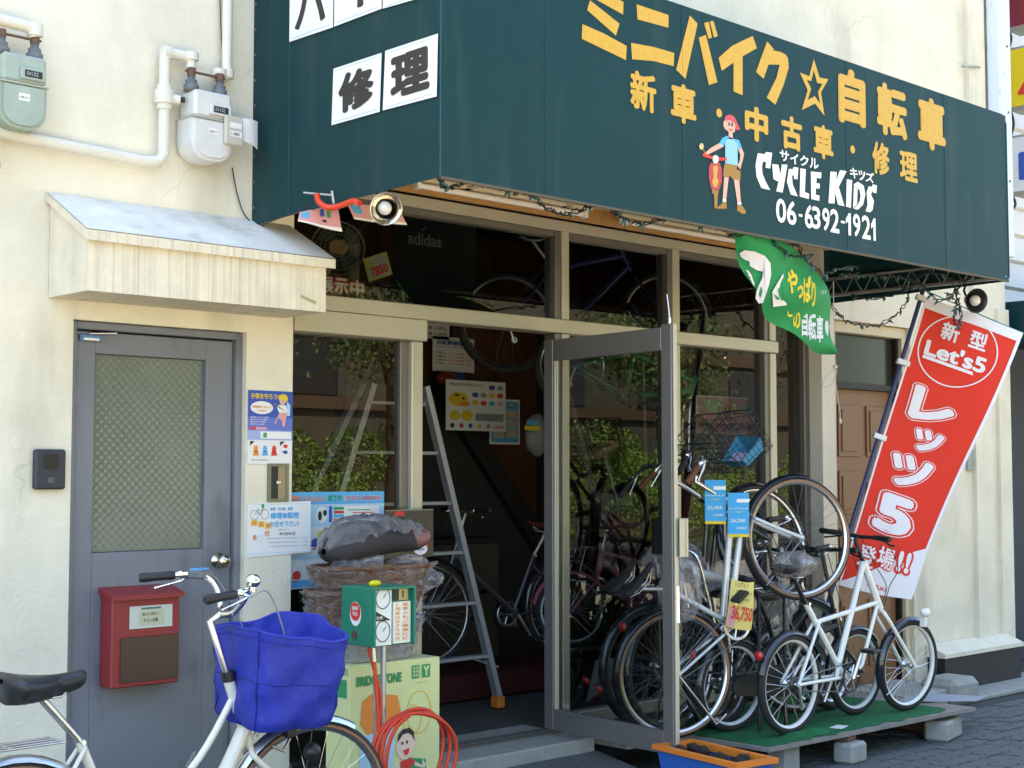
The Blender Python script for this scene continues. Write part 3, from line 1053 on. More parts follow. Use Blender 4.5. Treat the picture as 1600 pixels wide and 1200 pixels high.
# threshold, step, grating
b = MB(CONC); b.box(3.95, 5.74, -.26, .3, -.005, FB - .012, .008); b.build('threshold_step', label='worn concrete threshold step in front of the shop opening', cat='step')
st = bpy.data.objects['threshold_step']
b = MB(mat('track_metal', (.2, .2, .19), .4, .6)); b.box(3.95, 5.73, -.03, .1, FB - .011, FB - .002, .001); b.box(3.95, 5.73, .0, .008, FB - .001, FB + .006); b.box(3.95, 5.73, .05, .058, FB - .001, FB + .006)
b.build('sliding_track', st)
def holes(nt, bb, geo):
    vo = nt.nodes.new('ShaderNodeTexVoronoi'); vo.inputs['Scale'].default_value = 45
    nt.links.new(geo.outputs['Position'], vo.inputs['Vector'])
    mr = nt.nodes.new('ShaderNodeMapRange'); mr.inputs['From Min'].default_value = .2; mr.inputs['From Max'].default_value = .35
    nt.links.new(vo.outputs[0], mr.inputs[0])
    bp = nt.nodes.new('ShaderNodeBump'); bp.inputs['Strength'].default_value = 1; bp.inputs['Distance'].default_value = .01
    nt.links.new(mr.outputs[0], bp.inputs['Height']); nt.links.new(bp.outputs[0], bb.inputs['Normal'])
GRATE = mat('rubber_ramp', (.10, .105, .11), .6, fn=holes)
b = MB(GRATE)
b.add([(4.6, -.27, .12), (5.74, -.27, .12), (5.74, -.95, .006), (4.6, -.95, .006), (4.6, -.27, .0), (5.74, -.27, .0)], [(0, 1, 2, 3), (0, 3, 4), (1, 5, 2), (0, 4, 5, 1)])
b.build('ramp', label='grey studded ramp leading up to the shop threshold', cat='ramp')

# ---- interior shell
I = thing('shop_interior', 'dark shop interior lined with brown wooden panels', 'room', (6, 2, FB))
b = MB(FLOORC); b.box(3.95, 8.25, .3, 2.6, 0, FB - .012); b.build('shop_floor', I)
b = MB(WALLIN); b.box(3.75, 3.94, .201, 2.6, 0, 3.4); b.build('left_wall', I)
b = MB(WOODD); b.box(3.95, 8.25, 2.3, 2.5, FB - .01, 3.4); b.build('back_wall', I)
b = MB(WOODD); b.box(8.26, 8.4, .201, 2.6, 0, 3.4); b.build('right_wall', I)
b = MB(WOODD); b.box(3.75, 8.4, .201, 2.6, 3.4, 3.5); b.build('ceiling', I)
x = 4.15
i = 0
seq = [.42, .42, .42, .42, .25, .5, .42, .42, .42, .42]
gaps = [.012, .012, .012, .09, .012, .2, .012, .1, .012, .012]
for wv, gp in zip(seq, gaps):
    b = MB(WOOD); b.box(x, x + wv, 2.27, 2.299, FB, 3.35, .003); b.build('plank', I)
    x += wv + gp
y = .22
for k in range(5):
    b = MB(WOOD); b.box(8.235, 8.259, y, y + .40, FB, 3.35, .003); b.build('plank', I); y += .412
# grey boarding and stair string
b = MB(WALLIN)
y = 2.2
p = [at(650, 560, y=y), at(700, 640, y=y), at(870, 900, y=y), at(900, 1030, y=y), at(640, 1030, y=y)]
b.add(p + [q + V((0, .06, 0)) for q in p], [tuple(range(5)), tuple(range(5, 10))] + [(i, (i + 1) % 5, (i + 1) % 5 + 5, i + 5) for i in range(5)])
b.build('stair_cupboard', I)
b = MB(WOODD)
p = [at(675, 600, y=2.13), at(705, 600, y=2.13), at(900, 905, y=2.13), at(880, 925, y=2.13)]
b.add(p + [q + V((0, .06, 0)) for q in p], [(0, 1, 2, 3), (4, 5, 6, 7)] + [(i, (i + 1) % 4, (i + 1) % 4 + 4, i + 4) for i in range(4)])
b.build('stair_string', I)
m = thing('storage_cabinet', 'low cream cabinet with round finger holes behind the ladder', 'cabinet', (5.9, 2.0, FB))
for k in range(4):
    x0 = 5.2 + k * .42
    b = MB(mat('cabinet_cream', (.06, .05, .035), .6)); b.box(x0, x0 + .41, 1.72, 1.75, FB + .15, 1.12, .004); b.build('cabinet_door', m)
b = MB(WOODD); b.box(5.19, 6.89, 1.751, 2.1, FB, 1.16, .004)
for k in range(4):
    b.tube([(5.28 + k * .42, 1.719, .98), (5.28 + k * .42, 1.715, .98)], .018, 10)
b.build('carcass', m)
b = MB(mat('dark_red_mat', (.05, .004, .004), .8)); b.box(5.3, 7.2, 1.1, 1.6, FB, FB + .16, .01)
b.build('tool_bench', label='low dark red bench on the shop floor behind the black bicycle', cat='bench')

# ---- world opposite (seen only in the glass): sunlit road, hedge, houses
R2 = random.Random(11)
b = MB(mat('hedge_leaf', (.15, .25, .035), .6, trans=0, var=.3, vs=3))
b.m(MATS['hedge_leaf'])
Q = 70000
for i in range(Q):
    cl = R2.randrange(46)
    rc = random.Random(cl)
    cx = 3 + rc.random() * 26; cy = -11.3 - rc.random() * 1.6; cz = .5 + rc.random() * 1.5; cr = .45 + rc.random() * .5
    th = R2.uniform(0, 2 * PI); ph = math.acos(R2.uniform(-1, 1)); rr = cr * R2.uniform(.6, 1) ** .5
    c = V((cx + rr * math.sin(ph) * math.cos(th), cy + rr * math.sin(ph) * math.sin(th), cz + rr * math.cos(ph)))
    if c.z < 0.02: continue
    s_ = R2.uniform(.02, .05)
    u = V((R2.uniform(-1, 1), R2.uniform(-1, 1), R2.uniform(-1, 1))).normalized(); v = u.orthogonal().normalized()
    b.add([c - u * s_, c + v * s_ * .5, c + u * s_, c - v * s_ * .5], [(0, 1, 2, 3)])
b.build('hedge', label='sunlit green hedge across the street, seen reflected in the windows', cat='hedge', kind='stuff')
for k, (tx, ty, th_) in enumerate(((9.5, -12.2, 5.2), (14.0, -11.8, 6.0), (21, -12.4, 5.5), (27, -12, 6))):
    m = thing('street_tree', ['slim dark tree across the street nearest the bicycles', 'tall tree with a forked trunk across the street', 'round tree farther along the opposite side', 'last tree along the opposite pavement'][k], 'tree', (tx, ty, 0), group='trees across the street')
    b = MB(mat('bark', (.05, .035, .025), .9, var=.3)); b.tube([(tx, ty, 0), (tx + .1, ty, 1.5), (tx, ty + .1, 3), (tx + .3, ty, th_ - .6)], [.13, .11, .09, .04], 8)
    for q in range(5):
        a = q * 1.3; b.tube([(tx, ty, 2.2 + q * .4), (tx + math.cos(a) * .9, ty + math.sin(a) * .9, 3.2 + q * .45)], [.05, .015], 6)
    b.build('trunk', m)
    b = MB(mat('tree_leaf', (.07, .12, .025), .6, var=.3))
    for i in range(6500):
        q = R2.randrange(9); a = q * 2.4; c0 = V((tx + math.cos(a) * .9, ty + math.sin(a) * .8, 3.3 + q * .28))
        c = c0 + V((R2.gauss(0, .38), R2.gauss(0, .38), R2.gauss(0, .3))); s_ = R2.uniform(.03, .07)
        u = V((R2.uniform(-1, 1), R2.uniform(-1, 1), R2.uniform(-1, 1))).normalized(); v = u.orthogonal().normalized()
        b.add([c - u * s_, c + v * s_ * .5, c + u * s_, c - v * s_ * .5], [(0, 1, 2, 3)])
    b.build('crown', m)
OH = thing('opposite_house', 'tan rendered house with brown bands on the far side of the street', 'house', (14, -20, 0))
b = MB(mat('tan_render', (.085, .076, .055), .85, var=.15, vs=2)); b.box(0, 34, -22, -18, 0, 12); b.build('wall', OH)
for z in (2.9, 4.4, 6.6, 8.4):
    b = MB(mat('brown_band', (.10, .06, .035), .7)); b.box(0, 34, -17.998, -17.9, z, z + .25); b.build('band', OH)
for k in range(9):
    b = MB(mat('far_window', (.03, .035, .04), .1)); b.box(1.5 + k * 3.6, 3.2 + k * 3.6, -17.998, -17.96, 3.2, 4.3); b.build('window', OH)
b = MB(mat('pale_path', (.40, .35, .27), .9, var=.15, vs=4)); b.add([(-30, -11, -.004), (60, -11, -.004), (60, -3.36, -.004), (-30, -3.36, -.004)], [(0, 1, 2, 3)])
b.build('road', kind='structure')

# ================================================================== AWNING
AX0, AX1, AY, AZ0, AZ1 = 3.708, 8.285, -1.35, 2.778, 3.806
A = thing('awning', 'big dark teal box awning over the shop with gold and white lettering', 'awning', (6, -.7, AZ0))
AF = Frame((0, AY, 0), (1, 0, 0), (0, 0, 1))
def rc(x0, z0, x1, z1, r=.05):
    o = [(x0, z0), (x1 - .02, z0), (x1, z0 + .02), (x1, z1 - r)]
    o += [(x1 - r + r * math.cos(a), z1 - r + r * math.sin(a)) for a in (PI / 8, PI / 4, 3 * PI / 8)]
    return o + [(x1 - r, z1), (x0, z1)]
b = MB(AWN)
b.poly(AF, rc(AX0, AZ0, AX1, AZ1), 0, .004)
b.build('front_panel', A)
SFL = Frame((AX0, 0, 0), (0, -1, 0), (0, 0, 1))
side = [(.004, AZ0 - .03), (.30, AZ0 - .022), (1.345, AZ0), (1.345, AZ1 - .002), (1.2, 3.84), (.6, 4.0), (.004, 4.17)]
b = MB(AWN); b.poly(SFL, side, 0, .004); b.build('side_panel', A)
SFR = Frame((AX1, 0, 0), (0, -1, 0), (0, 0, 1))
b = MB(AWN); b.poly(SFR, side, 0, .004); b.build('side_panel', A)
b = MB(AWNIN); b.poly(SFR, [(p[0] * .99 + .003, p[1] + .004) for p in side[:4]] + [(.005, 3.806)], -.012); b.build('backlit_inner_face', A)  # inside of the end panel, its backlight put into the green
b = MB(AWN)
b.grid(lambda u, v: V((AX0 + (AX1 - AX0) * u, -1.346 + 1.34 * v, AZ1 + .37 * v)), 8, 8)
b.build('top_panel', A)
HEM = mat('faded_hem', (.10, .085, .06), .8)
b = MB(HEM)
b.box(AX0 + .003, AX1 - .003, AY - .001, AY + .012, AZ0 - .008, AZ0 + .003)
b.build('hem', A)
b = MB(mat('seam_vinyl', (.008, .06, .075), .4))
for fr, xs in ((AF, ()),):
    pass
b.tube([(AX0 - .002, AY - .001, AZ0), (AX0 - .002, AY - .001, AZ1)], .0035, 5)
b.tube([(AX0 - .001, -.30, AZ0 - .02), (AX0 - .001, -.30, 4.05)], .002, 5)
b.tube([(AX1, AY - .001, AZ0 + .02), (AX1, AY - .001, AZ1 - .05)], .003, 5)
for x in (4.30, 5.2, 6.55, 7.55):
    b.tube([(x, AY - .0015, AZ0), (x, AY - .0015, AZ1)], .0012, 4)
b.build('seams', A, kind='stuff')
b = MB(FITTING)
for k in range(13):
    b.tube([(AX0 - .004, -.022, 2.83 + k * .12), (AX0 - .001, -.022, 2.83 + k * .12)], .006, 6)
b.build('grommets', A, kind='stuff')
b = MB(STEEL)
b.tube([(AX0 + .03, AY + .03, AZ0 + .02), (AX1 - .03, AY + .03, AZ0 + .02)], .014, 6)
b.tube([(AX0 + .03, -.02, AZ0 + .02), (AX0 + .03, AY + .03, AZ0 + .02)], .014, 6)
b.tube([(AX1 - .04, -.02, AZ0 + .02), (AX1 - .04, AY + .03, AZ0 + .02)], .014, 6)
b.tube([(AX1 - .04, -.02, AZ0 + .13), (AX1 - .04, AY + .03, AZ0 + .13)], .012, 6)
for k in range(9):
    y0 = -.05 - k * .145
    b.tube([(AX1 - .04, y0, AZ0 + .02), (AX1 - .04, y0 - .07, AZ0 + .13), (AX1 - .04, y0 - .14, AZ0 + .02)], .006, 5)
for x in (5.2, 6.8):
    b.tube([(x, -.02, 3.7), (x, AY + .03, AZ0 + .02)], .012, 6)
b.build('frame_tubes', A, kind='stuff')

C2 = lambda x, y: (900 + x / 4.4444, y / 4.4444)
C3 = lambda x, y: (860 + x / 2.162, y / 2.162)
C5 = lambda x, y: (1080 + x / 5, 160 + y / 5)
def trace(b, fr, cv, pts, lift=.002):
    b.poly(fr, [fr.hit(*cv(*p)) for p in pts], lift)
L = MB(YEL)
for pts in ([(120, -95), (328, 15), (325, 102), (105, -20)], [(95, 2), (300, 165), (275, 248), (75, 70)], [(42, 168), (190, 232), (350, 320), (345, 418), (38, 270)],
            [(418, 30), (640, 105), (640, 193), (425, 135)], [(380, 298), (530, 325), (680, 368), (676, 460), (540, 425), (388, 412)],
            [(788, 108), (842, 165), (758, 548), (693, 485)], [(850, 262), (900, 243), (980, 572), (920, 590)], [(888, 160), (920, 152), (942, 262), (918, 270)], [(928, 150), (952, 145), (982, 250), (955, 262)],
            [(988, 402), (1080, 320), (1150, 285), (1225, 250), (1254, 335), (1155, 392), (1155, 662), (1092, 635), (1092, 435), (1010, 492)],
            [(1325, 287), (1370, 340), (1366, 350), (1420, 362), (1455, 380), (1470, 405), (1475, 470), (1440, 590), (1382, 728), (1322, 678), (1390, 540), (1412, 450), (1335, 448), (1300, 548), (1248, 500)]):
    trace(L, AF, C2, pts)
so_ = [(889, 200), (908, 262), (938, 268), (913, 312), (925, 392), (893, 350), (848, 372), (868, 305), (842, 245), (873, 258)]
si_ = [(889, 238), (900, 280), (918, 284), (903, 310), (910, 350), (892, 325), (868, 338), (880, 300), (865, 270), (880, 274)]
for k in range(10):
    trace(L, AF, C3, [so_[k], so_[(k + 1) % 10], si_[(k + 1) % 10], si_[k]])
def ch(c, xl, xr, top, bot, bold=.035, M_=L, cv=C3, fr=AF):
    a0 = fr.hit(*cv(xl, top[1]))[0]; a1 = fr.hit(*cv(xr, bot[1]))[0]
    M_.text(fr, c, a0, fr.hit(*cv(*bot))[1], a1, fr.hit(*cv(*top))[1], .002, bold)
ch('自', 970, 1065, (1015, 235), (1065, 437), .06)
ch('転', 1100, 1205, (1130, 280), (1205, 478), .05)
ch('車', 1238, 1335, (1285, 333), (1300, 512), .06)
ch('新', 268, 357, (290, 238), (350, 385), .04)
ch('車', 405, 492, (447, 285), (445, 417), .045)
ch('中', 655, 735, (690, 360), (695, 478), .055)
ch('古', 778, 850, (812, 393), (845, 515), .055)
ch('車', 887, 955, (918, 423), (930, 540), .045)
ch('修', 1085, 1145, (1105, 478), (1110, 590), .04)
ch('理', 1178, 1240, (1185, 507), (1240, 620), .04)
for p in ((569, 382), (1020, 505)):
    a, c = AF.hit(*C3(*p)); L.disc(AF, a, c, .022, .022, .002, 14)
L.build('gold_lettering', A)
K = MB(WHT)
for pts in ([(518, 397), (570, 405), (582, 388), (630, 394), (615, 517), (578, 510), (582, 470), (560, 460), (550, 500), (555, 560), (580, 620), (615, 685), (575, 677), (545, 668), (508, 580), (500, 490)],
            [(630, 482), (678, 487), (695, 565), (705, 485), (750, 487), (712, 705), (662, 695), (680, 620), (640, 600)],
            [(760, 520), (793, 522), (797, 505), (835, 510), (828, 603), (800, 597), (800, 570), (785, 572), (790, 640), (830, 735), (775, 720), (745, 620)],
            [(850, 515), (893, 522), (885, 700), (920, 715), (915, 755), (845, 735)],
            [(932, 540), (1015, 548), (1012, 595), (978, 590), (975, 630), (1002, 635), (1000, 675), (972, 670), (970, 722), (1000, 728), (998, 770), (935, 755)],
            [(1085, 540), (1135, 545), (1130, 610), (1160, 530), (1212, 538), (1150, 660), (1195, 812), (1145, 800), (1120, 700), (1118, 790), (1070, 788)],
            [(1212, 600), (1255, 608), (1245, 825), (1208, 815)],
            [(1268, 660), (1298, 672), (1293, 795), (1262, 830)],
            [(1268, 640), (1300, 620), (1345, 650), (1358, 720), (1340, 800), (1300, 838), (1268, 832), (1300, 795), (1314, 770), (1320, 730), (1315, 690), (1298, 668), (1268, 656)],
            [(1385, 655), (1410, 660), (1415, 640), (1448, 648), (1445, 710), (1420, 705), (1415, 690), (1402, 720), (1425, 770), (1415, 840), (1395, 860), (1360, 850), (1375, 800), (1368, 700)]):
    trace(K, AF, C5, pts)
for c, x, y, w_ in (('サ', 725, 418, 38), ('イ', 802, 442, 34), ('ク', 880, 457, 36), ('ル', 957, 477, 38), ('キ', 1268, 553, 36), ('ッ', 1330, 572, 32), ('ズ', 1392, 586, 40)):
    a, c_ = AF.hit(*C5(x, y)); h = .028
    K.text(AF, c, a - w_ * .00104, c_ - h, a + w_ * .00104, c_ + h, .002, .03)
for c, x0, x1, top, bot in (('0', 660, 740, 752, 942), ('6', 745, 820, 770, 958), ('-', 836, 866, 873, 893), ('6', 885, 950, 800, 985), ('3', 942, 1008, 815, 990), ('9', 1022, 1080, 825, 1005), ('2', 1085, 1155, 835, 1020),
                     ('-', 1166, 1197, 925, 945), ('1', 1207, 1250, 865, 1038), ('9', 1262, 1320, 872, 1050), ('2', 1332, 1400, 885, 1070), ('1', 1405, 1443, 905, 1080)):
    p0 = AF.hit(*C5((x0 + x1) / 2, top)); p1 = AF.hit(*C5((x0 + x1) / 2, bot)); a0 = AF.hit(*C5(x0, bot))[0]; a1 = AF.hit(*C5(x1, bot))[0]
    if c == '1':
        K.poly(AF, [(a0 + (a1 - a0) * .45, p1[1]), (a1 - .004, p1[1]), (a1 - .004, p0[1]), (a0 + (a1 - a0) * .55, p0[1]), (a0, p0[1] - .035), (a0, p0[1] - .06), (a0 + (a1 - a0) * .45, p0[1] - .045)], .002)
    else:
        K.text(AF, c, a0, p1[1], a1, p0[1], .002, .025 if c != '-' else .03)
K.build('white_lettering', A)
# painted boy and scooter
P = MB(SKIN)
def tr(m, pts, l=.002):
    P.m(m); trace(P, AF, C5, pts, l)
tr(SKIN, [(250, 150), (262, 135), (330, 140), (345, 185), (338, 230), (320, 240), (325, 290), (290, 285), (290, 230), (258, 205), (250, 180)])
tr(mat('cap_print', (.62, .08, .12), .6), [(255, 145), (262, 110), (290, 95), (325, 105), (345, 135), (375, 205), (372, 218), (345, 212), (340, 160), (300, 140)], .003)
tr(INK, [(285, 162), (297, 164), (297, 182), (285, 180)], .004); tr(INK, [(310, 166), (322, 168), (322, 188), (310, 186)], .004)
tr(INK, [(275, 150), (300, 158), (300, 161), (275, 153)], .004); tr(INK, [(308, 160), (330, 155), (330, 159), (308, 164)], .004)
tr(mat('mouth_print', (.45, .05, .05), .6), [(283, 205), (305, 214), (323, 208), (312, 222), (296, 220)], .004)
tr(SKY1, [(240, 280), (275, 262), (330, 285), (370, 295), (395, 355), (360, 362), (355, 320), (270, 300), (250, 350), (215, 320)])
tr(mat('shirt_print', (.28, .55, .72), .6), [(262, 300), (290, 285), (325, 290), (358, 320), (360, 495), (262, 480)], .003)
tr(SKIN, [(218, 318), (250, 345), (120, 412), (100, 420), (98, 400), (150, 355)], .003)
tr(SKIN, [(362, 362), (390, 358), (410, 400), (400, 450), (385, 500), (375, 535), (352, 520), (360, 490), (375, 460), (380, 410)], .003)
tr(BRN, [(258, 475), (360, 495), (382, 535), (380, 610), (318, 600), (305, 575), (290, 588), (245, 580), (250, 520)], .003)
tr(SKIN, [(255, 583), (290, 588), (270, 760), (243, 755)], .0025); tr(SKIN, [(330, 602), (372, 608), (385, 780), (358, 785)], .0025)
tr(WHT, [(243, 755), (270, 760), (270, 778), (242, 775)], .003); tr(WHT, [(358, 782), (388, 780), (388, 798), (358, 800)], .003)
tr(BRN, [(242, 775), (272, 778), (275, 830), (205, 832), (205, 815), (235, 795)]); tr(BRN, [(358, 798), (388, 797), (425, 850), (425, 868), (400, 872), (355, 845)])
tr(REDI, [(85, 400), (110, 400), (160, 425), (275, 435), (275, 455), (200, 455), (110, 430), (85, 420)], .004)
tr(WHT, [(165, 420), (185, 412), (205, 425), (208, 455), (195, 478), (172, 478), (162, 455)], .005)
tr(mat('scooter_red', (.50, .06, .08), .6), [(150, 470), (185, 485), (215, 470), (236, 520), (235, 620), (215, 685), (155, 680), (135, 600), (133, 510)], .003)
tr(YEL, [(165, 505), (185, 490), (205, 505), (195, 580), (210, 620), (195, 665), (170, 660), (158, 620), (172, 580)], .004)
tr(BRN, [(160, 680), (212, 690), (205, 720), (200, 828), (178, 828), (175, 720), (160, 710)], .003)
tr(mat('mirror_print', (.65, .50, .22), .6), [(65, 322), (85, 320), (95, 345), (85, 370), (65, 368), (56, 345)], .004)
tr(BRN, [(85, 368), (92, 366), (108, 400), (100, 404)], .004)
P.build('painted_figure', A)

# ---- paper signs on the left side of the awning
def side_sign(ch_, c0, c1, c2, c3, lab, bold=.04):
    q = [SFL.hit(*p) for p in (c0, c1, c2, c3)]
    m = thing('paper_sign', lab, 'sign', SFL.pt(q[3][0], q[3][1], .006), group='white paper signs on the awning side')
    b = MB(PAPER); b.poly(SFL, q, .007, .002); b.build('sheet', m)
    a0 = (q[0][0] + q[3][0]) / 2; a1 = (q[1][0] + q[2][0]) / 2; z0 = (q[2][1] + q[3][1]) / 2; z1 = (q[0][1] + q[1][1]) / 2
    w_ = a1 - a0; h = z1 - z0
    b = MB(mat('sign_ink', (.035, .03, .03), .6)); b.text(SFL, ch_, a0 + w_ * .13, z0 + h * .15, a1 - w_ * .13, z1 - h * .14, .008, bold); b.build('character', m)
    b = MB(mat('tape_blue', (.35, .50, .70), .5))
    for k in range(16):
        xx = a0 + w_ * (.06 + .055 * k)
        b.rect(SFL, xx, z1 - h * .055, xx + w_ * .04, z1 - h * .04, .008); b.rect(SFL, xx, z0 + h * .04, xx + w_ * .04, z0 + h * .055, .008)
    b.build('dotted_borders', m, kind='stuff')
    return m
side_sign('修', (523, 108), (598, 83), (595, 175), (520, 196), 'white paper sign with the character 修, lower left on the awning side', .055)
side_sign('理', (604, 80), (686, 53), (684, 151), (600, 173), 'white paper sign with the character 理 next to the awning corner', .055)
side_sign('バ', (455, -30), (523, -56), (522, 43), (454, 66), 'cut-off white paper sign above and left of the other awning papers', .03)
side_sign('イ', (525, -57), (598, -84), (598, 14), (524, 42), 'middle one of the three cut-off papers on the awning side', .03)
side_sign('ク', (601, -85), (686, -115), (684, -10), (600, 14), 'paper sign cut off by the picture top, nearest the awning corner', .03)

# ---- bulb strings
BULBM = MB(mat('bulb_teal', (.03, .11, .12), .3)); BULBM.lathe([(0, 0), (.006, .002), (.007, .018), (.004, .03), (0, .046)], (0, 0, 0), (0, 0, -1), 6)
BULBME = BULBM.mesh('bulb')
CBL = mat('cable_black', (.012, .016, .014), .5)
def light_string(lab, pts, nb, seed):
    R = random.Random(seed)
    S_ = thing('bulb_string', lab, 'fairy lights', pts[0], group='fairy light strings under the awning')
    c = cat_rom(pts, 10)
    for q in range(2):
        c2 = [p + V((R.uniform(-.012, .012), R.uniform(-.012, .012), R.uniform(-.012, .012))) for p in c]
        b = MB(CBL); b.tube(c2, .0035, 5); b.build('cable', S_)
    n = len(c)
    for k in range(nb):
        p = c[int((k + .5) / nb * (n - 1))]
        for q in range(R.choice((1, 2, 2))):
            M = Matrix.Translation(p - V(pts[0])) @ Matrix.Rotation(R.uniform(-1.1, 1.1), 4, 'X') @ Matrix.Rotation(R.uniform(-1.1, 1.1), 4, 'Y')
            share('bulb', BULBME, S_, M)
pt = lambda x, y, yy=-1.30: at(x, y, y=yy)
light_string('fairy light string drooping along the front edge of the awning near its corner', [pt(688, 278, -1.34), pt(692, 290), pt(712, 292), pt(740, 275), pt(765, 285), pt(795, 298), pt(830, 305), pt(850, 322), pt(880, 335), pt(918, 322), pt(922, 318)], 9, 1)
light_string('fairy light string looping along the middle of the awning edge', [pt(955, 325), pt(970, 338), pt(1000, 350), pt(1035, 342), pt(1070, 340), pt(1095, 352), pt(1120, 350), pt(1150, 368), pt(1190, 362), pt(1215, 385), pt(1240, 400), pt(1268, 400)], 12, 2)
light_string('tangled fairy lights above the green flag at the awning edge', [pt(1190, 360), pt(1212, 366), pt(1245, 385), pt(1262, 410), pt(1290, 428), pt(1310, 420), pt(1340, 418, -1.2)], 8, 3)
light_string('fairy lights hanging across the brown door under the awning end', [pt(1292, 462, -.3), pt(1308, 490, -.3), pt(1335, 505, -.3), pt(1370, 508, -.3), pt(1400, 492, -.4), pt(1420, 465, -.5), pt(1412, 450, -.7)], 9, 4)
light_string('fairy lights bunched along the underside of the awning end', [pt(1330, 462, -.5), pt(1375, 465, -.6), pt(1420, 450, -.8), pt(1450, 425, -1.1), pt(1500, 440, -1.2), pt(1520, 430, -1.3), pt(1470, 470, -1.1), pt(1440, 445, -1.0), pt(1400, 432, -1.0), pt(1360, 430, -1.0), pt(1310, 428, -1.1)], 22, 5)
light_string('fairy lights dangling in front of the red banner top', [pt(1490, 445, -1.15), pt(1497, 470, -1.15), pt(1490, 495, -1.1), pt(1498, 512, -1.1), pt(1500, 480, -1.1), pt(1478, 455, -1.1)], 8, 6)

# ---- clip lamps
def clip_lamp(lab, c, d, r, outer, name='clip_lamp', glossy=True):
    d = V(d).normalized()
    m = thing(name, lab, 'lamp', c)
    b = MB(outer); b.lathe([(.012, -.10), (.03, -.095), (.045, -.06), (r * .8, -.03), (r, .0), (r * .97, .0), (r * .78, -.025), (.04, -.055), (0, -.06)], c, d, 26)
    b.build('reflector', m)
    if glossy:
        b = MB(CHROME); b.lathe([(r * 1.02, .0), (r * 1.05, .004), (r * 1.02, .008)], c, d, 26); b.build('rim', m)
    b = MB(mat('lamp_bulb', (.72, .70, .66), .12, coat=.8)); b.sph(V(c) - d * .02, r * .45, 14, 10); b.build('bulb', m)
    b = MB(outer); b.tube([V(c) - d * .10, V(c) - d * .14 + V((0, 0, .05)), V(c) - d * .10 + V((0, 0, .13))], .008, 6); b.build('arm', m)
    return m
lc = at(603, 326, y=-.95)
clip_lamp('shiny chrome clip lamp under the left end of the awning', lc, (-.35, -.85, -.28), .068, mat('gold_chrome', (.80, .74, .62), .12, 1))
lc = at(1526, 470, y=-1.15)
clip_lamp('small black clip lamp under the far end of the awning', lc, (-.45, -.85, -.2), .078, BLACK, glossy=False)
m = thing('red_clamp', 'red spring clamp fixed under the awning beside the chrome lamp', 'clamp', at(500, 305, y=-.62))
b = MB(mat('clamp_red', (.75, .06, .02), .35)); b.tube(cat_rom([at(495, 302, y=-.62), at(498, 315, y=-.62), at(512, 324, y=-.65), at(530, 322, y=-.7), at(552, 314, y=-.8), at(562, 318, y=-.85)], 4), .013, 8); b.build('jaw', m)
b = MB(STEEL); b.tube([at(474, 301, y=-.58), at(520, 305, y=-.64)], .005, 6); b.tube([at(519, 298, y=-.64), at(522, 318, y=-.64)], .008, 6); b.build('screw', m)
def bunting(lab, c, seed):
    m = thing('pink_flyer', lab, 'flyer', c[0])
    p = [V(q) for q in c]
    b = MB(PNK)
    def fn(u, v, o=0):
        q = p[0] * (1 - u) * (1 - v) + p[1] * u * (1 - v) + p[2] * u * v + p[3] * (1 - u) * v
        return q + V((0, -.012 * math.sin(u * 5 + seed) - o, 0))
    b.grid(lambda u, v: fn(u, v), 8, 4); b.m(WHT); b.grid(lambda u, v: fn(u, .86 + .14 * v, .002), 8, 1)
    b.m(SKY1).grid(lambda u, v: fn(.05 + u * .2, .1 + v * .5, .002), 3, 2)
    b.m(BLU).grid(lambda u, v: fn(.55 + u * .12, .1 + v * .35, .002), 2, 2); b.m(INK).grid(lambda u, v: fn(.6 + u * .1, .6 + v * .12, .002), 2, 1)
    b.m(GRN).grid(lambda u, v: fn(.72 + u * .1, .2 + v * .3, .002), 2, 2)
    b.build('print', m)
bunting('pink printed flyer hanging left of the chrome lamp', [at(466, 332, y=-.45), at(528, 318, y=-.5), at(535, 362, y=-.5), at(463, 346, y=-.45)], 1)
bunting('pink printed flyer hanging behind the chrome lamp', [at(540, 318, y=-.6), at(620, 322, y=-.62), at(634, 352, y=-.62), at(551, 343, y=-.6)], 2)

# ---- green flag
FL = thing('green_flag', 'green cloth flag tied slantwise under the awning with yellow and white characters', 'flag', at(1145, 362, y=-1.2))
top = cat_rom([at(1143, 350, y=-1.28), at(1185, 355, y=-1.28), at(1225, 382, y=-1.26), at(1262, 405, y=-1.24), at(1285, 435, y=-1.2), at(1294, 470, y=-1.15), at(1300, 510, y=-1.12), at(1305, 553, y=-1.1)], 4)
bot = cat_rom([at(1143, 356, y=-1.24), at(1155, 402, y=-1.22), at(1170, 438, y=-1.2), at(1186, 470, y=-1.18), at(1203, 500, y=-1.15), at(1235, 520, y=-1.12), at(1272, 550, y=-1.11), at(1304, 554, y=-1.1)], 4)
nb_ = len(top) - 1
def flag_pt(u, v, o=0):
    x = u * nb_; i = min(nb_ - 1, int(x)); t = x - i
    a = top[i].lerp(top[i + 1], t); c = bot[i].lerp(bot[i + 1], t)
    q = a.lerp(c, v)
    return q + V((0, -.05 * math.sin(v * PI) * math.sin(u * PI) + .018 * math.sin(u * 16 + v * 5) - o, 0))
b = MB(GREENF); b.grid(lambda u, v: flag_pt(u, v), 44, 16)
o = b.build('cloth', FL)
FLF = Frame(at(1225, 450, y=-1.23), V((.7278, -.6858, 0)).lerp(V((1, 0, 0)), .3), V((0, 0, 1)))
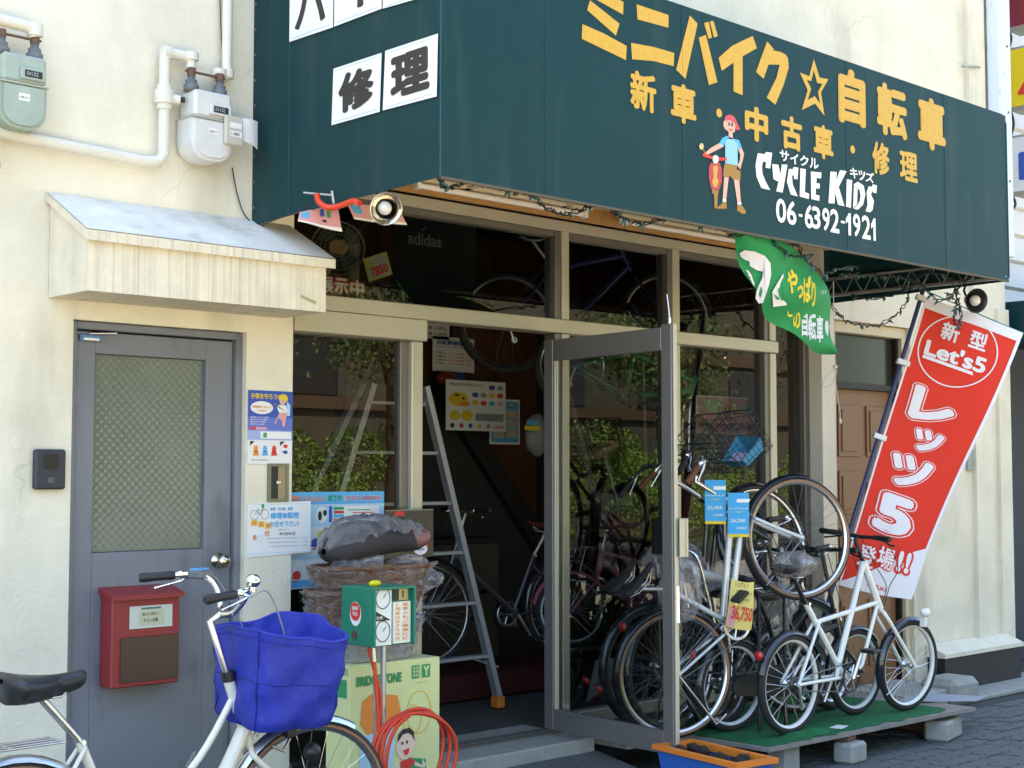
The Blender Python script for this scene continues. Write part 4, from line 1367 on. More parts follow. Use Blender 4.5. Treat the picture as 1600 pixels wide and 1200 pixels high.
def uvw(px, py):           # nearest cloth parameter for a point of the picture plane of the flag
    best = None
    for i in range(0, 61):
        for j in range(0, 21):
            q = flag_pt(i / 60, j / 20) - CAM
            w_ = q.dot(CF); X = 800 + FPX * q.dot(CR) / w_; Y = 600 - FPX * q.dot(CU) / w_
            d = (X - px) ** 2 + (Y - py) ** 2
            if best is None or d < best[0]: best = (d, i / 60, j / 20)
    return best
CG = lambda x, y: (880 + x / 3.81, 330 + y / 3.81)
def flag_poly(b, pts, lift=.022, cv=CG):
    c = []
    for p in pts:
        _, u, v = uvw(*cv(*p)); c.append(flag_pt(u, v, lift))
    # keep the outline exact: slide each point along its view line onto the cloth's depth
    out = []
    for p, q in zip(pts, c):
        d = ray(*cv(*p)); t = (q - CAM).dot(CF) / d.dot(CF)
        out.append(CAM + d * t)
    b.add(out, [tuple(range(len(out)))])
b = MB(WHITEF)
flag_poly(b, [(1050, 250), (1080, 232), (1140, 240), (1200, 265), (1235, 310), (1238, 380), (1225, 440), (1205, 500), (1190, 545), (1165, 550), (1145, 520), (1150, 480), (1165, 440), (1185, 400), (1190, 360), (1150, 350), (1110, 325), (1110, 300), (1085, 290), (1060, 275)])
flag_poly(b, [(1310, 370), (1330, 560), (1250, 570), (1245, 480), (1280, 420)])
for k in range(4):
    flag_poly(b, [(1085 + k * 12, 350 + k * 24), (1100 + k * 12, 350 + k * 24), (1125 + k * 5, 385 + k * 18), (1120 + k * 5, 392 + k * 18)])
b.m(GREENF)
flag_poly(b, [(1252, 490), (1290, 520), (1275, 530)], .028); flag_poly(b, [(1270, 450), (1310, 530), (1300, 535)], .028); flag_poly(b, [(1300, 400), (1318, 520), (1310, 520)], .028)
def flag_text(b, c, x0, y0, x1, y1, bold, sl=0, n=1, lift=.008):
    vs0, fs, bb = text_mesh(c, 0)
    pts = []
    sp = bold * .8
    base = uvw(*CG((x0 + x1) / 2, (y0 + y1) / 2)); dq = (flag_pt(base[1], base[2], lift + .022) - CAM).dot(CF)
    for dx, dy, k in bolden(sp):
        pts = []
        for x, y in vs0:
            X = x0 + (x + dx + sp - bb[0]) / (bb[1] - bb[0] + 2 * sp) * (x1 - x0); t = (y + dy + sp - bb[2]) / (bb[3] - bb[2] + 2 * sp)
            Y = y1 + (y0 - y1) * t + sl * (X - x0)
            d = ray(*CG(X, Y)); pts.append(CAM + d * ((dq - k * .0002) / d.dot(CF)))
        b.add(pts, fs)
b.m(YELF)
flag_text(b, 'や', 1330, 345, 1395, 490, .05); flag_text(b, 'っ', 1395, 440, 1428, 520, .05); flag_text(b, 'ぱ', 1430, 385, 1475, 545, .05); flag_text(b, 'り', 1478, 415, 1503, 570, .05)
flag_text(b, 'こ', 1335, 560, 1365, 630, .05); flag_text(b, 'の', 1368, 590, 1412, 700, .05)
b.m(WHITEF)
flag_text(b, '自', 1420, 590, 1455, 745, .045); flag_text(b, '転', 1457, 600, 1505, 768, .035); flag_text(b, '車', 1507, 622, 1548, 782, .04); flag_text(b, '!', 1558, 650, 1580, 795, .05)
flag_text(b, 'きたえる', 1522, 470, 1565, 492, .02)
b.build('print', FL)
b = MB(mat('string_beige', (.45, .40, .3), .8))
b.tube(cat_rom([at(1302, 440, y=-1.12), at(1303, 500, y=-1.12), at(1305, 560, y=-1.1), at(1306, 600, y=-1.1), at(1312, 640, y=-1.1), at(1313, 655, y=-1.1)], 4), .0025, 5)
b.tube(cat_rom([at(1305, 575, y=-1.1), at(1290, 590, y=-1.1), at(1285, 605, y=-1.1), at(1300, 600, y=-1.1), at(1308, 578, y=-1.1)], 5), .0025, 5)
b.sph(at(1305, 573, y=-1.1), .014, 8, 6); b.sph(at(1313, 658, y=-1.1), (.010, .01, .018), 6, 5)
b.build('tie_cord', FL)

# ---- leaning red banner
o3 = CAM + ray(1308, 914) * 8.86
un = V((.77, -.60, -.33)).normalized()
BF = Frame(o3, un, (0, 0, 1))
vv = (V((.16, -.02, .95)) - BF.u * V((.16, -.02, .95)).dot(BF.u)).normalized()
BF = Frame(o3, un, vv)
def bw(a, c):   # cloth waviness
    return .012 * math.sin(a * 8 + c * 2.2) + .016 * math.sin(c * 4.3 + 1) + .006 * math.sin(a * 17 - c * 6) * (1 - min(1, c / 1.9) * .6)
BN = thing('red_banner', 'tall red banner leaning beside the brown door with big white characters', 'banner', o3)
C6 = lambda x, y: (1280 + x / 2.3077, 420 + y / 2.3077)
def bpoly(b, pts, lift, cv=C6, sub=False):
    q = []
    for p in pts:
        a, c = BF.hit(*cv(*p)); q.append((a, c))
    b.add([BF.pt(a, c, bw(a, c) + lift) for a, c in q], [tuple(range(len(q)))])
def edge(c):     # left and right edge of the cloth at height parameter v (0 bottom .. 1 top)
    lx = (65, 380); rx = None
    return None
TLp, TRp = BF.hit(*C6(385, 100)), BF.hit(*C6(735, 232))
BLp, BRp, MRp = BF.hit(*C6(65, 1140)), BF.hit(*C6(330, 1192)), BF.hit(*C6(392, 1015))
def cloth(u, v, l=0):
    lp = (BLp[0] + (TLp[0] - BLp[0]) * v, BLp[1] + (TLp[1] - BLp[1]) * v)
    k = .14
    if v < k:
        rp = (BRp[0] + (MRp[0] - BRp[0]) * v / k, BRp[1] + (MRp[1] - BRp[1]) * v / k)
    else:
        rp = (MRp[0] + (TRp[0] - MRp[0]) * (v - k) / (1 - k), MRp[1] + (TRp[1] - MRp[1]) * (v - k) / (1 - k))
    a = lp[0] + (rp[0] - lp[0]) * u; c = lp[1] + (rp[1] - lp[1]) * u - .012 * math.sin(u * PI) * (1 - v)
    return BF.pt(a, c, bw(a, c) + l)
b = MB(REDF)
NU, NV = 18, 50
b.grid(lambda u, v: cloth(u, v), NU, NV)
for fi in range(len(b.f)):
    i = fi % NU; j = fi // NU
    u = (i + .5) / NU; v = (j + .5) / NV
    # white foot of the banner under a curved line, and white margins
    lim = .035 + .10 * max(0, u - .15) ** .8
    if v < lim:
        pass
b.build('cloth', BN)
b = MB(WHITEF)
b.grid(lambda u, v: cloth(u, v * (.012 + .155 * (u ** 1.0) if u < .75 else .128 + .02 * (u - .75) * 4), .004), 24, 6)
b.grid(lambda u, v: cloth(u, .955 + .045 * v if True else 0, .004) if False else cloth(u, .962 + .038 * v, .004), 12, 2)
b.grid(lambda u, v: cloth(u * .022, v, .005), 1, 40); b.grid(lambda u, v: cloth(.965 + u * .035, .14 + v * .86, .005), 1, 40)
b.build('white_border', BN)
b = MB(WHITEF)
def bring(cx, cy, rx, ry, w_, lift):
    n = 48; vs = []
    for k in range(n):
        for rr in (1, 1 - w_):
            a, c = BF.hit(*C6(cx + rx * rr * math.cos(2 * PI * k / n), cy + ry * rr * math.sin(2 * PI * k / n))); vs.append(BF.pt(a, c, bw(a, c) + lift))
    b.add(vs, [(2 * k, (2 * k + 2) % (2 * n), (2 * k + 3) % (2 * n), 2 * k + 1) for k in range(n)])
bring(495, 300, 143, 130, .035, .006)
def btext(c, cx, cy, w_, h, bold, lift, m, rot=0, ref=None):
    """character centred on a point of the cloth; w_, h in metres, running with the banner's own axes"""
    b.m(m)
    a0, c0 = BF.hit(*C6(cx, cy))
    vs, fs, r = text_mesh(c, 0)
    cr, sr = math.cos(rot), math.sin(rot)
    sp = bold * .9
    rs = (ref if ref is not None else bold) * .9
    for dx, dy, k in bolden(sp):
        out = []
        for x, y in vs:
            X = ((x + dx - (r[0] + r[1]) / 2) / (r[1] - r[0] + 2 * rs)) * w_; Y = ((y + dy - (r[2] + r[3]) / 2) / (r[3] - r[2] + 2 * rs)) * h
            a = a0 + X * cr - Y * sr; cc = c0 + X * sr + Y * cr
            out.append(BF.pt(a, cc, bw(a, cc) + lift + k * .00006))
        b.add(out, fs)
px2 = 8.95 / FPX / 2.3077
def outlined(c, cx, cy, w_, h, bold, rot=0):
    btext(c, cx, cy, w_ * px2, h * px2, bold + .055, .005, WHITEF, rot, bold)
    btext(c, cx, cy, w_ * px2, h * px2, bold + .035, .007, REDF, rot, bold)
    btext(c, cx, cy, w_ * px2, h * px2, bold, .009, WHITEF, rot, bold)
btext('新', 470, 230, 68 * px2, 70 * px2, .03, .007, WHITEF); btext('型', 567, 262, 68 * px2, 68 * px2, .03, .007, WHITEF)
btext("Let's5", 487, 318, 236 * px2, 62 * px2, .04, .007, WHITEF)
a0, c0 = BF.hit(*C6(470, 352)); b.m(WHITEF)
b.add([BF.pt(a0 + x * px2, c0 + y * px2, bw(a0, c0) + .008) for x, y in ((-112, -6), (112, -6), (112, 6), (-112, 6))], [(0, 1, 2, 3)])
outlined('レ', 408, 500, 172, 128, .055); outlined('ッ', 395, 622, 112, 84, .055); outlined('ツ', 330, 732, 165, 122, .055)
outlined('5', 268, 888, 148, 146, .055)
for c, x, y, w_ in (('登', 165, 1037, 62), ('場', 233, 1045, 66), ('!', 288, 1055, 18), ('!', 317, 1062, 18)):
    btext(c, x, y, w_ * px2, 78 * px2, .075 if c != '!' else .1, .008, REDF, 0, .02); btext(c, x, y, w_ * px2, 78 * px2, .02 if c != '!' else .05, .010, WHITEF, 0, .02 if c != '!' else .05)
btext('SUZUKI', 200, 1147, 74 * px2, 14 * px2, .02, .008, REDI)
b.build('print', BN)
b = MB(mat('banner_pole', (.03, .05, .14), .4)); p0 = cloth(0, -.03, -.012) - BF.u * .022; p1 = cloth(0, 1.035, -.012) - BF.u * .022
b.tube([p0 + (p0 - p1) * .32, p0, p1], .014, 8); b.build('pole', BN)
for v in (.16, .5, .76, .99):
    b = MB(WHITEF); q = cloth(.0, v, 0); b.obox(q - BF.u * .018, BF.u * .04, BF.v * .016, BF.n * .018); b.build('pole_loop', BN)
b = MB(mat('teal_cord', (.02, .22, .25), .6)); b.tube([cloth(0, 1.02), cloth(.5, 1.006), cloth(1, 1.0), cloth(1, 1.0) + V((.3, -.2, -.02))], .004, 5); b.build('top_cord', BN)

# ================================================================== BICYCLES
WH = {}


def wheel_meshes(R, tw, rimm, tyrem, wallm, ns=28, spm=None, hubm=None, rimw=.011):
    spm = spm or ALLOY
    k = (R, tw, rimm.name, tyrem.name, wallm.name if wallm else '', ns, spm.name)
    if k in WH:
        return WH[k]
    ax = V((0, 1, 0))
    b = MB(tyrem)
    rr = tw / 2
    prof = [((R - rr) + rr * math.cos(a), rr * math.sin(a)) for a in [math.radians(x) for x in (-130, -100, -60, -25, 0, 25, 60, 100, 130)]]
    b.lathe(prof, (0, 0, 0), ax, 48)
    if wallm:
        b.m(wallm)
        for sg in (-1, 1):
            b.lathe([((R - rr) + rr * 1.03 * math.cos(math.radians(a)), sg * rr * 1.03 * math.sin(math.radians(a))) for a in (88, 104, 122)], (0, 0, 0), ax, 48)
    ty = b.mesh('tyre')
    b = MB(rimm)
    ri = R - tw * .85
    w = tw * .36
    b.lathe([(ri + .006, -w), (ri - rimw, -w * .7), (ri - rimw - .002, 0), (ri - rimw, w * .7), (ri + .006, w), (ri - .002, w * .6), (ri - .002, -w * .6), (ri + .006, -w)], (0, 0, 0), ax, 48)
    rim = b.mesh('rim')
    b = MB(spm)
    hw = .03
    for i in range(ns):
        a = 2 * PI * i / ns
        sg = 1 if i % 2 else -1
        off = .9 * (1 if (i // 2) % 2 else -1)
        p0 = V((.02 * math.cos(a + off), sg * hw, .02 * math.sin(a + off)))
        p1 = V(((ri - rimw) * math.cos(a), 0, (ri - rimw) * math.sin(a)))
        b.tube([p0, p1], .001, 3)
    sp = b.mesh('spokes')
    b = MB(hubm or ALLOY)
    b.lathe([(0, -.045), (.008, -.045), (.008, -.034), (.022, -.032), (.022, -.028), (.012, -.024), (.012, .024), (.022, .028), (.022, .032), (.008, .034), (.008, .045), (0, .045)], (0, 0, 0), ax, 14)
    hb = b.mesh('hub')
    WH[k] = (ty, rim, sp, hb)
    return WH[k]


def wheel(parent, M, *a, **k):
    ty, rim, sp, hb = wheel_meshes(*a, **k)
    t = share('tyre', ty, parent, M)
    share('rim', rim, t)
    s_ = share('spokes', sp, t)
    s_['kind'] = 'stuff'
    share('hub', hb, t)
    return t


def bicycle(name, label, loc, heading, S_, lean=0, pitch=0, group=None):
    """local axes: x forward, y to the rider's left, z up; origin on the ground under the rear axle"""
    root = thing(name, label, 'bicycle', loc, local=True)
    root.rotation_mode = 'QUATERNION'
    root.rotation_quaternion = (Matrix.Rotation(heading, 3, 'Z') @ Matrix.Rotation(-pitch, 3, 'Y') @ Matrix.Rotation(lean, 3, 'X')).to_quaternion()
    if group: root['group'] = group
    R = S_.get('R', .33); Rf = S_.get('Rf', R); tw = S_.get('tw', .04); wb = S_['wb']
    fm = S_['frame']; T = S_['tubes']; HT, HB = V((S_['HT'][0], 0, S_['HT'][1])), V((S_['HB'][0], 0, S_['HB'][1]))
    BBp = V((S_['BB'][0], 0, S_['BB'][1])); Ax = V((0, 0, R)); Fx = V((wb, 0, Rf))
    st = S_.get('steer', 0)
    axis = (HT - HB).normalized()
    SM = Matrix.Translation(HB) @ Matrix.Rotation(st, 4, axis) @ Matrix.Translation(-HB)
    sm = lambda p: SM @ V(p)
    b = MB(fm)
    for (p, q, r) in T:
        b.tube([V((p[0], 0, p[1])), V((q[0], 0, q[1]))], r, 10)
    for (p, q, r) in S_.get('stays', ()):
        for sg in (-1, 1):
            P0 = V((p[0], sg * (p[2] if len(p) > 2 else .055), p[1])); P1 = V((q[0], sg * (q[2] if len(q) > 2 else .018), q[1]))
            b.tube([P0, P1], r, 8)
    b.tube([HB - axis * .01, HT + axis * .01], .021, 12)
    b.tube([BBp + V((0, -.035, 0)), BBp + V((0, .035, 0))], .022, 12)
    for c in S_.get('curves', ()):
        b.tube(cat_rom([V((p[0], 0, p[1])) for p in c[0]], 5), c[1], 10)
    b.build('frame', root)
    b = MB(S_.get('forkm', fm))
    cr = HB - axis * .03
    for sg in (-1, 1):
        b.tube([sm(p) for p in cat_rom([cr + V((0, sg * .012, 0)), cr + V((.006, sg * (tw / 2 + .018), -.03)), (cr * .55 + Fx * .45) + V((-.008, sg * (tw / 2 + .022), 0)), Fx + V((0, sg * .05, 0))], 4)], .0115, 8)
    b.tube([sm(cr), sm(HB + axis * .0)], .016, 8)
    b.build('fork', root)
    if S_.get('lug'):
        b = MB(BLACK); b.tube([HT + axis * .0, HT + axis * .03], .026, 12); b.build('headset', root)
    wa = (tw, S_.get('rim', ALLOY), S_.get('tyre', RUBBER), S_.get('wall'), 28, S_.get('spoke'))
    if not S_.get('norear'):
        wheel(root, Matrix.Translation(Ax) @ Matrix.Rotation(.1, 4, 'Y'), R, *wa)
    if not S_.get('nofront'):
        wheel(root, SM @ Matrix.Translation(Fx), Rf, *wa)
    for key, c, rr, (a0, a1), tr_ in (('fr', Ax, R, S_.get('fa', (-10, 190)), lambda p: V(p)), ('ff', Fx, Rf, S_.get('ffa', (35, 190)), sm)):
        if S_.get(key):
            b = MB(S_[key])
            n = 22
            vs = []
            for i in range(n + 1):
                a = math.radians(a0 + (a1 - a0) * i / n)
                for (dw, dr) in ((-1, -.012), (-.6, .004), (0, .010), (.6, .004), (1, -.012)):
                    r_ = rr + .008 + dr
                    vs.append(tr_(c + V((r_ * math.cos(a), dw * (tw / 2 + .006), r_ * math.sin(a)))))
            b.add(vs, [(i * 5 + k, i * 5 + k + 1, (i + 1) * 5 + k + 1, (i + 1) * 5 + k) for i in range(n) for k in range(4)], True)
            a = math.radians(a0 + (12 if key == 'fr' else 150))
            for sg in (-1, 1):
                b.m(ALLOY); b.tube([tr_(c + V((rr * math.cos(a), sg * (tw / 2 + .006), rr * math.sin(a)))), tr_(c + V((0, sg * .05, 0)))], .0022, 4); b.m(S_[key])
            b.build('mudguard', root)
    if S_.get('sadm') is not None:
        sx, sz = S_['saddle']; bx, bz = S_['seatbase']
        b = MB(S_.get('postm', ALLOY)); b.tube([V((bx, 0, bz)), V((sx - .01, 0, sz - .05))], .0135, 10)
        b.m(CHROME).tube([V((bx, -.03, bz)), V((bx, .03, bz))], .008, 6)
        b.build('seat_post', root)
        ws = S_.get('sw', 1.0)
        def sad(u, v):
            t = u; a = v * 2 * PI
            wd = (.022 + .075 * max(0, (.62 - t) / .62) ** .8 * (1 - max(0, (.12 - t) / .12) ** 2 * .5)) * ws
            hh = (.030 + .012 * (1 - t)) * (1.9 if ws > 1.1 else 1)
            e = max(.05, math.sqrt(max(0, 1 - max(0, (t - .9) / .1) ** 2)) * math.sqrt(max(0.02, 1 - max(0, (.06 - t) / .06) ** 2)))
            top_ = .018 * (abs(t - .55) * 2) ** 2
            zz_ = math.sin(a); drop = -.55 if zz_ < 0 else 1
            return V((sx + (-.135 + .27 * t) * (1.1 if ws > 1.1 else 1), math.cos(a) * wd * e, sz + top_ + zz_ * hh * (.35 if zz_ > 0 else 1.0) * e * (1 - .35 * (zz_ < 0) * t)))
        b = MB(S_['sadm']); b.grid(sad, 20, 16)
        so2 = b.build('saddle', root)
        b = MB(CHROME)
        for sg in (-1, 1):
            b.tube([V((sx - .10, sg * .035, sz - .02)), V((sx - .04, sg * .022, sz - .048)), V((sx + .05, sg * .02, sz - .048)), V((sx + .10, sg * .008, sz - .01))], .0035, 6)
            if S_.get('springs'):
                b.tube([V((sx - .095 + .004 * math.cos(k * 1.3) * 3, sg * (.045) + .012 * math.sin(k * 1.3), sz - .055 + k * .0022)) for k in range(16)], .003, 5)
        b.build('saddle_rails', so2)
    # bars
    bt = S_.get('bar')
    if bt:
        X, Z = S_['stem']   # clamp position
        C = V((X, 0, Z))
        b = MB(S_.get('stemm', ALLOY)); b.tube([sm(HT + axis * .0), sm(HT.lerp(C, .82)) if False else sm(HT + axis * max(.01, (C - HT).dot(axis) - .005)), sm(C)], S_.get('stemr', .0125), 10)
        b.build('stem', root)
        W_ = S_.get('bw', .28)
        if bt == 'city':      # rises, then sweeps back
            half = [(0, 0, 0), (.02, .05, .01), (.035, .09, .05), (.03, .14, .095), (0, .20, .115), (-.07, .25, .11), (-.19, W_, .10)]
        elif bt == 'flat':
            half = [(0, 0, 0), (.0, .10, .005), (-.012, .2, .01), (-.03, W_, .01)]
        elif bt == 'riser':
            half = [(0, 0, 0), (.0, .06, .0), (.0, .11, .05), (-.01, .18, .06), (-.035, W_, .06)]
        else:                 # chopper
            half = [(0, 0, 0), (.01, .05, .02), (.02, .12, .25), (-.0, .20, .34), (-.08, .24, .36), (-.2, .26, .33)]
        full = [V((X + p[0], -p[1], Z + p[2])) for p in reversed(half)] + [V((X + p[0], p[1], Z + p[2])) for p in half[1:]]
        cu = cat_rom(full, 5)
        b = MB(S_.get('barm', CHROME)); b.tube([sm(p) for p in cu], .011, 10)
        bar = b.build('handlebar', root)
        for sg in (-1, 1):
            e = [p for p in cu if p.y * sg > 0]
            e.sort(key=lambda p: abs(p.y) * 2 - p.x)
            end = e[-1]; pre = max(e, key=lambda p: (p - end).length < .125 and (p - end).length)
            b = MB(S_.get('gripm', BLACK)); d = (end - pre).normalized()
            b.tube([sm(pre), sm(pre + d * .01), sm(pre.lerp(end, .5)), sm(end - d * .004), sm(end + d * .006)], [.014, .0165, .0155, .0175, .013], 10); b.build('grip', bar)
            b = MB(S_.get('leverm', CHROME))
            c0 = pre - d * .02
            b.tube([sm(c0), sm(c0 + V((.03, 0, -.012))), sm(c0 + V((.045, 0, -.02)) + d * .04), sm(c0 + V((.035, 0, -.035)) + d * .10), sm(c0 + V((.045, 0, -.04)) + d * .135)], [.009, .008, .006, .005, .007], 8)
            b.sph(sm(c0), .016, 8, 6)
            b.build('brake_lever', bar)
            if S_.get('cables', True):
                b = MB(S_.get('cablem', BLACK))
                q = c0 + V((.04, 0, -.015))
                lo = HB + V((.05, sg * .012, .04))
                b.tube([sm(p) for p in cat_rom([q, q + V((.09, -sg * .03, .0)), (q + lo) / 2 + V((.11, sg * .02, .02)), lo + V((.02, 0, .08)), lo - V((.02, 0, .03))], 7)], .0028, 5)
                b.build('brake_cable', bar)
    # crank
    cm = S_.get('crankm', ALLOY)
    rc_ = S_.get('ring', .08)
    yy = -.055
    b = MB(S_.get('ringm', cm)); b.lathe([(rc_, -.004), (rc_ + .003, 0), (rc_, .004), (rc_ - .016, .003), (rc_ - .016, -.003), (rc_, -.004)], BBp + V((0, yy, 0)), (0, 1, 0), 26)
    b.m(cm)
    for k in range(5):
        a = k * 2 * PI / 5; b.tube([BBp + V((0, yy, 0)), BBp + V((math.cos(a) * (rc_ - .012), yy, math.sin(a) * (rc_ - .012)))], .006, 5)
    b.build('chainring', root)
    ca = S_.get('ca', 1.0)
    for sg in (-1, 1):
        dv = V((math.cos(ca), 0, math.sin(ca))) * -sg
        cp = BBp + V((0, sg * .07, 0)); pe = cp + dv * S_.get('cl', .165) + V((0, sg * .012, 0))
        b = MB(cm); b.tube([cp - dv * .01, cp, pe], [.012, .014, .009], 8); cr_ = b.build('crank_arm', root)
        b = MB(BLACK); b.obox(pe + V((0, sg * .06, 0)), V((.042, 0, 0)), V((0, .045, 0)), V((0, 0, .011)), .004); b.build('pedal', cr_)
    b = MB(RUST if S_.get('rusty') else mat('chain_steel', (.2, .19, .18), .5, .8))
    for zz_ in (1, -1):
        b.tube([BBp + V((0, yy, zz_ * rc_)), Ax + V((0, yy, zz_ * .032))], .0035, 4)
    b.build('chain', root)
    if S_.get('guard'):
        b = MB(S_['guard'])
        n = 14; o = []
        for i in range(n + 1):
            a = math.radians(-80 + 170 * i / n); o.append((BBp.x + (rc_ + .022) * math.cos(a), BBp.z + (rc_ + .022) * math.sin(a)))
        for i in range(6):
            a = math.radians(98 + 164 * i / 5); o.append((.0 + .05 * math.cos(a), R + .05 * math.sin(a)))
        f = Frame((0, yy - .012, 0), (1, 0, 0), (0, 0, 1)); b.poly(f, o, 0, .012); b.build('chain_guard', root)
    if S_.get('cassette'):
        b = MB(mat('cassette_dark', (.08, .075, .07), .4, .7)); b.lathe([(.012, -.04), (.045, -.036), (.045, -.030), (.035, -.026), (.03, -.018), (.012, -.018)], Ax, (0, 1, 0), 18); b.build('sprockets', root)
        b = MB(ALLOY); b.tube([Ax + V((0, -.06, -.01)), Ax + V((.01, -.065, -.07)), Ax + V((.03, -.06, -.13))], [.012, .008, .012], 6)
        b.ring(Frame(Ax + V((.03, -.062, -.12)), (1, 0, 0), (0, 0, 1)), 0, 0, .02, .02, .008, 0, 14); b.build('derailleur', root)
    if S_.get('stand'):
        b = MB(ALLOY)
        if S_['stand'] == 'side':
            b.tube([Ax + V((.02, .05, -.0)), Ax + V((.10, .10, -R + .03)), Ax + V((.13, .12, -R + .006))], .007, 7)
        else:
            for sg in (-1, 1):
                b.tube([Ax + V((0, sg * .05, 0)), Ax + V((-.03, sg * .09, -R + .01)), Ax + V((.05, sg * .09, -R + .008))], .007, 7)
        b.build('kickstand', root)
    if S_.get('reflector'):
        x_, z_ = S_['reflector']
        b = MB(BLACK); b.lathe([(.026, 0), (.028, .012), (0, .016)], V((x_, 0, z_)), (1, 0, 0), 16); b.m(REDL).lathe([(0, -.012), (.018, -.010), (.027, -.001), (.0265, 0)], V((x_, 0, z_)), (1, 0, 0), 16)
        b.build('rear_reflector', root)
    if S_.get('lamp'):
        x_, z_ = S_['lamp']
        b = MB(S_.get('lampm', WHT)); b.lathe([(0, -.05), (.018, -.045), (.027, -.01), (.028, 0)], sm((x_, S_.get('ly', 0), z_)), SM.to_3x3() @ V((1, 0, -.1)), 14)
        b.m(mat('lamp_lens', (.75, .75, .72), .08, coat=1)).lathe([(.0275, 0), (.018, .006), (0, .008)], sm((x_, S_.get('ly', 0), z_)), SM.to_3x3() @ V((1, 0, -.1)), 14)
        b.build('head_lamp', root)
    if S_.get('rack'):
        b = MB(S_['rack']); z_ = R * 2 + .05 if False else R + (R + .045)
        for y_ in (-.05, -.018, .018, .05):
            b.tube([V((-.18, y_, z_)), V((.16, y_, z_))], .004, 5)
        for x_ in (-.18, -.02, .16):
            b.tube([V((x_, -.052, z_)), V((x_, .052, z_))], .004, 5)
        for sg in (-1, 1):
            b.tube([V((-.12, sg * .052, z_)), Ax + V((0, sg * .06, 0))], .004, 5)
        b.build('carrier', root)
    if S_.get('extra'):
        S_['extra'](root, sm, SM, dict(Ax=Ax, Fx=Fx, HT=HT, HB=HB, axis=axis))
    return root


def wire_basket(root, o, lx, ly, lz, m, taper=.82, n=(9, 8, 6), r=.0022, name='wire_basket', sm=lambda p: V(p)):
    b = MB(m)
    def P(x, y, z):
        k = taper + (1 - taper) * z
        return sm(V(o) + V(((x - .5) * lx * k, (y - .5) * ly * k, z * lz)))
    for j in range(n[2] + 1):
        z = j / n[2]; rr = r * 2 if j == n[2] else r
        b.tube([P(0, 0, z), P(1, 0, z), P(1, 1, z), P(0, 1, z)], rr, 4, closed=True)
    for i in range(n[0] + 1):
        x = i / n[0]; b.tube([P(x, 0, 1), P(x, 0, 0), P(x, 1, 0), P(x, 1, 1)], r, 4)
    for i in range(n[1] + 1):
        y = i / n[1]; b.tube([P(0, y, 1), P(0, y, 0), P(1, y, 0), P(1, y, 1)], r, 4)
    bb_ = b.build(name, root)
    bb_['kind'] = 'stuff'
    return P


def price_tag(lab, c, h=.24, w_=.115, price='23,455', sub='20,890', u=(.7278, -.6858, 0)):
    m = thing('price_tag', lab, 'price tag', V(c) - V((0, 0, h)), group='blue price tags on the handlebars')
    f = Frame(V(c) - V((0, 0, h)), u, (0, 0, 1))
    b = MB(mat('tag_blue', (.03, .36, .72), .5)); b.rect(f, 0, 0, w_, h, .002, .0015)
    b.m(YELF).rect(f, 0, 0, w_, .016, .003); b.m(WHT).rect(f, w_ * .42, h * .78, w_, h * .86, .003)
    b.text(f, price, w_ * .12, h * .32, w_ * .82, h * .41, .004, .01).text(f, sub, w_ * .4, h * .17, w_ * .85, h * .23, .004, .01)
    b.text(f, 'CYCLE', w_ * .05, h * .63, w_ * .95, h * .66, .004, .01)
    b.m(YELF).poly(f, [(w_ * .2, h * .57), (w_ * .8, h * .575), (w_ * .5, h * .555)], .004)
    b.build('card', m)


def film_wrap(name, label, c, r, seed, parent=None, m=FILM, jig=.16, cat='plastic wrap'):
    b = MB(m); b.sph(c, r, 16, 11, jig, seed)
    for i, f_ in enumerate(b.fs): b.fs[i] = False
    if parent is not None:
        return b.build(name, parent)
    return b.build(name, label=label, cat=cat)

TZ = .176     # top of the carpeted platform
# --- front white small-wheel bicycle
def white_extra(root, sm, SM, k):
    b = MB(WPAINT); b.tube([(.505, .0, .27), (.60, 0, .255), (.63, 0, .28)], .011, 8); b.build('stay_hook', root)
    b = MB(WHT); b.obox(sm(k['Fx'] + V((.05, -.06, .27))), V((.012, 0, 0)), V((0, .02, 0)), V((0, 0, .035)), .003); b.build('lamp_bracket', root)
white = dict(R=.275, tw=.043, wb=1.17, frame=WPAINT, rim=mat('white_rim', (.78, .78, .74), .3), BB=(.505, .27), HT=(.706, .909), HB=(.874, .639),
             tubes=[((.505, .27), (.144, .703), .0175), ((.245, .593), (.855, .667), .0145), ((.706, .909), (.46, .35), .019),
                    ((.855, .667), (.691, .315), .012), ((.691, .315), (.60, .265), .012), ((.46, .35), (.44, .27), .014)],
             stays=[((.0, .275, .058), (.245, .593, .02), .0095), ((0, .275, .058), (.48, .27, .03), .0105)],
             sadm=mat('dark_saddle', (.03, .03, .035), .5), saddle=(.04, .90), seatbase=(.144, .703), postm=BLACK,
             bar='flat', stem=(.645, 1.06), bw=.25, barm=BLACK, stemm=BLACK, leverm=BLACK, cables=True, fr=BPAINT, ff=BPAINT, fa=(20, 165), ffa=(65, 205),
             ringm=BLACK, ring=.085, guard=None, cassette=True, lamp=(1.22, .60), ly=-.08, ca=1.15, steer=math.radians(-6), reflector=(-.28, .45), extra=white_extra)
bicycle('small_wheel_bicycle', 'white small-wheeled bicycle at the front of the green platform', (6.63, -.88, TZ), math.radians(-.5), white, lean=math.radians(1))
b = MB(FILM2); b.sph((6.68, -.89, TZ + .92), (.165, .10, .075), 16, 9, .12, 4)
b.build('saddle_wrap', label='crumpled clear plastic over the black saddle of the white bicycle', cat='plastic wrap')
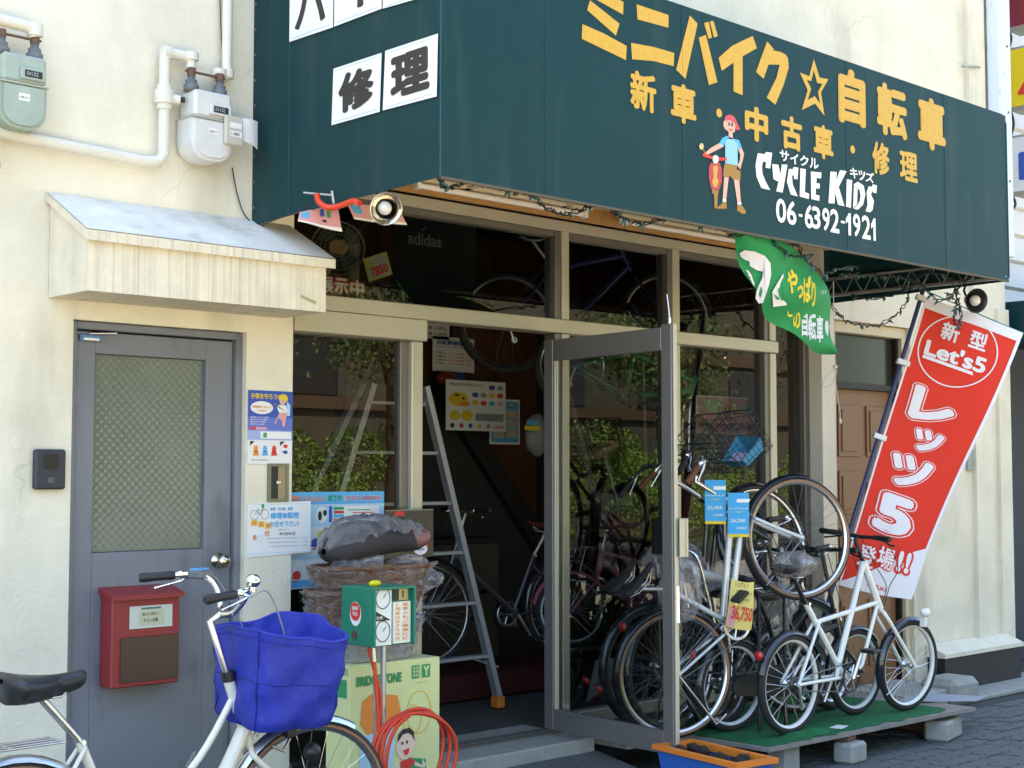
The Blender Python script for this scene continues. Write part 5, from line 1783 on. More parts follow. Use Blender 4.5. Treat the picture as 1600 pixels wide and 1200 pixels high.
# --- black folding bicycle behind it
black20 = dict(spoke=mat('dull_steel', (.12, .11, .10), .5, .8), R=.255, tw=.045, wb=1.0, frame=BPAINT, rim=mat('pale_rim', (.62, .66, .68), .3), BB=(.40, .27), HT=(.80, .62), HB=(.85, .45),
               tubes=[((.40, .27), (.27, .60), .017), ((.32, .42), (.83, .54), .022)], stays=[((0, .255, .058), (.29, .5, .02), .009), ((0, .255, .058), (.38, .27, .03), .009)],
               sadm=mat('dark_saddle', (.03, .03, .035), .5), saddle=(.17, .83), seatbase=(.27, .60), postm=BLACK, bar='flat', stem=(.72, .98), bw=.25, barm=BLACK, stemm=BLACK, leverm=BLACK,
               fr=BPAINT, ff=BPAINT, ring=.08, guard=BLACK, rack=BLACK, reflector=(-.29, .44), steer=math.radians(6))
bicycle('folding_bicycle', 'black folding bicycle standing behind the white small-wheeled one', (6.47, -.60, TZ), math.radians(-9), black20, lean=math.radians(2))
# --- chopper with banana seat
def chop_extra(root, sm, SM, k):
    b = MB(CHROME)
    for sg in (-1, 1):
        b.tube(cat_rom([V((.0, sg * .09, .28)), V((-.11, sg * .085, .62)), V((-.165, sg * .08, .85)), V((-.20, sg * .07, .96)), V((-.22, sg * .03, 1.0)), V((-.222, 0, 1.003))], 6), .0085, 8)
        b.tube([V((.02, sg * .085, .29)), V((.10, sg * .07, .74))], .006, 7)
    b.build('sissy_bar', root)
    b = MB(mat('banana_seat_white', (.62, .62, .62), .35))
    b.grid(lambda u, v: V((-.2 + .56 * u, math.cos(v * 2 * PI) * (.055 if u < .6 else .055 - (u - .6) * .07) * (1 - .3 * (u < .03)), .80 + .09 * (1 - u) ** 2 + math.sin(v * 2 * PI) * .032)), 14, 12)
    s2 = b.build('banana_seat', root)
    b = MB(BLACK); b.lathe([(.035, 0), (.04, .03), (0, .035)], V((-.215, .02, .86)), (1, 0, 0), 18); b.m(REDL).lathe([(0, -.02), (.022, -.017), (.035, -.004), (.036, 0)], V((-.215, .02, .86)), (1, 0, 0), 18); b.build('tail_lamp', root)
chop = dict(spoke=MATS['dull_steel'] if 'dull_steel' in MATS else mat('dull_steel', (.12, .11, .10), .5, .8), R=.272, tw=.062, wb=1.0, frame=BPAINT, BB=(.42, .30), HT=(.80, .72), HB=(.84, .60), rim=ALLOY,
            tubes=[((.42, .30), (.30, .60), .016), ((.84, .62), (.42, .30), .016)], stays=[((0, .272, .07), (.30, .58, .02), .009), ((0, .272, .07), (.4, .30, .03), .009)],
            curves=[([(.30, .58), (.5, .70), (.68, .73), (.81, .70)], .016)], bar='city', stem=(.76, .86), bw=.24, gripm=BLACK, fr=None, ff=None, ca=2, steer=math.radians(10), extra=chop_extra)
bicycle('chopper_bicycle', 'black chopper-style bicycle with a banana seat and a tall chrome hoop', (6.50, -.50, TZ), math.radians(-3), chop, lean=math.radians(-3))
b = MB(FILM); b.grid(lambda u, v: V((6.28 + .70 * u, -.53 + math.cos(v * 2 * PI) * (.085 + .02 * math.sin(u * 17 + v * 9)), TZ + .82 + .05 * (1 - u) + math.sin(v * 2 * PI) * (.065 + .025 * math.sin(u * 23 + v * 5)) - .12 * u ** 3)), 22, 14, smooth=False)
b.build('seat_wrap', label='torn clear plastic wrapped over the banana seat', cat='plastic wrap')
b = MB(FILM); b.sph((6.98, -.56, TZ + .66), (.13, .08, .13), 14, 9, .25, 9); b.build('loose_film', label='loose plastic film hanging from the front of the banana seat', cat='plastic wrap')
m = thing('handwritten_tag', 'yellow handwritten price sheet hanging from the chopper seat', 'price tag', at(1140, 980, y=-.70))
f = Frame(at(1133, 977, y=-.72), (.75, -.62, -.16), (0, 0, 1)); f.v = f.n.cross(f.u)
def bend(u, v, l=0): return f.pt(.125 * u + .02 * (1 - v) * u, .26 * v - .012 * math.sin(u * 3), .012 * math.sin(v * 5) + l)
b = MB(mat('yellow_sheet', (.78, .66, .20), .6)); b.grid(lambda u, v: bend(u, v), 6, 10); b.build('sheet', m)
b = MB(PNK); b.grid(lambda u, v: bend(.03 + u * .3, .03 + v * .4, .002), 4, 4)
f2 = Frame(f.pt(0, 0, .02), f.u, f.v)
b.m(INK).text(f2, 'シュウィン', .015, .215, .09, .245, .002, .012).text(f2, 'マッシュアップ', .03, .175, .115, .197, .002, .012).text(f2, 'マンガタイ', .035, .142, .11, .165, .002, .012)
b.m(REDI).text(f2, '36,750', .02, .03, .135, .115, .002, .03); b.build('writing', m)
# --- two city bicycles with raised front wheels
def tip_extra(col):
    def ex(root, sm, SM, k):
        P = wire_basket(root, k['HT'] + V((.26, 0, .06)), .27, .34, .24, BLACK, .8, (8, 9, 6))
        if col:
            b = MB(mat('basket_liner_blue', (.03, .28, .48), .5))
            o = k['HT'] + V((.26, 0, .07))
            q = [(-.07, -.10, 0), (.07, -.10, 0), (.07, .10, 0), (-.07, .10, 0)]; q2 = [(-.08, -.12, .05), (.09, -.12, .07), (.09, .12, .09), (-.08, .12, .05)]
            b.add([o + V(p) for p in q] + [o + V(p) for p in q2], [(0, 1, 2, 3), (0, 1, 5, 4), (1, 2, 6, 5), (2, 3, 7, 6), (3, 0, 4, 7)]); b.build('basket_liner', root)
            b = MB(mat('lilac_paper', (.55, .55, .75), .6)); b.add([o + V((-.07, -.10, .02)), o + V((.0, -.10, .03)), o + V((0, .06, .05)), o + V((-.07, .06, .05))], [(0, 1, 2, 3)]); b.build('paper_sheet', root)
    return ex
cityf = dict(spoke=mat('dull_steel', (.12, .11, .10), .5, .8), R=.345, tw=.038, wb=1.06, frame=mat('pale_silver', (.60, .64, .68), .25, .3), BB=(.43, .29), HT=(.86, .82), HB=(.91, .66), wall=TAN, rim=ALLOY,
             tubes=[((.43, .29), (.28, .70), .0155), ((.88, .77), (.42, .36), .019), ((.90, .69), (.40, .29), .019)], stays=[((0, .345, .06), (.30, .66, .02), .008), ((0, .345, .06), (.41, .29, .03), .009)],
             sadm=GREYDK, saddle=(.18, .86), seatbase=(.28, .70), bar='city', stem=(.83, 1.03), bw=.27, gripm=BROWNG, fr=BPAINT, ff=BPAINT, stand='double', rack=None,
             lamp=(1.0, .68), ly=.07, lampm=CHROME, reflector=(-.36, .60), steer=math.radians(4), extra=tip_extra(True))
def tilt_place(name, lab, r0, f0, spec, lean=0):
    r0, f0 = V(r0), V(f0)
    d = f0 - r0
    head = math.atan2(d.y, d.x); pit = math.asin(d.z / d.length)
    spec = dict(spec); spec['wb'] = d.length if abs(d.length - spec['wb']) < .12 else spec['wb']
    M3 = Matrix.Rotation(head, 3, 'Z') @ Matrix.Rotation(-pit, 3, 'Y')
    loc = r0 - M3 @ V((0, 0, spec['R']))
    return bicycle(name, lab, loc, head, spec, lean=lean, pitch=pit)
tilt_place('city_bicycle', 'silver city bicycle tipped up on its rear wheel, its basket holding a blue liner', (6.05, -.55, TZ + .35), (6.76, -.86, 1.24), cityf)
b2 = dict(cityf); b2['frame'] = BPAINT; b2['extra'] = tip_extra(False); b2['fr'] = BPAINT; b2['ff'] = BPAINT; b2['lamp'] = None; b2['wall'] = None; b2['gripm'] = BLACK; b2['steer'] = .3; b2['barm'] = BLACK; b2['leverm'] = CHROME
tilt_place('city_bicycle', 'black city bicycle tipped up beside the glass door, behind the silver one', (6.22, -.27, TZ + .35), (6.92, -.50, 1.2), b2)
b3 = dict(b2); b3['extra'] = None; b3['steer'] = -.25; b3['stand'] = 'double'; b3['forkm'] = BPAINT; b3['stemm'] = BLACK; b3['stem'] = (.80, 1.08)
bicycle('city_bicycle', 'black city bicycle without a basket in the middle of the crowded platform', (6.20, -.40, TZ), math.radians(-5), b3)
b = MB(BLACK)
for x in (6.60, 6.84):
    b.tube([(x, -.70, TZ), (x, -.70, .92), (x, -.25, .92), (x, -.25, TZ)], .011, 8)
b.tube([(6.60, -.70, .92), (6.84, -.70, .92)], .011, 8); b.tube([(6.60, -.25, .92), (6.84, -.25, .92)], .011, 8)
b.build('wheel_rack', label='black tube rack holding up the two tipped bicycles', cat='rack')
# white steering column of a folded bicycle
fold = dict(R=.205, tw=.040, wb=.9, frame=WPAINT, BB=(.36, .27), HT=(.66, .62), HB=(.68, .42), tubes=[((.36, .27), (.24, .55), .016), ((.30, .38), (.67, .52), .022)],
            stays=[((0, .205, .055), (.27, .45, .02), .009), ((0, .205, .055), (.34, .27, .03), .009)], sadm=BLACK, saddle=(.13, .80), seatbase=(.24, .55), postm=BLACK, stemr=.020, stemm=WPAINT,
            bar='flat', stem=(.64, .96), bw=.25, barm=BLACK, leverm=BLACK, ring=.07, steer=.1)
o = bicycle('folding_bicycle', 'white folding bicycle half hidden between the tipped bicycles and the pillar', (6.62, -.34, TZ), math.radians(-4), fold)
for lab, px_, py_2, yy_ in (('blue price card hanging nearest the glass door', 1101, 750, -.62), ('blue price card hanging beside the white steering column', 1137, 770, -.72)):
    price_tag(lab, at(px_, py_2, y=yy_), price='23,455' if px_ < 1110 else '26,250', sub='19,890' if px_ < 1110 else '24,800')
film_wrap('loose_film', 'crumpled clear plastic around the rear of the silver city bicycle', (5.98, -.66, .98), (.15, .09, .17), 5, jig=.09)
film_wrap('loose_film', 'crumpled clear plastic on the saddle just behind the glass door', (6.28, -.36, 1.12), (.22, .13, .11), 6, jig=.09)

# --- near city bicycle with the blue basket cover
def near_extra(root, sm, SM, k):
    # blue nylon basket cover
    o = V((1.00, 0, .705))
    NU, NV = 48, 14
    def cov(u, v, inner=0):
        a = u * 2 * PI
        z = v
        lx, ly = (.158 + .030 * z) , (.198 + .026 * z)
        n = 6.5
        c, s_ = math.cos(a), math.sin(a)
        rr = (abs(c) ** n + abs(s_) ** n) ** (-1 / n)
        x = lx * rr * c * (1 - inner * .06); y = ly * rr * s_ * (1 - inner * .06)
        w_ = (.006 * math.sin(a * 9 + z * 5) + .006 * math.sin(a * 5 - z * 11)) * (1 - z * .6) + .005 * math.sin(a * 21 + z * 8) * (1 - z) + .004 * math.sin(a * 13 + z * 19)
        x += w_ * c; y += w_ * s_
        zt = .335 + .020 * math.sin(a * 2 + .6) + .005 * math.sin(a * 7)
        if v < .05: x *= .93; y *= .93
        return sm(o + V((x + .02 * z, y, z * zt - (.012 if (.42 < v < .5) else 0))))
    b = MB(BLUEF); b.grid(lambda u, v: cov(u, v), NU, NV, closed_u=True)
    b.grid(lambda u, v: cov(u, 1 - v * .45, 1 + v * 1.5), NU, 6, closed_u=True)
    b.add([cov(i / 24, 0) for i in range(24)], [tuple(range(24))])
    b.tube([cov(i / 48, 1.0, .4) for i in range(48)], .007, 6, closed=True)
    b.build('basket_cover', root)
    b = MB(mat('blue_hem', (.018, .024, .30), .6)); b.tube([cov(i / 48, .93, -.25) for i in range(48)], .0022, 4, closed=True); b.build('cover_hem', root)
    b = MB(mat('blue_nylon_seam', (.012, .016, .22), .6))
    b.tube([cov(i / 48, .5) for i in range(48)], .0028, 4, closed=True)
    for u in (.11, .39, .61, .89):
        b.tube([cov(u, v / 14) for v in range(15)], .0032, 4)
    b.build('cover_seams', root)
    # bell and light switch
    b = MB(CHROME); c = sm(V((.80, -.185, 1.225))); b.sph(c + V((0, 0, .018)), (.028, .028, .024), 16, 10); b.tube([c - V((0, 0, .02)), c], .012, 8); b.build('bell', root)
    b = MB(mat('shifter_grey', (.12, .13, .15), .35)); c = sm(V((.78, .20, 1.218))); b.obox(c, V((.035, .012, 0)), V((-.01, .03, 0)), V((0, 0, .016)), .006)
    b.m(mat('shifter_blue', (.08, .32, .62), .25)).obox(c + V((0, .003, .017)), V((.028, .01, 0)), V((-.008, .02, 0)), V((0, 0, .004)), .003)
    b.build('gear_shifter', root)
    b = MB(BLACK); b.tube([k['HT'] + V((.0, 0, .0)), k['HT'] + V((-.006, 0, .035))], .026, 14); b.build('lock_ring', root)
    b = MB(BLACK); b.obox(sm(V((1.06, -.03, .70))), V((.02, 0, 0)), V((0, .02, 0)), V((0, 0, .06)), .006); b.sph(sm(V((1.14, -.06, .585))), (.035, .03, .035), 14, 9)
    b.build('lamp_housing', root)
    b = MB(ALLOY); b.tube([sm(V((.98, -.05, .62))), sm(V((1.02, -.06, .60))), sm(V((1.05, -.05, .64)))], .006, 6); b.build('front_brake', root)
    b = MB(GREY); f = Frame((.72, -.0285, .62), V((.45, 0, .75)), (0, 0, 1)); f.v = f.n.cross(f.u); f.n = V((0, -1, 0))
    f = Frame((.58, -.029, .50), V((.40, 0, .62)), V((-.62, 0, .40))); b.text(f, 'jobno', .02, -.008, .16, .014, .001, .03); b.build('frame_script', root)
near = dict(R=.345, tw=.036, wb=1.17, frame=CPAINT, BB=(.44, .28), HT=(.82, .86), HB=(.905, .64), rim=ALLOY, wall=TAN,
            tubes=[((.44, .28), (.24, .72), .016)], curves=[([(.895, .69), (.80, .52), (.68, .37), (.56, .30), (.44, .28)], .028), ([(.84, .80), (.70, .60), (.50, .44), (.34, .46)], .013)],
            stays=[((0, .345, .06), (.25, .70, .02), .008), ((0, .345, .06), (.42, .28, .03), .009)],
            sadm=mat('saddle_black', (.022, .024, .03), .38), saddle=(.11, .925), seatbase=(.24, .72), postm=ALLOY, sw=1.45, springs=True, bar='city', stem=(.775, 1.10), bw=.28,
            gripm=BLACK, barm=CHROME, stemm=ALLOY, stemr=.0135, fr=ALLOY, ff=ALLOY, ffa=(60, 205), ring=.09, guard=CPAINT, stand='double', rack=ALLOY, steer=math.radians(-9), cablem=mat('cable_grey', (.25, .25, .27), .4),
            reflector=(-.36, .62), extra=near_extra)
bicycle('shopping_bicycle', 'pearl white city bicycle with a blue nylon basket cover in the near corner', (2.05, -1.19, 0), math.radians(2), near, lean=math.radians(1))

# --- bicycles inside the shop
mtb = dict(R=.335, tw=.05, wb=1.05, frame=NAVY, BB=(.42, .31), HT=(.80, .80), HB=(.85, .68), tubes=[((.42, .31), (.30, .72), .016), ((.32, .68), (.81, .77), .018), ((.84, .70), (.42, .31), .021)],
           stays=[((0, .335, .06), (.31, .68, .02), .008), ((0, .335, .06), (.41, .31, .03), .009)], sadm=BLACK, saddle=(.20, .92), seatbase=(.30, .72), bar='flat', stem=(.84, .93), bw=.30, leverm=CHROME,
           forkm=BPAINT, cassette=True, barm=BLACK, stemm=BLACK, ca=.2, crankm=BLACK, spoke=MATS['dull_steel'])
tilt_place('mountain_bicycle', 'dark blue mountain bicycle hanging behind the transom windows', (6.42, 1.16, 2.58), (7.36, .62, 2.62), mtb)
kid = dict(R=.235, tw=.045, wb=.80, frame=PINK, BB=(.34, .27), HT=(.60, .62), HB=(.63, .48), rim=mat('kid_rim', (.55, .68, .75), .3), tubes=[((.34, .27), (.20, .56), .014), ((.61, .57), (.34, .29), .015), ((.22, .50), (.60, .60), .012)],
           stays=[((0, .235, .05), (.22, .5, .015), .007), ((0, .235, .05), (.33, .27, .02), .008)], sadm=PINK, saddle=(.14, .74), seatbase=(.20, .56), bar='riser', stem=(.57, .72), bw=.2, gripm=mat('pink_grip', (.8, .2, .3), .5),
           fr=PINK, ff=PINK, ffa=(10, 150), guard=PINK, ring=.06, cl=.11, steer=-.2)
bicycle('childs_bicycle', 'pink childrens bicycle raised on a stand just inside the glass door', (7.30, .35, .50), math.radians(148), kid)
blk = dict(R=.33, tw=.045, wb=1.05, frame=mat('smoke_gloss', (.05, .045, .06), .2, coat=.6), BB=(.42, .29), HT=(.84, .74), HB=(.88, .62), tubes=[((.42, .29), (.26, .66), .016), ((.86, .68), (.42, .31), .022)],
           stays=[((0, .33, .06), (.28, .6, .02), .008), ((0, .33, .06), (.41, .29, .03), .009)], sadm=mat('maroon_saddle', (.12, .02, .02), .4), saddle=(.17, .86), seatbase=(.26, .66), bar='flat', stem=(.80, .95), bw=.28, fr=BPAINT, ff=BPAINT, rack=CHROME,
           guard=BPAINT, reflector=(-.36, .58))
bicycle('city_bicycle', 'black step-through bicycle parked indoors behind the stepladder', (6.80, 1.0, FB + .215), math.radians(170), blk)
grn = dict(mtb); grn['frame'] = GREENP; grn['forkm'] = CHROME; grn['R'] = .26; grn['tw'] = .045; grn['wb'] = .95; grn['barm'] = CHROME; grn['HB'] = (.80, .58); grn['HT'] = (.77, .70); grn['stem'] = (.74, .86)
grn['tubes'] = [((.42, .31), (.30, .62), .016), ((.32, .58), (.78, .68), .018), ((.79, .62), (.42, .31), .02)]; grn['saddle'] = (.22, .80); grn['seatbase'] = (.30, .62); grn['stays'] = [((0, .26, .06), (.31, .58, .02), .008), ((0, .26, .06), (.41, .31, .03), .009)]
tilt_place('childs_bicycle', 'green bicycle hanging inside above the open glass door', (6.60, .75, 2.28), (7.35, .45, 1.75), grn)

# ================================================================== OPEN GLASS DOOR
Hn, Fe = V((5.612, -.022, 0)), V((5.515, -1.03, 0))
du = (Hn - Fe).normalized() * -1
GD = thing('glass_door', 'aluminium framed glass door standing wide open towards the street', 'door', Hn + V((0, 0, .22)))
W_ = (Fe - Hn).length
dn = du.cross(V((0, 0, 1)))
DM = mat('shaded_door_aluminium', (.19, .18, .172), .4, .35, var=.06)  # darker than the frame beige: shade on the door faces is in the colour
def dbox(b, a0, a1, z0, z1, t=.02, bv=.003, off=0):
    b.obox(Hn + du * ((a0 + a1) / 2) + dn * off + V((0, 0, (z0 + z1) / 2)), du * ((a1 - a0) / 2), dn * t, V((0, 0, (z1 - z0) / 2)), bv)
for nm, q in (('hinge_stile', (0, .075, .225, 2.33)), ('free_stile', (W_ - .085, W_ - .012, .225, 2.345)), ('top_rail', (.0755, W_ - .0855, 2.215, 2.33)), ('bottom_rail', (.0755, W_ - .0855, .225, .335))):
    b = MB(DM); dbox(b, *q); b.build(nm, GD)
b = MB(ALU); dbox(b, W_ - .0115, W_, .222, 2.345, .012); dbox(b, .0, .006, .3, 2.2, .004, 0, -.0255)  # kept in frame beige, so the free edge reads as the lit side
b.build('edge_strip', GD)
b = MB(ALU); dbox(b, .0755, .088, .3355, 2.2145, .011, .002); dbox(b, .0885, .098, .3355, 2.2145, .005, .001); b.build('glazing_bead', GD)
b = MB(GLASS2)
p = [Hn + du * .098 + V((0, 0, .3355)), Hn + du * (W_ - .0855) + V((0, 0, .3355)), Hn + du * (W_ - .0855) + V((0, 0, 2.2145)), Hn + du * .098 + V((0, 0, 2.2145))]
b.add(p, [(0, 1, 2, 3)]); b.build('pane', GD)
b = MB(BLACK); dbox(b, W_ - .215, W_ - .0, 1.195, 1.375, .004, .002, -.034); b.build('push_plate', GD)
b = MB(ALU); dbox(b, W_ - .04, W_ + .03, 1.19, 1.38, .006, .002, -.045); dbox(b, W_ + .012, W_ + .024, 1.19, 1.38, .02, .002, -.02); b.build('handle_plate', GD)
b = MB(CHROME); c = Hn + du * (W_ - .05) + V((0, 0, 1.0)); b.tube([c - dn * .02, c - dn * .034], .016, 12); b.obox(Hn + du * (W_ + .003) + V((0, 0, .96)), du * .003, dn * .009, V((0, 0, .09)), .001); b.build('lock', GD)
b = MB(CHROME); c = Hn + du * (W_ - .04) + V((0, 0, 2.345)); b.tube([c, c + V((0, 0, .03))], .008, 8); b.tube([c + V((0, 0, .03)), c + V((-.0, .0, .15)) - du * .02], .005, 6); b.tube([c - dn * .021 + V((0, 0, -.05)) - du * .2, c - dn * .026 + V((0, 0, -.05)) - du * .2], .006, 8); b.build('top_catch', GD)
b = MB(mat('white_sticker', (.7, .72, .75), .5)); c = Hn + du * .14 + V((0, 0, .36)); b.obox(c - dn * .003, du * .012, dn * .001, V((0, 0, .012))); b.obox(c + du * .03 - dn * .003, du * .009, dn * .001, V((0, 0, .012))); b.build('stickers', GD)

# ================================================================== PLATFORM
PL = thing('display_platform', 'low plywood platform covered with green matting under the bicycles', 'platform', (7, -.6, 0))
gf = Frame((0, 0, 0), (1, 0, 0), (0, 1, 0))
out = [(5.76, -.27), (5.76, -.47), (6.22, -.50), (6.235, -1.035), (8.25, -1.09), (8.24, -.02), (5.76, -.02)]
b = MB(BOARD); b.poly(gf, out, .170, .020); b.build('board', PL)
mt_ = [(5.80, -.30), (5.81, -.44), (6.25, -.47)] + [(6.27 + k * .11, -1.0 - .028 * (k % 2) - .0015 * k + .012 * math.sin(k * 2.1)) for k in range(17)] + [(8.06, -.95), (8.0, -.06), (5.8, -.05)]
b = MB(TURF); b.poly(gf, mt_, .1755, .004)
b.grid(lambda u, v: V((6.45 + .55 * u, -1.0 + .12 * v + .02 * math.sin(u * 9), .176 + .035 * math.sin(u * PI) ** 2 * math.sin(v * PI) + .004 * math.sin(u * 30))), 18, 6)
b.build('green_matting', PL)
def rblock(lab, x, y, lx, ly, h, rot=0, m=CONC, nm='concrete_block', z0=0):
    b = MB(m); c, s_ = math.cos(rot), math.sin(rot)
    b.obox((x, y, z0 + h / 2), V((c * lx / 2, s_ * lx / 2, 0)), V((-s_ * ly / 2, c * ly / 2, 0)), V((0, 0, h / 2)), .016)
    return b.build(nm, label=lab, cat='concrete block' if nm == 'concrete_block' else 'timber')
rblock('concrete block under the middle of the platform edge', 6.98, -1.03, .17, .13, .115, .1)
rblock('short wooden packer on the middle concrete block', 6.98, -1.0, .11, .09, .034, .2, RUST, 'wood_packer', .1155)
rblock('concrete block under the left front of the platform', 6.50, -.93, .15, .13, .148, .1)
rblock('larger concrete block under the right end of the platform', 8.02, -1.0, .30, .15, .120, .25)
rblock('concrete block at the back under the platform', 7.6, -.45, .16, .13, .148, -.2)
rblock('timber bearer under the right rear of the platform', 8.12, -.55, .06, .7, .148, 0, RUST, 'wood_packer')
b = MB(mat('grey_card', (.35, .38, .42), .8)); b.poly(gf, [(8.02, -.66), (8.5, -.62), (8.62, -.95), (8.42, -1.0)], .182, .003)
b.build('flattened_card', label='grey flattened card sticking out at the right end of the platform', cat='card')
b = MB(WHT); b.poly(gf, [(6.95, -1.0), (7.06, -.97), (7.04, -.91), (6.93, -.93)], .184, .002); b.build('paper_scrap', label='small white scrap of paper on the green matting', cat='paper')

# planter tray
T_ = thing('planter_tray', 'orange and blue plastic planter with soil in front of the platform', 'planter', (5.50, -1.26, 0))
cx_, cy_ = 5.50, -1.26
r_ = math.radians(-9)
ux, uy = V((math.cos(r_), math.sin(r_), 0)), V((-math.sin(r_), math.cos(r_), 0))
def q4(a, c, z): return [V((cx_, cy_, z)) + ux * sx * a + uy * sy * c for sx, sy in ((-1, -1), (1, -1), (1, 1), (-1, 1))]
b = MB(BLUP); b.add(q4(.085, .24, .0) + q4(.112, .28, .265), [(0, 1, 2, 3), (0, 1, 5, 4), (1, 2, 6, 5), (2, 3, 7, 6), (3, 0, 4, 7)]); b.build('tub', T_)
b = MB(ORGP); o1, i1, o2 = q4(.132, .30, .285), q4(.102, .265, .285), q4(.132, .30, .262); i2 = q4(.102, .265, .25)
b.add(o1 + i1 + o2 + i2, [(k, (k + 1) % 4, 4 + (k + 1) % 4, 4 + k) for k in range(4)] + [(k, 8 + k, 8 + (k + 1) % 4, (k + 1) % 4) for k in range(4)] + [(4 + k, 4 + (k + 1) % 4, 12 + (k + 1) % 4, 12 + k) for k in range(4)]); b.build('rim', T_)
b = MB(SOIL); b.grid(lambda u, v: V((cx_, cy_, .235 + .018 * math.sin(u * 23) * math.sin(v * 37) + .01 * math.sin(v * 61))) + ux * (u - .5) * .2 + uy * (v - .5) * .52, 10, 26); b.build('soil', T_)
b = MB(SOIL)
for k in range(7):
    b.sph(V((cx_, cy_, .262)) + ux * rnd.uniform(-.06, .06) + uy * rnd.uniform(-.2, .2), (.03, .035, .025), 8, 5, .3, k)
b.build('soil_clods', T_, kind='stuff')

# ================================================================== LEFT CLUSTER
BX = thing('cardboard_box', 'tall pale yellow printed cardboard box under the stacked baskets', 'box', (4.22, -.3, 0))
b = MB(LYEL); b.box(3.955, 4.482, -.45, -.275, 0, .742, .003); b.build('carton', BX)
bf = Frame((3.955, -.451, 0), (1, 0, 0), (0, 0, 1))
b = MB(GRN)
b.text(bf, 'BRIDGESTONE', .035, .648, .295, .694, .002, .06); b.rect(bf, .355, .655, .40, .715, .002); b.rect(bf, .415, .655, .465, .715, .002)
b.m(LYEL).text(bf, '日', .362, .662, .374, .708, .003, .03).text(bf, '日', .380, .662, .393, .708, .003, .03); b.text(bf, 'Y', .422, .662, .458, .708, .003, .06)
b.m(mat('olive_print', (.45, .45, .12), .6)).text(bf, 'ヘルメット', .375, .628, .455, .640, .002, .01)
b.m(ORG); b.poly(bf, [(.07, .58), (.12, .61), (.27, .59), (.29, .52), (.27, .45), (.10, .43), (.06, .48)], .002)
b.m(mat('amber_line', (.78, .58, .12), .6)); b.ring(bf, .40, .50, .075, .10, .006, .002, 20); b.ring(bf, .36, .47, .055, .07, .005, .003, 18)
b.m(SKY2).poly(bf, [(.06, .43), (.10, .43), (.26, .45), (.24, .20), (.05, .22)], .0025); b.m(SKY1).poly(bf, [(.05, .05), (.05, .24), (.12, .20), (.20, .23), (.26, .18), (.26, .03)], .003)
b.m(GRN); b.poly(bf, [(.27, .10), (.29, .26), (.34, .30), (.44, .28), (.45, .12), (.41, .09), (.30, .07)], .002)
b.m(mat('skin_pale', (.80, .62, .50), .6)); b.disc(bf, .315, .355, .052, .060, .004); b.disc(bf, .372, .372, .015, .018, .0038)
b.m(INK); b.poly(bf, [(.27, .375), (.275, .41), (.30, .432), (.34, .435), (.365, .415), (.372, .37), (.355, .40), (.33, .412), (.30, .408)], .005)
b.disc(bf, .298, .370, .006, .008, .006, 10); b.disc(bf, .325, .372, .006, .008, .006, 10)
b.m(REDI); b.poly(bf, [(.30, .335), (.34, .345), (.335, .32), (.318, .312)], .006); b.poly(bf, [(.29, .29), (.355, .295), (.375, .28), (.365, .262), (.35, .268), (.35, .23), (.305, .228), (.302, .262), (.285, .262)], .005)
b.m(MATS['skin_pale']); b.poly(bf, [(.285, .275), (.235, .262), (.225, .282), (.232, .245), (.285, .255)], .0045); b.poly(bf, [(.372, .28), (.415, .255), (.42, .29), (.432, .262), (.445, .268), (.43, .24), (.372, .258)], .0045)
b.m(YELF); b.poly(bf, [(.303, .228), (.352, .23), (.358, .20), (.332, .20), (.328, .212), (.322, .198), (.298, .20)], .005)
b.m(INK); b.ring(bf, .325, .125, .036, .045, .010, .0052, 20); b.m(BLU); b.disc(bf, .36, .15, .025, .02, .006, 12); b.m(REDI); b.disc(bf, .40, .13, .014, .014, .006, 10); b.m(YELF); b.disc(bf, .432, .15, .016, .016, .006, 10)
b.build('print', BX)
bs_ = Frame((3.954, 0, 0), (0, -1, 0), (0, 0, 1))
b = MB(GRN); b.rect(bs_, .29, .60, .43, .68, .001); b.m(INK).rect(bs_, .30, .46, .42, .5, .001); b.m(mat('flap_green', (.35, .45, .16), .6)).rect(bs_, .29, .70, .44, .73, .001); b.build('side_print', BX)

def tub(name, lab, cx, cy, z0, z1, rx, ry, m, film, seed, fj=.02):
    t = thing(name, lab, 'basket', (cx, cy, z0))
    b = MB(m)
    n = 40
    def P(u, v, k=1.0):
        a = u * 2 * PI; e = 3.2
        c, s_ = math.cos(a), math.sin(a); rr = (abs(c) ** e + abs(s_) ** e) ** (-1 / e)
        t_ = .78 + .22 * v
        g_ = 1 + .012 * math.sin(a * 20) * math.sin(v * 60)
        return V((cx + rx * k * rr * c * t_ * g_, cy + ry * k * rr * s_ * t_ * g_, z0 + (z1 - z0) * v))
    b.grid(lambda u, v: P(u, v), n, 10, closed_u=True); b.grid(lambda u, v: P(u, 1 - v * .8, .94), n, 3, closed_u=True)
    b.tube([P(i / n, 1, .99) for i in range(n)], .012, 6, closed=True)
    b.add([P(i / 20, 0) for i in range(20)], [tuple(range(20))])
    b.build('basket_body', t)
    if film:
        R = random.Random(seed)
        js = [[R.uniform(-1, 1) for _ in range(30)] for _ in range(12)]
        b = MB(film)
        def Q(u, v):
            i = int(u * 30) % 30; j = min(11, int(v * 11))
            q = P(u, v * 1.12 - .02, 1.06); d = V((q.x - cx, q.y - cy, 0)).normalized()
            return q + d * js[j][i] * fj + V((0, 0, js[j][i] * .012))
        b.grid(Q, 30, 11, smooth=False, closed_u=True)
        b.build('film_cover', t)
    return t
tub('plastic_basket', 'grey basket wrapped in film standing on the yellow box', 4.20, -.30, .745, .93, .24, .14, mat('grey_weave', (.28, .27, .27), .5, var=.25, vs=40), FILM, 3, .02)
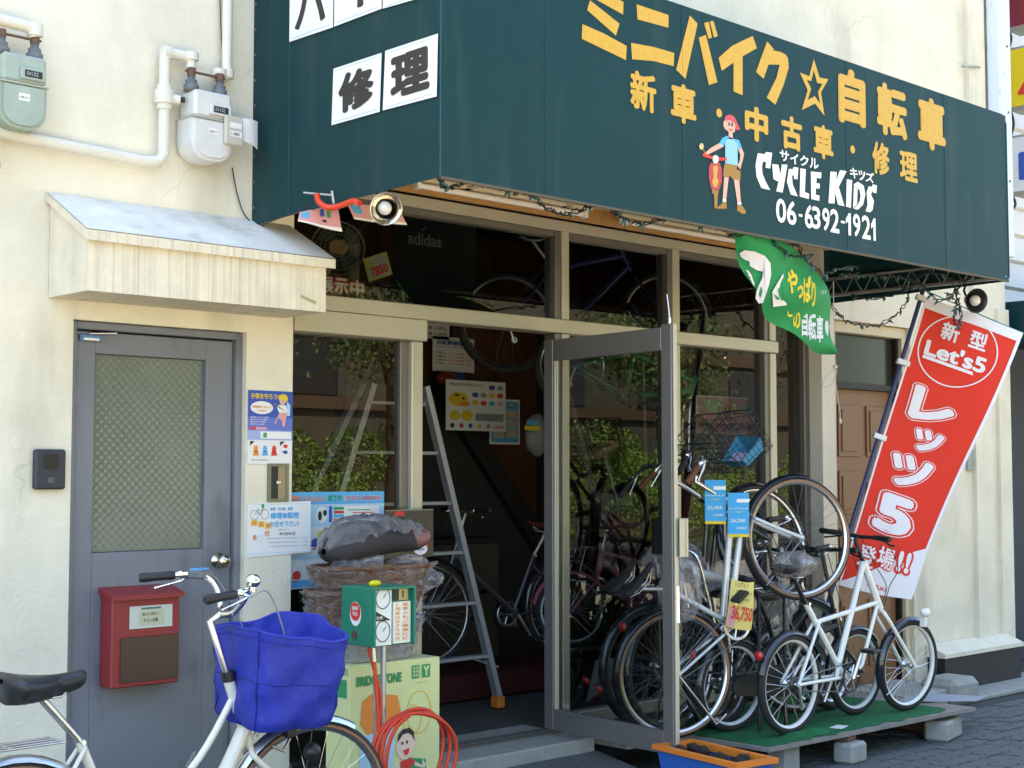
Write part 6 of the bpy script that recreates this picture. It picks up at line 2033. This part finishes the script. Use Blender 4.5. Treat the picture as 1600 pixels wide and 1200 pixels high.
tub('wicker_basket', 'lower brown wicker basket wrapped in clear film', 4.17, -.28, .90, 1.06, .30, .15, WICK, FILM, 4, .028)
tub('wicker_basket', 'upper brown wicker basket with crumpled film on its rim', 4.20, -.28, 1.03, 1.17, .31, .16, WICK, FILM, 5, .03)
for k, (lx_, lz_, rr_) in enumerate(((4.02, 1.17, .10), (4.12, 1.18, .09), (4.36, 1.17, .12), (4.46, 1.10, .09))):
    b = MB(FILM); b.sph((lx_, -.36, lz_), (rr_, .07, .05), 16, 10, .2, 20 + k)
    for i in range(len(b.fs)): b.fs[i] = False
    b.build('film_lump', bpy.data.objects['wicker_basket.001'])
m = thing('wrapped_cushion', 'dark cushion-shaped saddle bundle wrapped in plastic on top of the baskets', 'cushion', (4.2, -.28, 1.15))
def arch(u, v, r=1.0):
    x = -.29 + .58 * u
    zc = .085 + .032 * math.sin(u * PI * .9 + .2) - .03 * (1 - u) ** 3
    rr = (.062 + .028 * math.sin(u * PI) + .018 * math.sin(u * 5 + 1)) * math.sqrt(max(.03, 1 - abs(2 * u - 1) ** 6)) * r
    a = v * 2 * PI
    return V((4.205 + x, -.30 + math.cos(a) * rr * 1.5, 1.185 + zc + math.sin(a) * rr * (1 if r == 1 else 1)))
b = MB(GREYDK); b.grid(lambda u, v: arch(u, v), 24, 14); b.build('cushion', m)
b = MB(FILM2)
R3 = random.Random(2)
jj = [[R3.uniform(-1, 1) for _ in range(20)] for _ in range(30)]
b.grid(lambda u, v: arch(u * 1.0, .02 + v * .5 - .06, 1.18) + V((0, -.01, .018 * jj[int(u * 28)][int(v * 18)] + .02 * u)), 28, 12, smooth=True)
b.build('milky_wrap', m)
b = MB(mat('pink_wrap_end', (.22, .11, .11), .3)); b.sph((4.43, -.34, 1.30), (.08, .06, .05), 12, 8, .08, 5); b.build('pink_end', m)
# sticker board behind the stack
m = thing('tool_card', 'dark card with two round red and white stickers on the post', 'card', (4.6, -.02, 1.15))
kf = Frame((0, -.022, 0), (1, 0, 0), (0, 0, 1))
b = MB(mat('dark_card', (.06, .05, .04), .3)); b.rect(kf, 4.49, 1.18, 4.80, 1.42, .0, .004); b.m(mat('card_edge', (.25, .22, .15), .5)).rect(kf, 4.49, 1.415, 4.80, 1.42, .001); b.m(REDI); b.poly(kf, [(4.545, 1.39), (4.555, 1.412), (4.60, 1.412), (4.615, 1.39)], .002); b.disc(kf, 4.715, 1.245, .052, .055, .002)
b.m(WHT); b.disc(kf, 4.715, 1.22, .044, .028, .003); b.text(kf, '防犯', 4.68, 1.25, 4.75, 1.28, .004, .03); b.m(BLU).text(kf, '登録所', 4.69, 1.212, 4.74, 1.224, .005, .01); b.build('sheet', m)

# air pump stand
PS = thing('air_pump_stand', 'green air pump box with dial panels on a thin grey pole', 'air pump', (3.92, -.75, 0))
b = MB(GREENB)
x0, x1, y0, y1, z0, z1 = 3.82, 4.045, -.80, -.565, .865, 1.115
b.box(x0, x1, y0 + .03, y1, z0, z1, .004); b.box(x0, x0 + .008, y0, y0 + .0299, z0, z1); b.box(x1 - .008, x1, y0, y0 + .0299, z0, z1); b.box(x0 + .0081, x1 - .0081, y0, y0 + .0299, z1 - .008, z1)
b.build('case', PS)
pf = Frame((x0, y0 + .029, 0), (1, 0, 0), (0, 0, 1)); sf = Frame((x0, 0, 0), (0, -1, 0), (0, 0, 1))
b = MB(mat('dial_white', (.80, .82, .76), .5)); b.rect(pf, .010, z0 + .005, .105, z1 - .012, .012, .01); b.build('dial_panel', PS)
b = MB(INK)
for zc in (z1 - .055, z0 + .055):
    b.ring(pf, .057, zc + .01, .040, .046, .004, .014, 24)
    b.tube([pf.pt(.057, zc + .01, .016), pf.pt(.072, zc + .03, .016)], .0015, 4)
b.poly(pf, [(.012, z0 + .155), (.012, z0 + .11), (.10, z0 + .11)], .014); b.m(WHT).text(pf, '空気', .02, z0 + .116, .055, z0 + .13, .016, .02)
b.build('dials', PS)
b = MB(mat('panel_cream', (.80, .78, .66), .5)); b.rect(pf, .115, z0 + .008, .21, z0 + .185, .012, .01)
b.m(ORG)
for k in range(9):
    b.text(pf, '空気入れご自由にど'[k], .165, z0 + .166 - k * .018, .195, z0 + .180 - k * .018, .014, .02); b.text(pf, '使用後は必ず元の所'[k], .125, z0 + .166 - k * .018, .150, z0 + .180 - k * .018, .014, .01)
b.build('instruction_panel', PS)
b = MB(BLACK); b.rect(pf, .12, z0 + .19, .145, z1 - .012, .006); b.m(mat('brass_dull', (.4, .33, .18), .4, .6)).rect(pf, .15, z0 + .19, .20, z1 - .012, .006); b.tube([pf.pt(.175, z0 + .2, .012), pf.pt(.175, z1 - .02, .012)], .004, 6); b.build('coin_slot', PS)
b = MB(WHT); b.disc(sf, .67, z0 + .135, .040, .052, .002); b.m(REDI); b.disc(sf, .67, z0 + .145, .036, .040, .003); b.m(WHT).text(sf, '自転車', .65, z0 + .15, .69, z0 + .168, .004, .02).text(sf, '安全', .653, z0 + .128, .687, z0 + .145, .004, .02); b.build('round_sticker', PS)
b = MB(mat('brown_knob', (.10, .06, .05), .5)); b.tube([(x0 - .006, -.665, z0 + .045), (x0 - .0005, -.665, z0 + .045)], .018, 14); b.build('knob', PS)
b = MB(STEEL); b.tube([(3.955, -.69, 0), (3.955, -.69, z0)], .013, 10); b.tube([(3.90, -.70, 0), (3.90, -.70, z0)], .006, 6); b.build('pole', PS)
b = MB(CONC); b.lathe([(0, 0), (.17, 0), (.16, .05), (0, .055)], (3.94, -.69, 0), (0, 0, 1), 24); b.build('base', PS)
b = MB(mat('yellow_cap', (.75, .6, .02), .4)); b.sph((3.90, -.70, z1 + .012), (.035, .02, .014), 10, 6, .1); b.build('yellow_rag', PS)
m = thing('air_hose', 'coiled red air hose hanging on the pump stand', 'hose', (4.0, -.8, 0))
pts = [V((3.86, -.74, .87)), V((3.865, -.755, .70)), V((3.87, -.77, .50))]
for k in range(66):
    a = math.radians(200) - k * 2 * PI / 20
    rr_ = .185 + .012 * math.sin(k * .9) + .006 * (k // 20)
    pts.append(V((4.03 + rr_ * math.cos(a) * 1.03 + .01 * (k // 20), -.775 - .007 * (k / 8) , .40 + rr_ * 1.02 * math.sin(a) - .012 * (k // 20))))
b = MB(HOSE); b.tube(cat_rom(pts, 3), .0085, 8); b.build('hose_coil', m)
b = MB(HOSE); b.tube(cat_rom([V((3.845, -.73, .86)), V((3.875, -.74, .74)), V((3.90, -.745, .62)), V((3.885, -.75, .45)), V((3.90, -.75, .2)), V((3.93, -.76, .05))], 5), .008, 8); b.build('hose_tail', m)
b = MB(CHROME); b.tube([(3.86, -.74, .87), (3.862, -.746, .80)], .0095, 8); b.build('hose_nozzle', m)

# ================================================================== POSTERS ON THE WALL
wf = Frame((0, -.004, 0), (1, 0, 0), (0, 0, 1))
m = thing('wall_poster', 'blue and white helmet safety poster on the pillar', 'poster', (3.82, -.003, 1.64), group='posters on the pillar')
b = MB(PAPER); b.rect(wf, 3.697, 1.645, 3.944, 1.985, .001, .001)
b.m(BLU).rect(wf, 3.697, 1.86, 3.944, 1.985, .002); b.m(mat('mid_blue', (.12, .18, .55), .6)).rect(wf, 3.697, 1.80, 3.944, 1.86, .002); b.m(mat('soft_blue', (.35, .42, .72), .6)).rect(wf, 3.697, 1.755, 3.944, 1.80, .002)
b.m(YELF).text(wf, '子供を守ろう!!', 3.71, 1.945, 3.87, 1.972, .003, .04)
b.m(WHT); b.disc(wf, 3.772, 1.905, .062, .030, .003); b.m(ORG).text(wf, '幼児座席ヘルメット', 3.72, 1.903, 3.825, 1.915, .004, .015).text(wf, 'の着用を', 3.745, 1.886, 3.80, 1.896, .004, .01)
b.m(WHT)
for k in range(4): b.text(wf, '事故防止のため着用', 3.71, 1.858 - k * .011, 3.79 - k * .008 + .02, 1.864 - k * .011, .003, .01)
b.m(YELF); b.disc(wf, 3.89, 1.952, .026, .020, .004); b.m(SKIN); b.disc(wf, 3.885, 1.935, .016, .014, .005)
b.m(WHT); b.poly(wf, [(3.865, 1.92), (3.905, 1.92), (3.915, 1.885), (3.87, 1.88), (3.845, 1.925), (3.838, 1.92)], .004)
b.m(PNK); b.poly(wf, [(3.868, 1.882), (3.912, 1.885), (3.905, 1.85), (3.90, 1.82), (3.885, 1.82), (3.882, 1.85), (3.86, 1.86), (3.85, 1.83), (3.84, 1.835)], .004)
b.m(SKY2); b.poly(wf, [(3.91, 1.94), (3.93, 1.92), (3.928, 1.87), (3.912, 1.87)], .0035)
b.m(REDI).rect(wf, 3.71, 1.803, 3.74, 1.815, .003); b.m(PNK).rect(wf, 3.741, 1.803, 3.80, 1.815, .003)
b.m(WHT).rect(wf, 3.765, 1.762, 3.935, 1.795, .004); b.m(GRN).rect(wf, 3.78, 1.767, 3.80, 1.789, .005)
for k in range(4):
    b.m((ORG, SKY1, REDI, WHT)[k]); b.disc(wf, 3.742 + k * .05, 1.715, .012, .016, .003, 14); b.poly(wf, [(3.73 + k * .05, 1.705), (3.752 + k * .05, 1.705), (3.76 + k * .05, 1.685), (3.725 + k * .05, 1.682)], .003)
b.m(REDI); b.disc(wf, 3.905, 1.728, .013, .009, .004, 12); b.m(BLU); b.disc(wf, 3.905, 1.70, .013, .009, .004, 12); b.m(INK); b.poly(wf, [(3.71, 1.75), (3.735, 1.75), (3.71, 1.728)], .003); b.poly(wf, [(3.875, 1.75), (3.90, 1.75), (3.875, 1.728)], .003)
b.m(GREY).text(wf, '豊中市自転車組合', 3.72, 1.66, 3.81, 1.667, .003, .01); b.build('sheet', m)
m = thing('wall_poster', 'white repair notice with blue writing below the lock box', 'poster', (3.88, -.003, 1.22), group='posters on the pillar')
b = MB(PAPER); b.poly(wf, [(3.70, 1.215), (4.055, 1.23), (4.053, 1.47), (3.702, 1.463)], .001, .001)
nf = wf.rot(.02)
b.m(SKY1).text(wf, '新車・中古車・修理', 3.825, 1.428, 3.95, 1.444, .002, .02); b.text(wf, '修理●販売', 3.825, 1.39, 3.985, 1.42, .002, .05).text(wf, 'お任せ下さい!', 3.825, 1.352, 3.985, 1.38, .002, .03)
b.m(GREY); b.ring(wf, 3.738, 1.41, .022, .024, .003, .002, 20); b.ring(wf, 3.795, 1.412, .022, .024, .003, .002, 20)
b.tube([(3.738, -.007, 1.41), (3.757, -.007, 1.435), (3.785, -.007, 1.432), (3.765, -.007, 1.41), (3.755, -.007, 1.44)], .0012, 4); b.tube([(3.765, -.007, 1.41), (3.788, -.007, 1.445)], .0012, 4); b.m(GRN).rect(wf, 3.776, 1.44, 3.79, 1.46, .003)
for k, c in enumerate('自転車'):
    b.m(mat('amber_chip', (.85, .62, .15), .6)).rect(wf, 3.72 + k * .038, 1.36 - k * .008, 3.755 + k * .038, 1.39 - k * .008, .002); b.m(ORG).text(wf, c, 3.725 + k * .038, 1.365 - k * .008, 3.75 + k * .038, 1.385 - k * .008, .003, .03)
b.m(ORG).text(wf, '受', 3.73, 1.295, 3.752, 1.318, .003, .03).text(wf, '付', 3.793, 1.31, 3.82, 1.338, .003, .03); b.m(SKY2).ring(wf, 3.772, 1.30, .018, .02, .004, .003, 4)
b.m(INK).text(wf, 'サイクルキッズ', 3.875, 1.312, 3.965, 1.328, .003, .03)
b.m(GREY)
for k in range(3): b.text(wf, '大阪府豊中市庄内東町二丁目', 3.80 + k * .01, 1.296 - k * .018, 4.03, 1.302 - k * .018, .003, .005)
b.text(wf, 'ご相談下さい', 3.86, 1.336, 3.93, 1.342, .003, .005)
b.m(SKY2)
for k in range(26): b.rect(wf, 3.715 + k * .0125, 1.456, 3.722 + k * .0125, 1.459, .002); b.rect(wf, 3.715 + k * .0125, 1.232, 3.722 + k * .0125, 1.235, .002)
b.build('sheet', m)
# helmet poster on the left window
gl = Frame((0, .064, 0), (1, 0, 0), (0, 0, 1))
def hx(px_, py_2): return gl.hit(px_, py_2)
a0, t0 = hx(453, 769); a1, t1 = hx(600, 768); b0 = hx(453, 921)[1]
t0 = (t0 + t1) / 2; a0 = 3.952
m = thing('window_poster', 'light blue helmet advertising poster taped inside the left window', 'poster', (4.2, .06, b0))
b = MB(mat('poster_pale', (.70, .74, .74), .6)); b.rect(gl, a0, b0, a1, t0, .0, .002)
H_ = t0 - b0; Wd = a1 - a0
b.m(SKY1).rect(gl, a0, t0 - H_ * .13, a1, t0, .001); b.m(ORG).text(gl, '元気にヘルメット', a0 + .02, t0 - H_ * .11, a0 + Wd * .40, t0 - H_ * .03, .002, .05); b.m(GRN).text(gl, 'ぼうや', a0 + Wd * .42, t0 - H_ * .10, a0 + Wd * .56, t0 - H_ * .03, .002, .05); b.m(WHT).text(gl, 'のプラスチックがおすすめ!', a0 + Wd * .58, t0 - H_ * .10, a0 + Wd * .97, t0 - H_ * .035, .002, .05); b.m(REDI).text(gl, 'のプラスチックがおすすめ!', a0 + Wd * .585, t0 - H_ * .095, a0 + Wd * .965, t0 - H_ * .04, .003, .02)
b.m(SKY2).rect(gl, a0, t0 - H_ * .36, a1, t0 - H_ * .135, .001)
b.m(WHT); b.disc(gl, a0 + Wd * .36, t0 - H_ * .24, .035, .040, .002); b.rect(gl, a0 + Wd * .5, t0 - H_ * .34, a0 + Wd * .95, t0 - H_ * .15, .002)
b.m(INK); b.disc(gl, a0 + Wd * .34, t0 - H_ * .25, .012, .024, .003, 12); b.disc(gl, a0 + Wd * .39, t0 - H_ * .22, .012, .015, .003, 12); b.m(BLU).rect(gl, a0 + Wd * .43, t0 - H_ * .32, a0 + Wd * .46, t0 - H_ * .15, .003)
for k, c in enumerate((GRN, REDI, SKY1, ORG)):
    b.m(c).rect(gl, a0 + Wd * .48, t0 - H_ * (.19 + k * .04), a0 + Wd * .58, t0 - H_ * (.16 + k * .04), .003); b.rect(gl, a0 + Wd * (.62 + k * .05), t0 - H_ * (.20 + k * .03), a0 + Wd * (.85 + k * .03), t0 - H_ * (.19 + k * .03), .003)
b.m(PNK).rect(gl, a0 + Wd * .42, t0 - H_ * .44, a0 + Wd * .72, t0 - H_ * .37, .002)
for (u, v, c) in ((.30, .53, BLU), (.36, .45, YELF), (.28, .85, GREY), (.42, .86, BLU), (.12, .86, REDI), (.12, .52, ORG), (.6, .56, REDI), (.8, .55, SKY1), (.58, .86, GRN), (.8, .86, INK)):
    b.m(c); b.disc(gl, a0 + Wd * u, t0 - H_ * v, .024, .022, .002, 16); b.rect(gl, a0 + Wd * u - .03, t0 - H_ * v - .016, a0 + Wd * u + .024, t0 - H_ * v - .010, .0025); b.m(REDI).rect(gl, a0 + Wd * u - .02, t0 - H_ * v - .032, a0 + Wd * u + .005, t0 - H_ * v - .026, .0025)
b.m(SKY2).rect(gl, a0, t0 - H_ * .70, a1, t0 - H_ * .66, .002); b.m(SKY1).rect(gl, a0, b0 + .004, a1, b0 + .04, .002)
b.build('sheet', m)

# ================================================================== INSIDE
LD = thing('stepladder', 'aluminium stepladder with orange feet standing in the shop doorway', 'ladder', (5.2, .75, FB))
def rail(p, q, w_=.028, d=.012):
    b = MB(mat('ladder_alu', (.46, .48, .52), .45, .5)); p, q = V(p), V(q); t = (q - p).normalized(); s_ = V((0, 1, 0)); o = t.cross(s_).normalized()
    b.obox((p + q) / 2, t * ((q - p).length / 2), o * d, s_ * w_, .002); b.obox((p + q) / 2 - s_ * w_ * 1.02, t * ((q - p).length / 2), o * (d + .006), s_ * .002); return b.build('rail', LD)
rail((5.355, .72, 2.10), (5.985, .78, .26)); rail((4.975, .72, 2.10), (4.345, .78, .26)); rail((5.37, .80, 2.10), (5.9, 1.5, .26)); rail((4.96, .80, 2.10), (4.43, 1.5, .26))
for z in (.52, .84, 1.14, 1.43, 1.72, 2.0):
    b = MB(mat('ladder_alu', (.46, .48, .52), .45, .5)); hw = .19 + (2.10 - z) * .342; b.box(5.165 - hw, 5.165 + hw, .735, .80, z - .012, z + .008, .003); b.build('step', LD)
for x in (5.99, 4.34):
    b = MB(ORGP); b.box(x - .03, x + .03, .745, .815, FB, FB + .07, .006); b.build('foot', LD)
b = MB(mat('ladder_alu', (.46, .48, .52), .45, .5)); b.tube([(5.99, .78, .44), (5.75, .78, .52)], .008, 5); b.build('brace', LD)
# posters on the back wall
def wposter(name, lab, corners_px, y, draw, m=PAPER, grp=None):
    f = Frame((0, y, 0), (1, 0, 0), (0, 0, 1)); q = [f.hit(*p) for p in corners_px]
    x0 = min(p[0] for p in q); x1 = max(p[0] for p in q); z0 = min(p[1] for p in q); z1 = max(p[1] for p in q)
    t = thing(name, lab, 'poster', (x0, y, z0), group=grp)
    b = MB(m); b.rect(f, x0, z0, x1, z1, 0, .003); draw(b, f, x0, z0, x1 - x0, z1 - z0); b.build('sheet', t); return t
def d_helm(b, f, x, z, w, h):
    b.m(INK).text(f, '子供のための人気ヘルメット', x + w * .04, z + h * .88, x + w * .62, z + h * .95, .002, .02)
    b.m(YELF); b.disc(f, x + w * .2, z + h * .62, w * .16, h * .14, .002); b.m(ORG); b.disc(f, x + w * .3, z + h * .53, w * .09, h * .05, .003); b.m(YELF); b.disc(f, x + w * .14, z + h * .30, w * .09, h * .10, .002); b.disc(f, x + w * .34, z + h * .30, w * .1, h * .11, .002)
    b.m(INK); b.disc(f, x + w * .17, z + h * .70, w * .05, h * .02, .004); b.disc(f, x + w * .28, z + h * .64, w * .02, h * .03, .004)
    for i in range(4):
        for j in range(3):
            if j == 0 and i < 2: continue
            b.m((SKY1, PNK, BLU, GREY, YELF, REDI)[(i + j * 2) % 6]); b.disc(f, x + w * (.48 + i * .14), z + h * (.88 - j * .16), w * .055, h * .05, .002, 14)
    b.m(GREY).rect(f, x + w * .48, z + h * .2, x + w * .96, z + h * .35, .002)
    for k in range(5): b.m((INK, REDI, BLU, YELF, GREY)[k]); b.disc(f, x + w * (.1 + k * .15), z + h * .1, w * .035, h * .05, .002, 12)
    b.m(REDI).text(f, 'LAZER', x + w * .8, z + h * .06, x + w * .97, z + h * .12, .002, .04)
wposter('helmet_poster', 'white poster of colourful helmets on the back wall of the shop', [(697, 600), (790, 598), (790, 671), (697, 672)], 1.95, d_helm)
def d_blue(b, f, x, z, w, h):
    b.m(SKY1).rect(f, x + w * .05, z + h * .05, x + w * .95, z + h * .95, .001); b.m(YELF).text(f, 'セール', x + w * .2, z + h * .84, x + w * .8, z + h * .92, .002, .04)
    b.m(mat('sand_print', (.6, .52, .35), .6))
    for i in range(2):
        for j in range(3): b.rect(f, x + w * (.12 + i * .42), z + h * (.14 + j * .22), x + w * (.48 + i * .42), z + h * (.33 + j * .22), .002)
wposter('timetable_poster', 'blue framed poster partly behind the helmet poster', [(765, 625), (812, 625), (812, 694), (765, 694)], 2.12, d_blue)
def d_notice(b, f, x, z, w, h):
    b.m(BLU).text(f, '自転車修理料金', x + w * .1, z + h * .76, x + w * .98, z + h * .9, .002, .04); b.m(GREY).rect(f, x + w * .08, z + h * .70, x + w * .98, z + h * .72, .002)
    for k in range(4): b.m(INK).text(f, '工賃込', x + w * .06, z + h * (.2 + k * .1), x + w * .3, z + h * (.26 + k * .1), .002, .01); b.m(REDI).text(f, 'パンク修理 千円', x + w * .36, z + h * (.2 + k * .1), x + w * .92, z + h * (.26 + k * .1), .002, .01)
wposter('price_notice', 'white repair price notice beside the hanging bicycle wheel', [(676, 530), (741, 530), (741, 581), (676, 579)], 2.2, d_notice)
def d_list(b, f, x, z, w, h):
    for k in range(5): b.m(INK).text(f, '一般車 八百円', x + w * .1, z + h * (.1 + k * .18), x + w * .9, z + h * (.2 + k * .18), .002, .01)
wposter('price_list', 'small white price list under the transom beam beside the post', [(650, 480), (702, 480), (702, 527), (650, 527)], 2.2, d_list)
def d_sale(b, f, x, z, w, h):
    b.m(PNK).rect(f, x + w * .03, z + h * .05, x + w * .97, z + h * .95, .001); b.m(mat('mint_print', (.25, .55, .42), .6)); b.poly(f, [(x + w * .12, z + h * .9), (x + w * .5, z + h * .88), (x + w * .42, z + h * .5), (x + w * .2, z + h * .62)], .002)
    b.m(YELF).text(f, 'SALE', x + w * .36, z + h * .35, x + w * .74, z + h * .78, .003, .05); b.m(INK).text(f, 'SALE', x + w * .37, z + h * .36, x + w * .73, z + h * .76, .004, .01)
    b.m(MATS['mint_print']); b.disc(f, x + w * .85, z + h * .7, w * .07, h * .12, .002, 10); b.disc(f, x + w * .2, z + h * .28, w * .06, h * .08, .002, 10); b.m(GRN); b.disc(f, x + w * .8, z + h * .3, w * .09, h * .06, .002, 6)
wposter('sale_poster', 'pink sale poster hanging behind the right-hand shop window', [(1088, 625), (1175, 622), (1175, 677), (1088, 677)], .62, d_sale)
t = wposter('leaflet', 'white leaflet behind the open door glass', [(940, 772), (988, 770), (988, 810), (944, 812)], 1.5, lambda b, f, x, z, w, h: (b.m(GREY).text(f, 'お知らせ', x + w * .2, z + h * .4, x + w * .8, z + h * .6, .002, .02)))
IB = thing('ad_board', 'white and navy advertising board with a round blue and red mark on the shop floor', 'board', (7.3, .6, FB))
fq = Frame((0, .62, 0), (1, 0, 0), (0, 0, 1)); q = [fq.hit(*p) for p in ((930, 1032), (1062, 1015), (1062, 1100), (915, 1098))]
b = MB(mat('navy_board', (.02, .025, .10), .4)); b.poly(fq, q, 0, .012)
q2 = [fq.hit(*p) for p in ((930, 1032), (972, 1026), (952, 1070), (915, 1098))]; b.m(mat('board_white', (.5, .54, .58), .5)).poly(fq, q2, .002)
q3 = [fq.hit(*p) for p in ((972, 1026), (977, 1026), (958, 1075), (918, 1098), (915, 1098), (950, 1070))]; b.m(REDI).poly(fq, q3, .003)
a, c = fq.hit(945, 1046); b.m(BLU).ring(fq, a, c, .045, .042, .02, .004, 24); b.m(ORG).poly(fq, [(a - .045, c - .005), (a - .01, c - .042), (a + .02, c - .035), (a - .02, c - .01)], .005)
a, c = fq.hit(940, 1066); b.m(GREY).text(fq, 'ion', a - .03, c - .015, a + .03, c + .015, .005, .04); b.build('board', IB)
# fan, price tag, red lettering, black bag
FN = thing('wall_fan', 'round pale electric fan hanging behind the left transom window', 'fan', at(535, 390, y=.4))
c = at(528, 388, y=.45); rr = 42 / FPX * (c - CAM).dot(CF)
FM = mat('fan_plastic', (.32, .33, .24), .5)
b = MB(FM)
fdir = V((-.5, -.85, 0)).normalized()
ff = Frame(c, V((.85, -.5, 0)), (0, 0, 1))
for k in range(1, 7):
    b.tube([ff.pt(rr * k / 6 * math.cos(a * PI / 16), rr * k / 6 * math.sin(a * PI / 16), .03 * (1 - (k / 6) ** 2)) for a in range(32)], .0016 if k < 6 else .005, 4, closed=True)
for k in range(28):
    a = 2 * PI * k / 28; b.tube([ff.pt(0, 0, .034), ff.pt(rr * .6 * math.cos(a), rr * .6 * math.sin(a), .024), ff.pt(rr * math.cos(a), rr * math.sin(a), 0)], .001, 3)
g_ = b.build('guard_wires', FN); g_['kind'] = 'stuff'
b = MB(mat('fan_blade', (.10, .13, .11), .4))
for k in range(4):
    a = k * PI / 2 + .3; b.poly(ff, [(.02 * math.cos(a), .02 * math.sin(a))] + [(rr * .85 * math.cos(a + t_), rr * .85 * math.sin(a + t_)) for t_ in (.0, .3, .6, .9)], -.01 - .002 * k)
b.build('blades', FN)
b = MB(mat('fan_hub', (.42, .28, .12), .5)); b.disc(ff, 0, 0, .05, .04, .04, 20); b.build('hub', FN)
b = MB(FM); c2 = at(550, 410, y=.52); b.obox(c2, V((.035, 0, 0)), V((0, .03, 0)), V((0, 0, .13)), .012); b.build('stand_column', FN)
b = MB(mat('white_knob', (.5, .5, .42), .5)); b.sph(at(509, 418, y=.45), (.03, .03, .045), 12, 8); b.build('oscillator_knob', FN)
m = thing('price_sign', 'tilted price sign with red digits behind the transom glass', 'price tag', at(590, 418, y=.30))
f = Frame(at(577, 441, y=.30), (.94, 0, .34), (-.34, 0, .94))
b = MB(mat('tag_yellow', (.45, .48, .08), .5)); b.rect(f, 0, 0, .165, .125, 0, .003); b.m(mat('tag_grey', (.40, .43, .42), .5)).rect(f, .01, .01, .155, .115, .001); b.m(REDI).text(f, '7850', .025, .02, .145, .07, .002, .05); b.m(MATS['tag_yellow']); b.disc(f, .025, .09, .025, .025, .002, 14); b.build('card', m)
m = thing('window_lettering', 'red and white sign lettering along the bottom of the left transom window', 'sign', at(530, 450, y=.09))
f = Frame((0, .085, 0), (1, 0, 0), (0, 0, 1)); z0 = f.hit(540, 461)[1]; z1 = f.hit(540, 436)[1]
xs = [f.hit(p, 450)[0] for p in (478, 498, 500, 520, 522, 543, 547, 568)]
for k, ch_ in enumerate('数展示中'):
    b = MB(REDI); b.text(f, ch_, xs[2 * k] - .008, z0 - .008, xs[2 * k + 1] + .008, z1 + .008, -.001, .09); b.m(WHT).text(f, ch_, xs[2 * k], z0, xs[2 * k + 1], z1, .003, .03); b.build('letter', m)
m = thing('black_jacket', 'black sports jacket with faint white lettering hanging inside the transom', 'jacket', at(660, 420, y=.5))
b = MB(mat('black_cloth', (.006, .006, .009), .8))
jf = Frame(at(600, 472, y=.5), (1, 0, 0), (0, 0, 1))
b.grid(lambda u, v: jf.pt(.0 + .62 * u + .05 * math.sin(v * 3), .66 * v, .03 * math.sin(u * 7) + .02 * math.sin(v * 4 + u * 3)), 14, 12); b.build('cloth', m)
b = MB(mat('faint_white', (.13, .13, .14), .7)); a, c = jf.hit(627, 374); a1, c1 = jf.hit(680, 364); b.text(jf, 'adidas', a, c - .03, a1, c + .04, .055, .03); b.tube([jf.pt(a + .1, c + .055, .055), jf.pt(a + .13, c + .075, .055)], .006, 5); b.build('lettering', m)
b = MB(mat('pale_pole', (.40, .45, .42), .4)); b.tube([at(1004, 540, y=.6), at(1012, 815, y=.6)], .010, 8); b.build('display_pole', label='thin pale pole standing behind the open glass door', cat='pole')
m = thing('bag_display', 'clear bag with yellow and white print hanging near the child bicycle', 'bag', at(838, 660, y=1.6))
b = MB(mat('bag_print', (.25, .24, .26), .4)); b.sph(at(838, 680, y=1.6), (.10, .05, .15), 12, 8, .12, 3); b.build('bag_body', m)
f = Frame(at(820, 672, y=1.52), (1, 0, 0), (0, 0, 1)); b = MB(YELF); b.rect(f, 0, 0, .15, .03, 0); b.m(SKY1).rect(f, .02, .035, .13, .07, 0); b.build('print', m)
# red floor jack like helmet shape
m = thing('wrapped_helmet', 'red wrapped helmet hanging below the leaflet behind the door glass', 'helmet', at(978, 820, y=.6))
b = MB(mat('dull_red', (.28, .03, .02), .35)); b.sph(at(976, 822, y=.6), (.14, .10, .11), 16, 10, .05, 3); b.build('shell', m)
b = MB(FILM); b.sph(at(976, 824, y=.6), (.16, .12, .14), 14, 9, .14, 5); b.build('wrap', m)
m = thing('hanging_saddle', 'pink child saddle raised behind the open door glass', 'saddle', at(945, 700, y=.6))
c = at(942, 703, y=.6)
b = MB(mat('saddle_pink', (.45, .13, .18), .4)); b.obox(c, V((.10, 0, .045)), V((0, .05, 0)), V((-.01, 0, .022)), .015); b.build('pad', m)
b = MB(STEEL); b.tube([c, at(965, 790, y=.6)], .011, 8); b.build('post', m)
for k, (px_, lab) in enumerate(((500, 'red and blue toys hanging from the helmet rack behind the notice'),)):
    m = thing('helmet_pair', lab, 'helmets', at(700, 590, y=2.1)); 
    b = MB(mat('toy_red', (.3, .03, .02), .4)); b.sph(at(697, 592, y=2.1), (.09, .06, .05), 12, 8); b.build('red_helmet', m)
    b = MB(mat('toy_blue', (.03, .10, .3), .4)); b.sph(at(716, 593, y=2.1), (.07, .06, .05), 12, 8); b.build('blue_helmet', m)
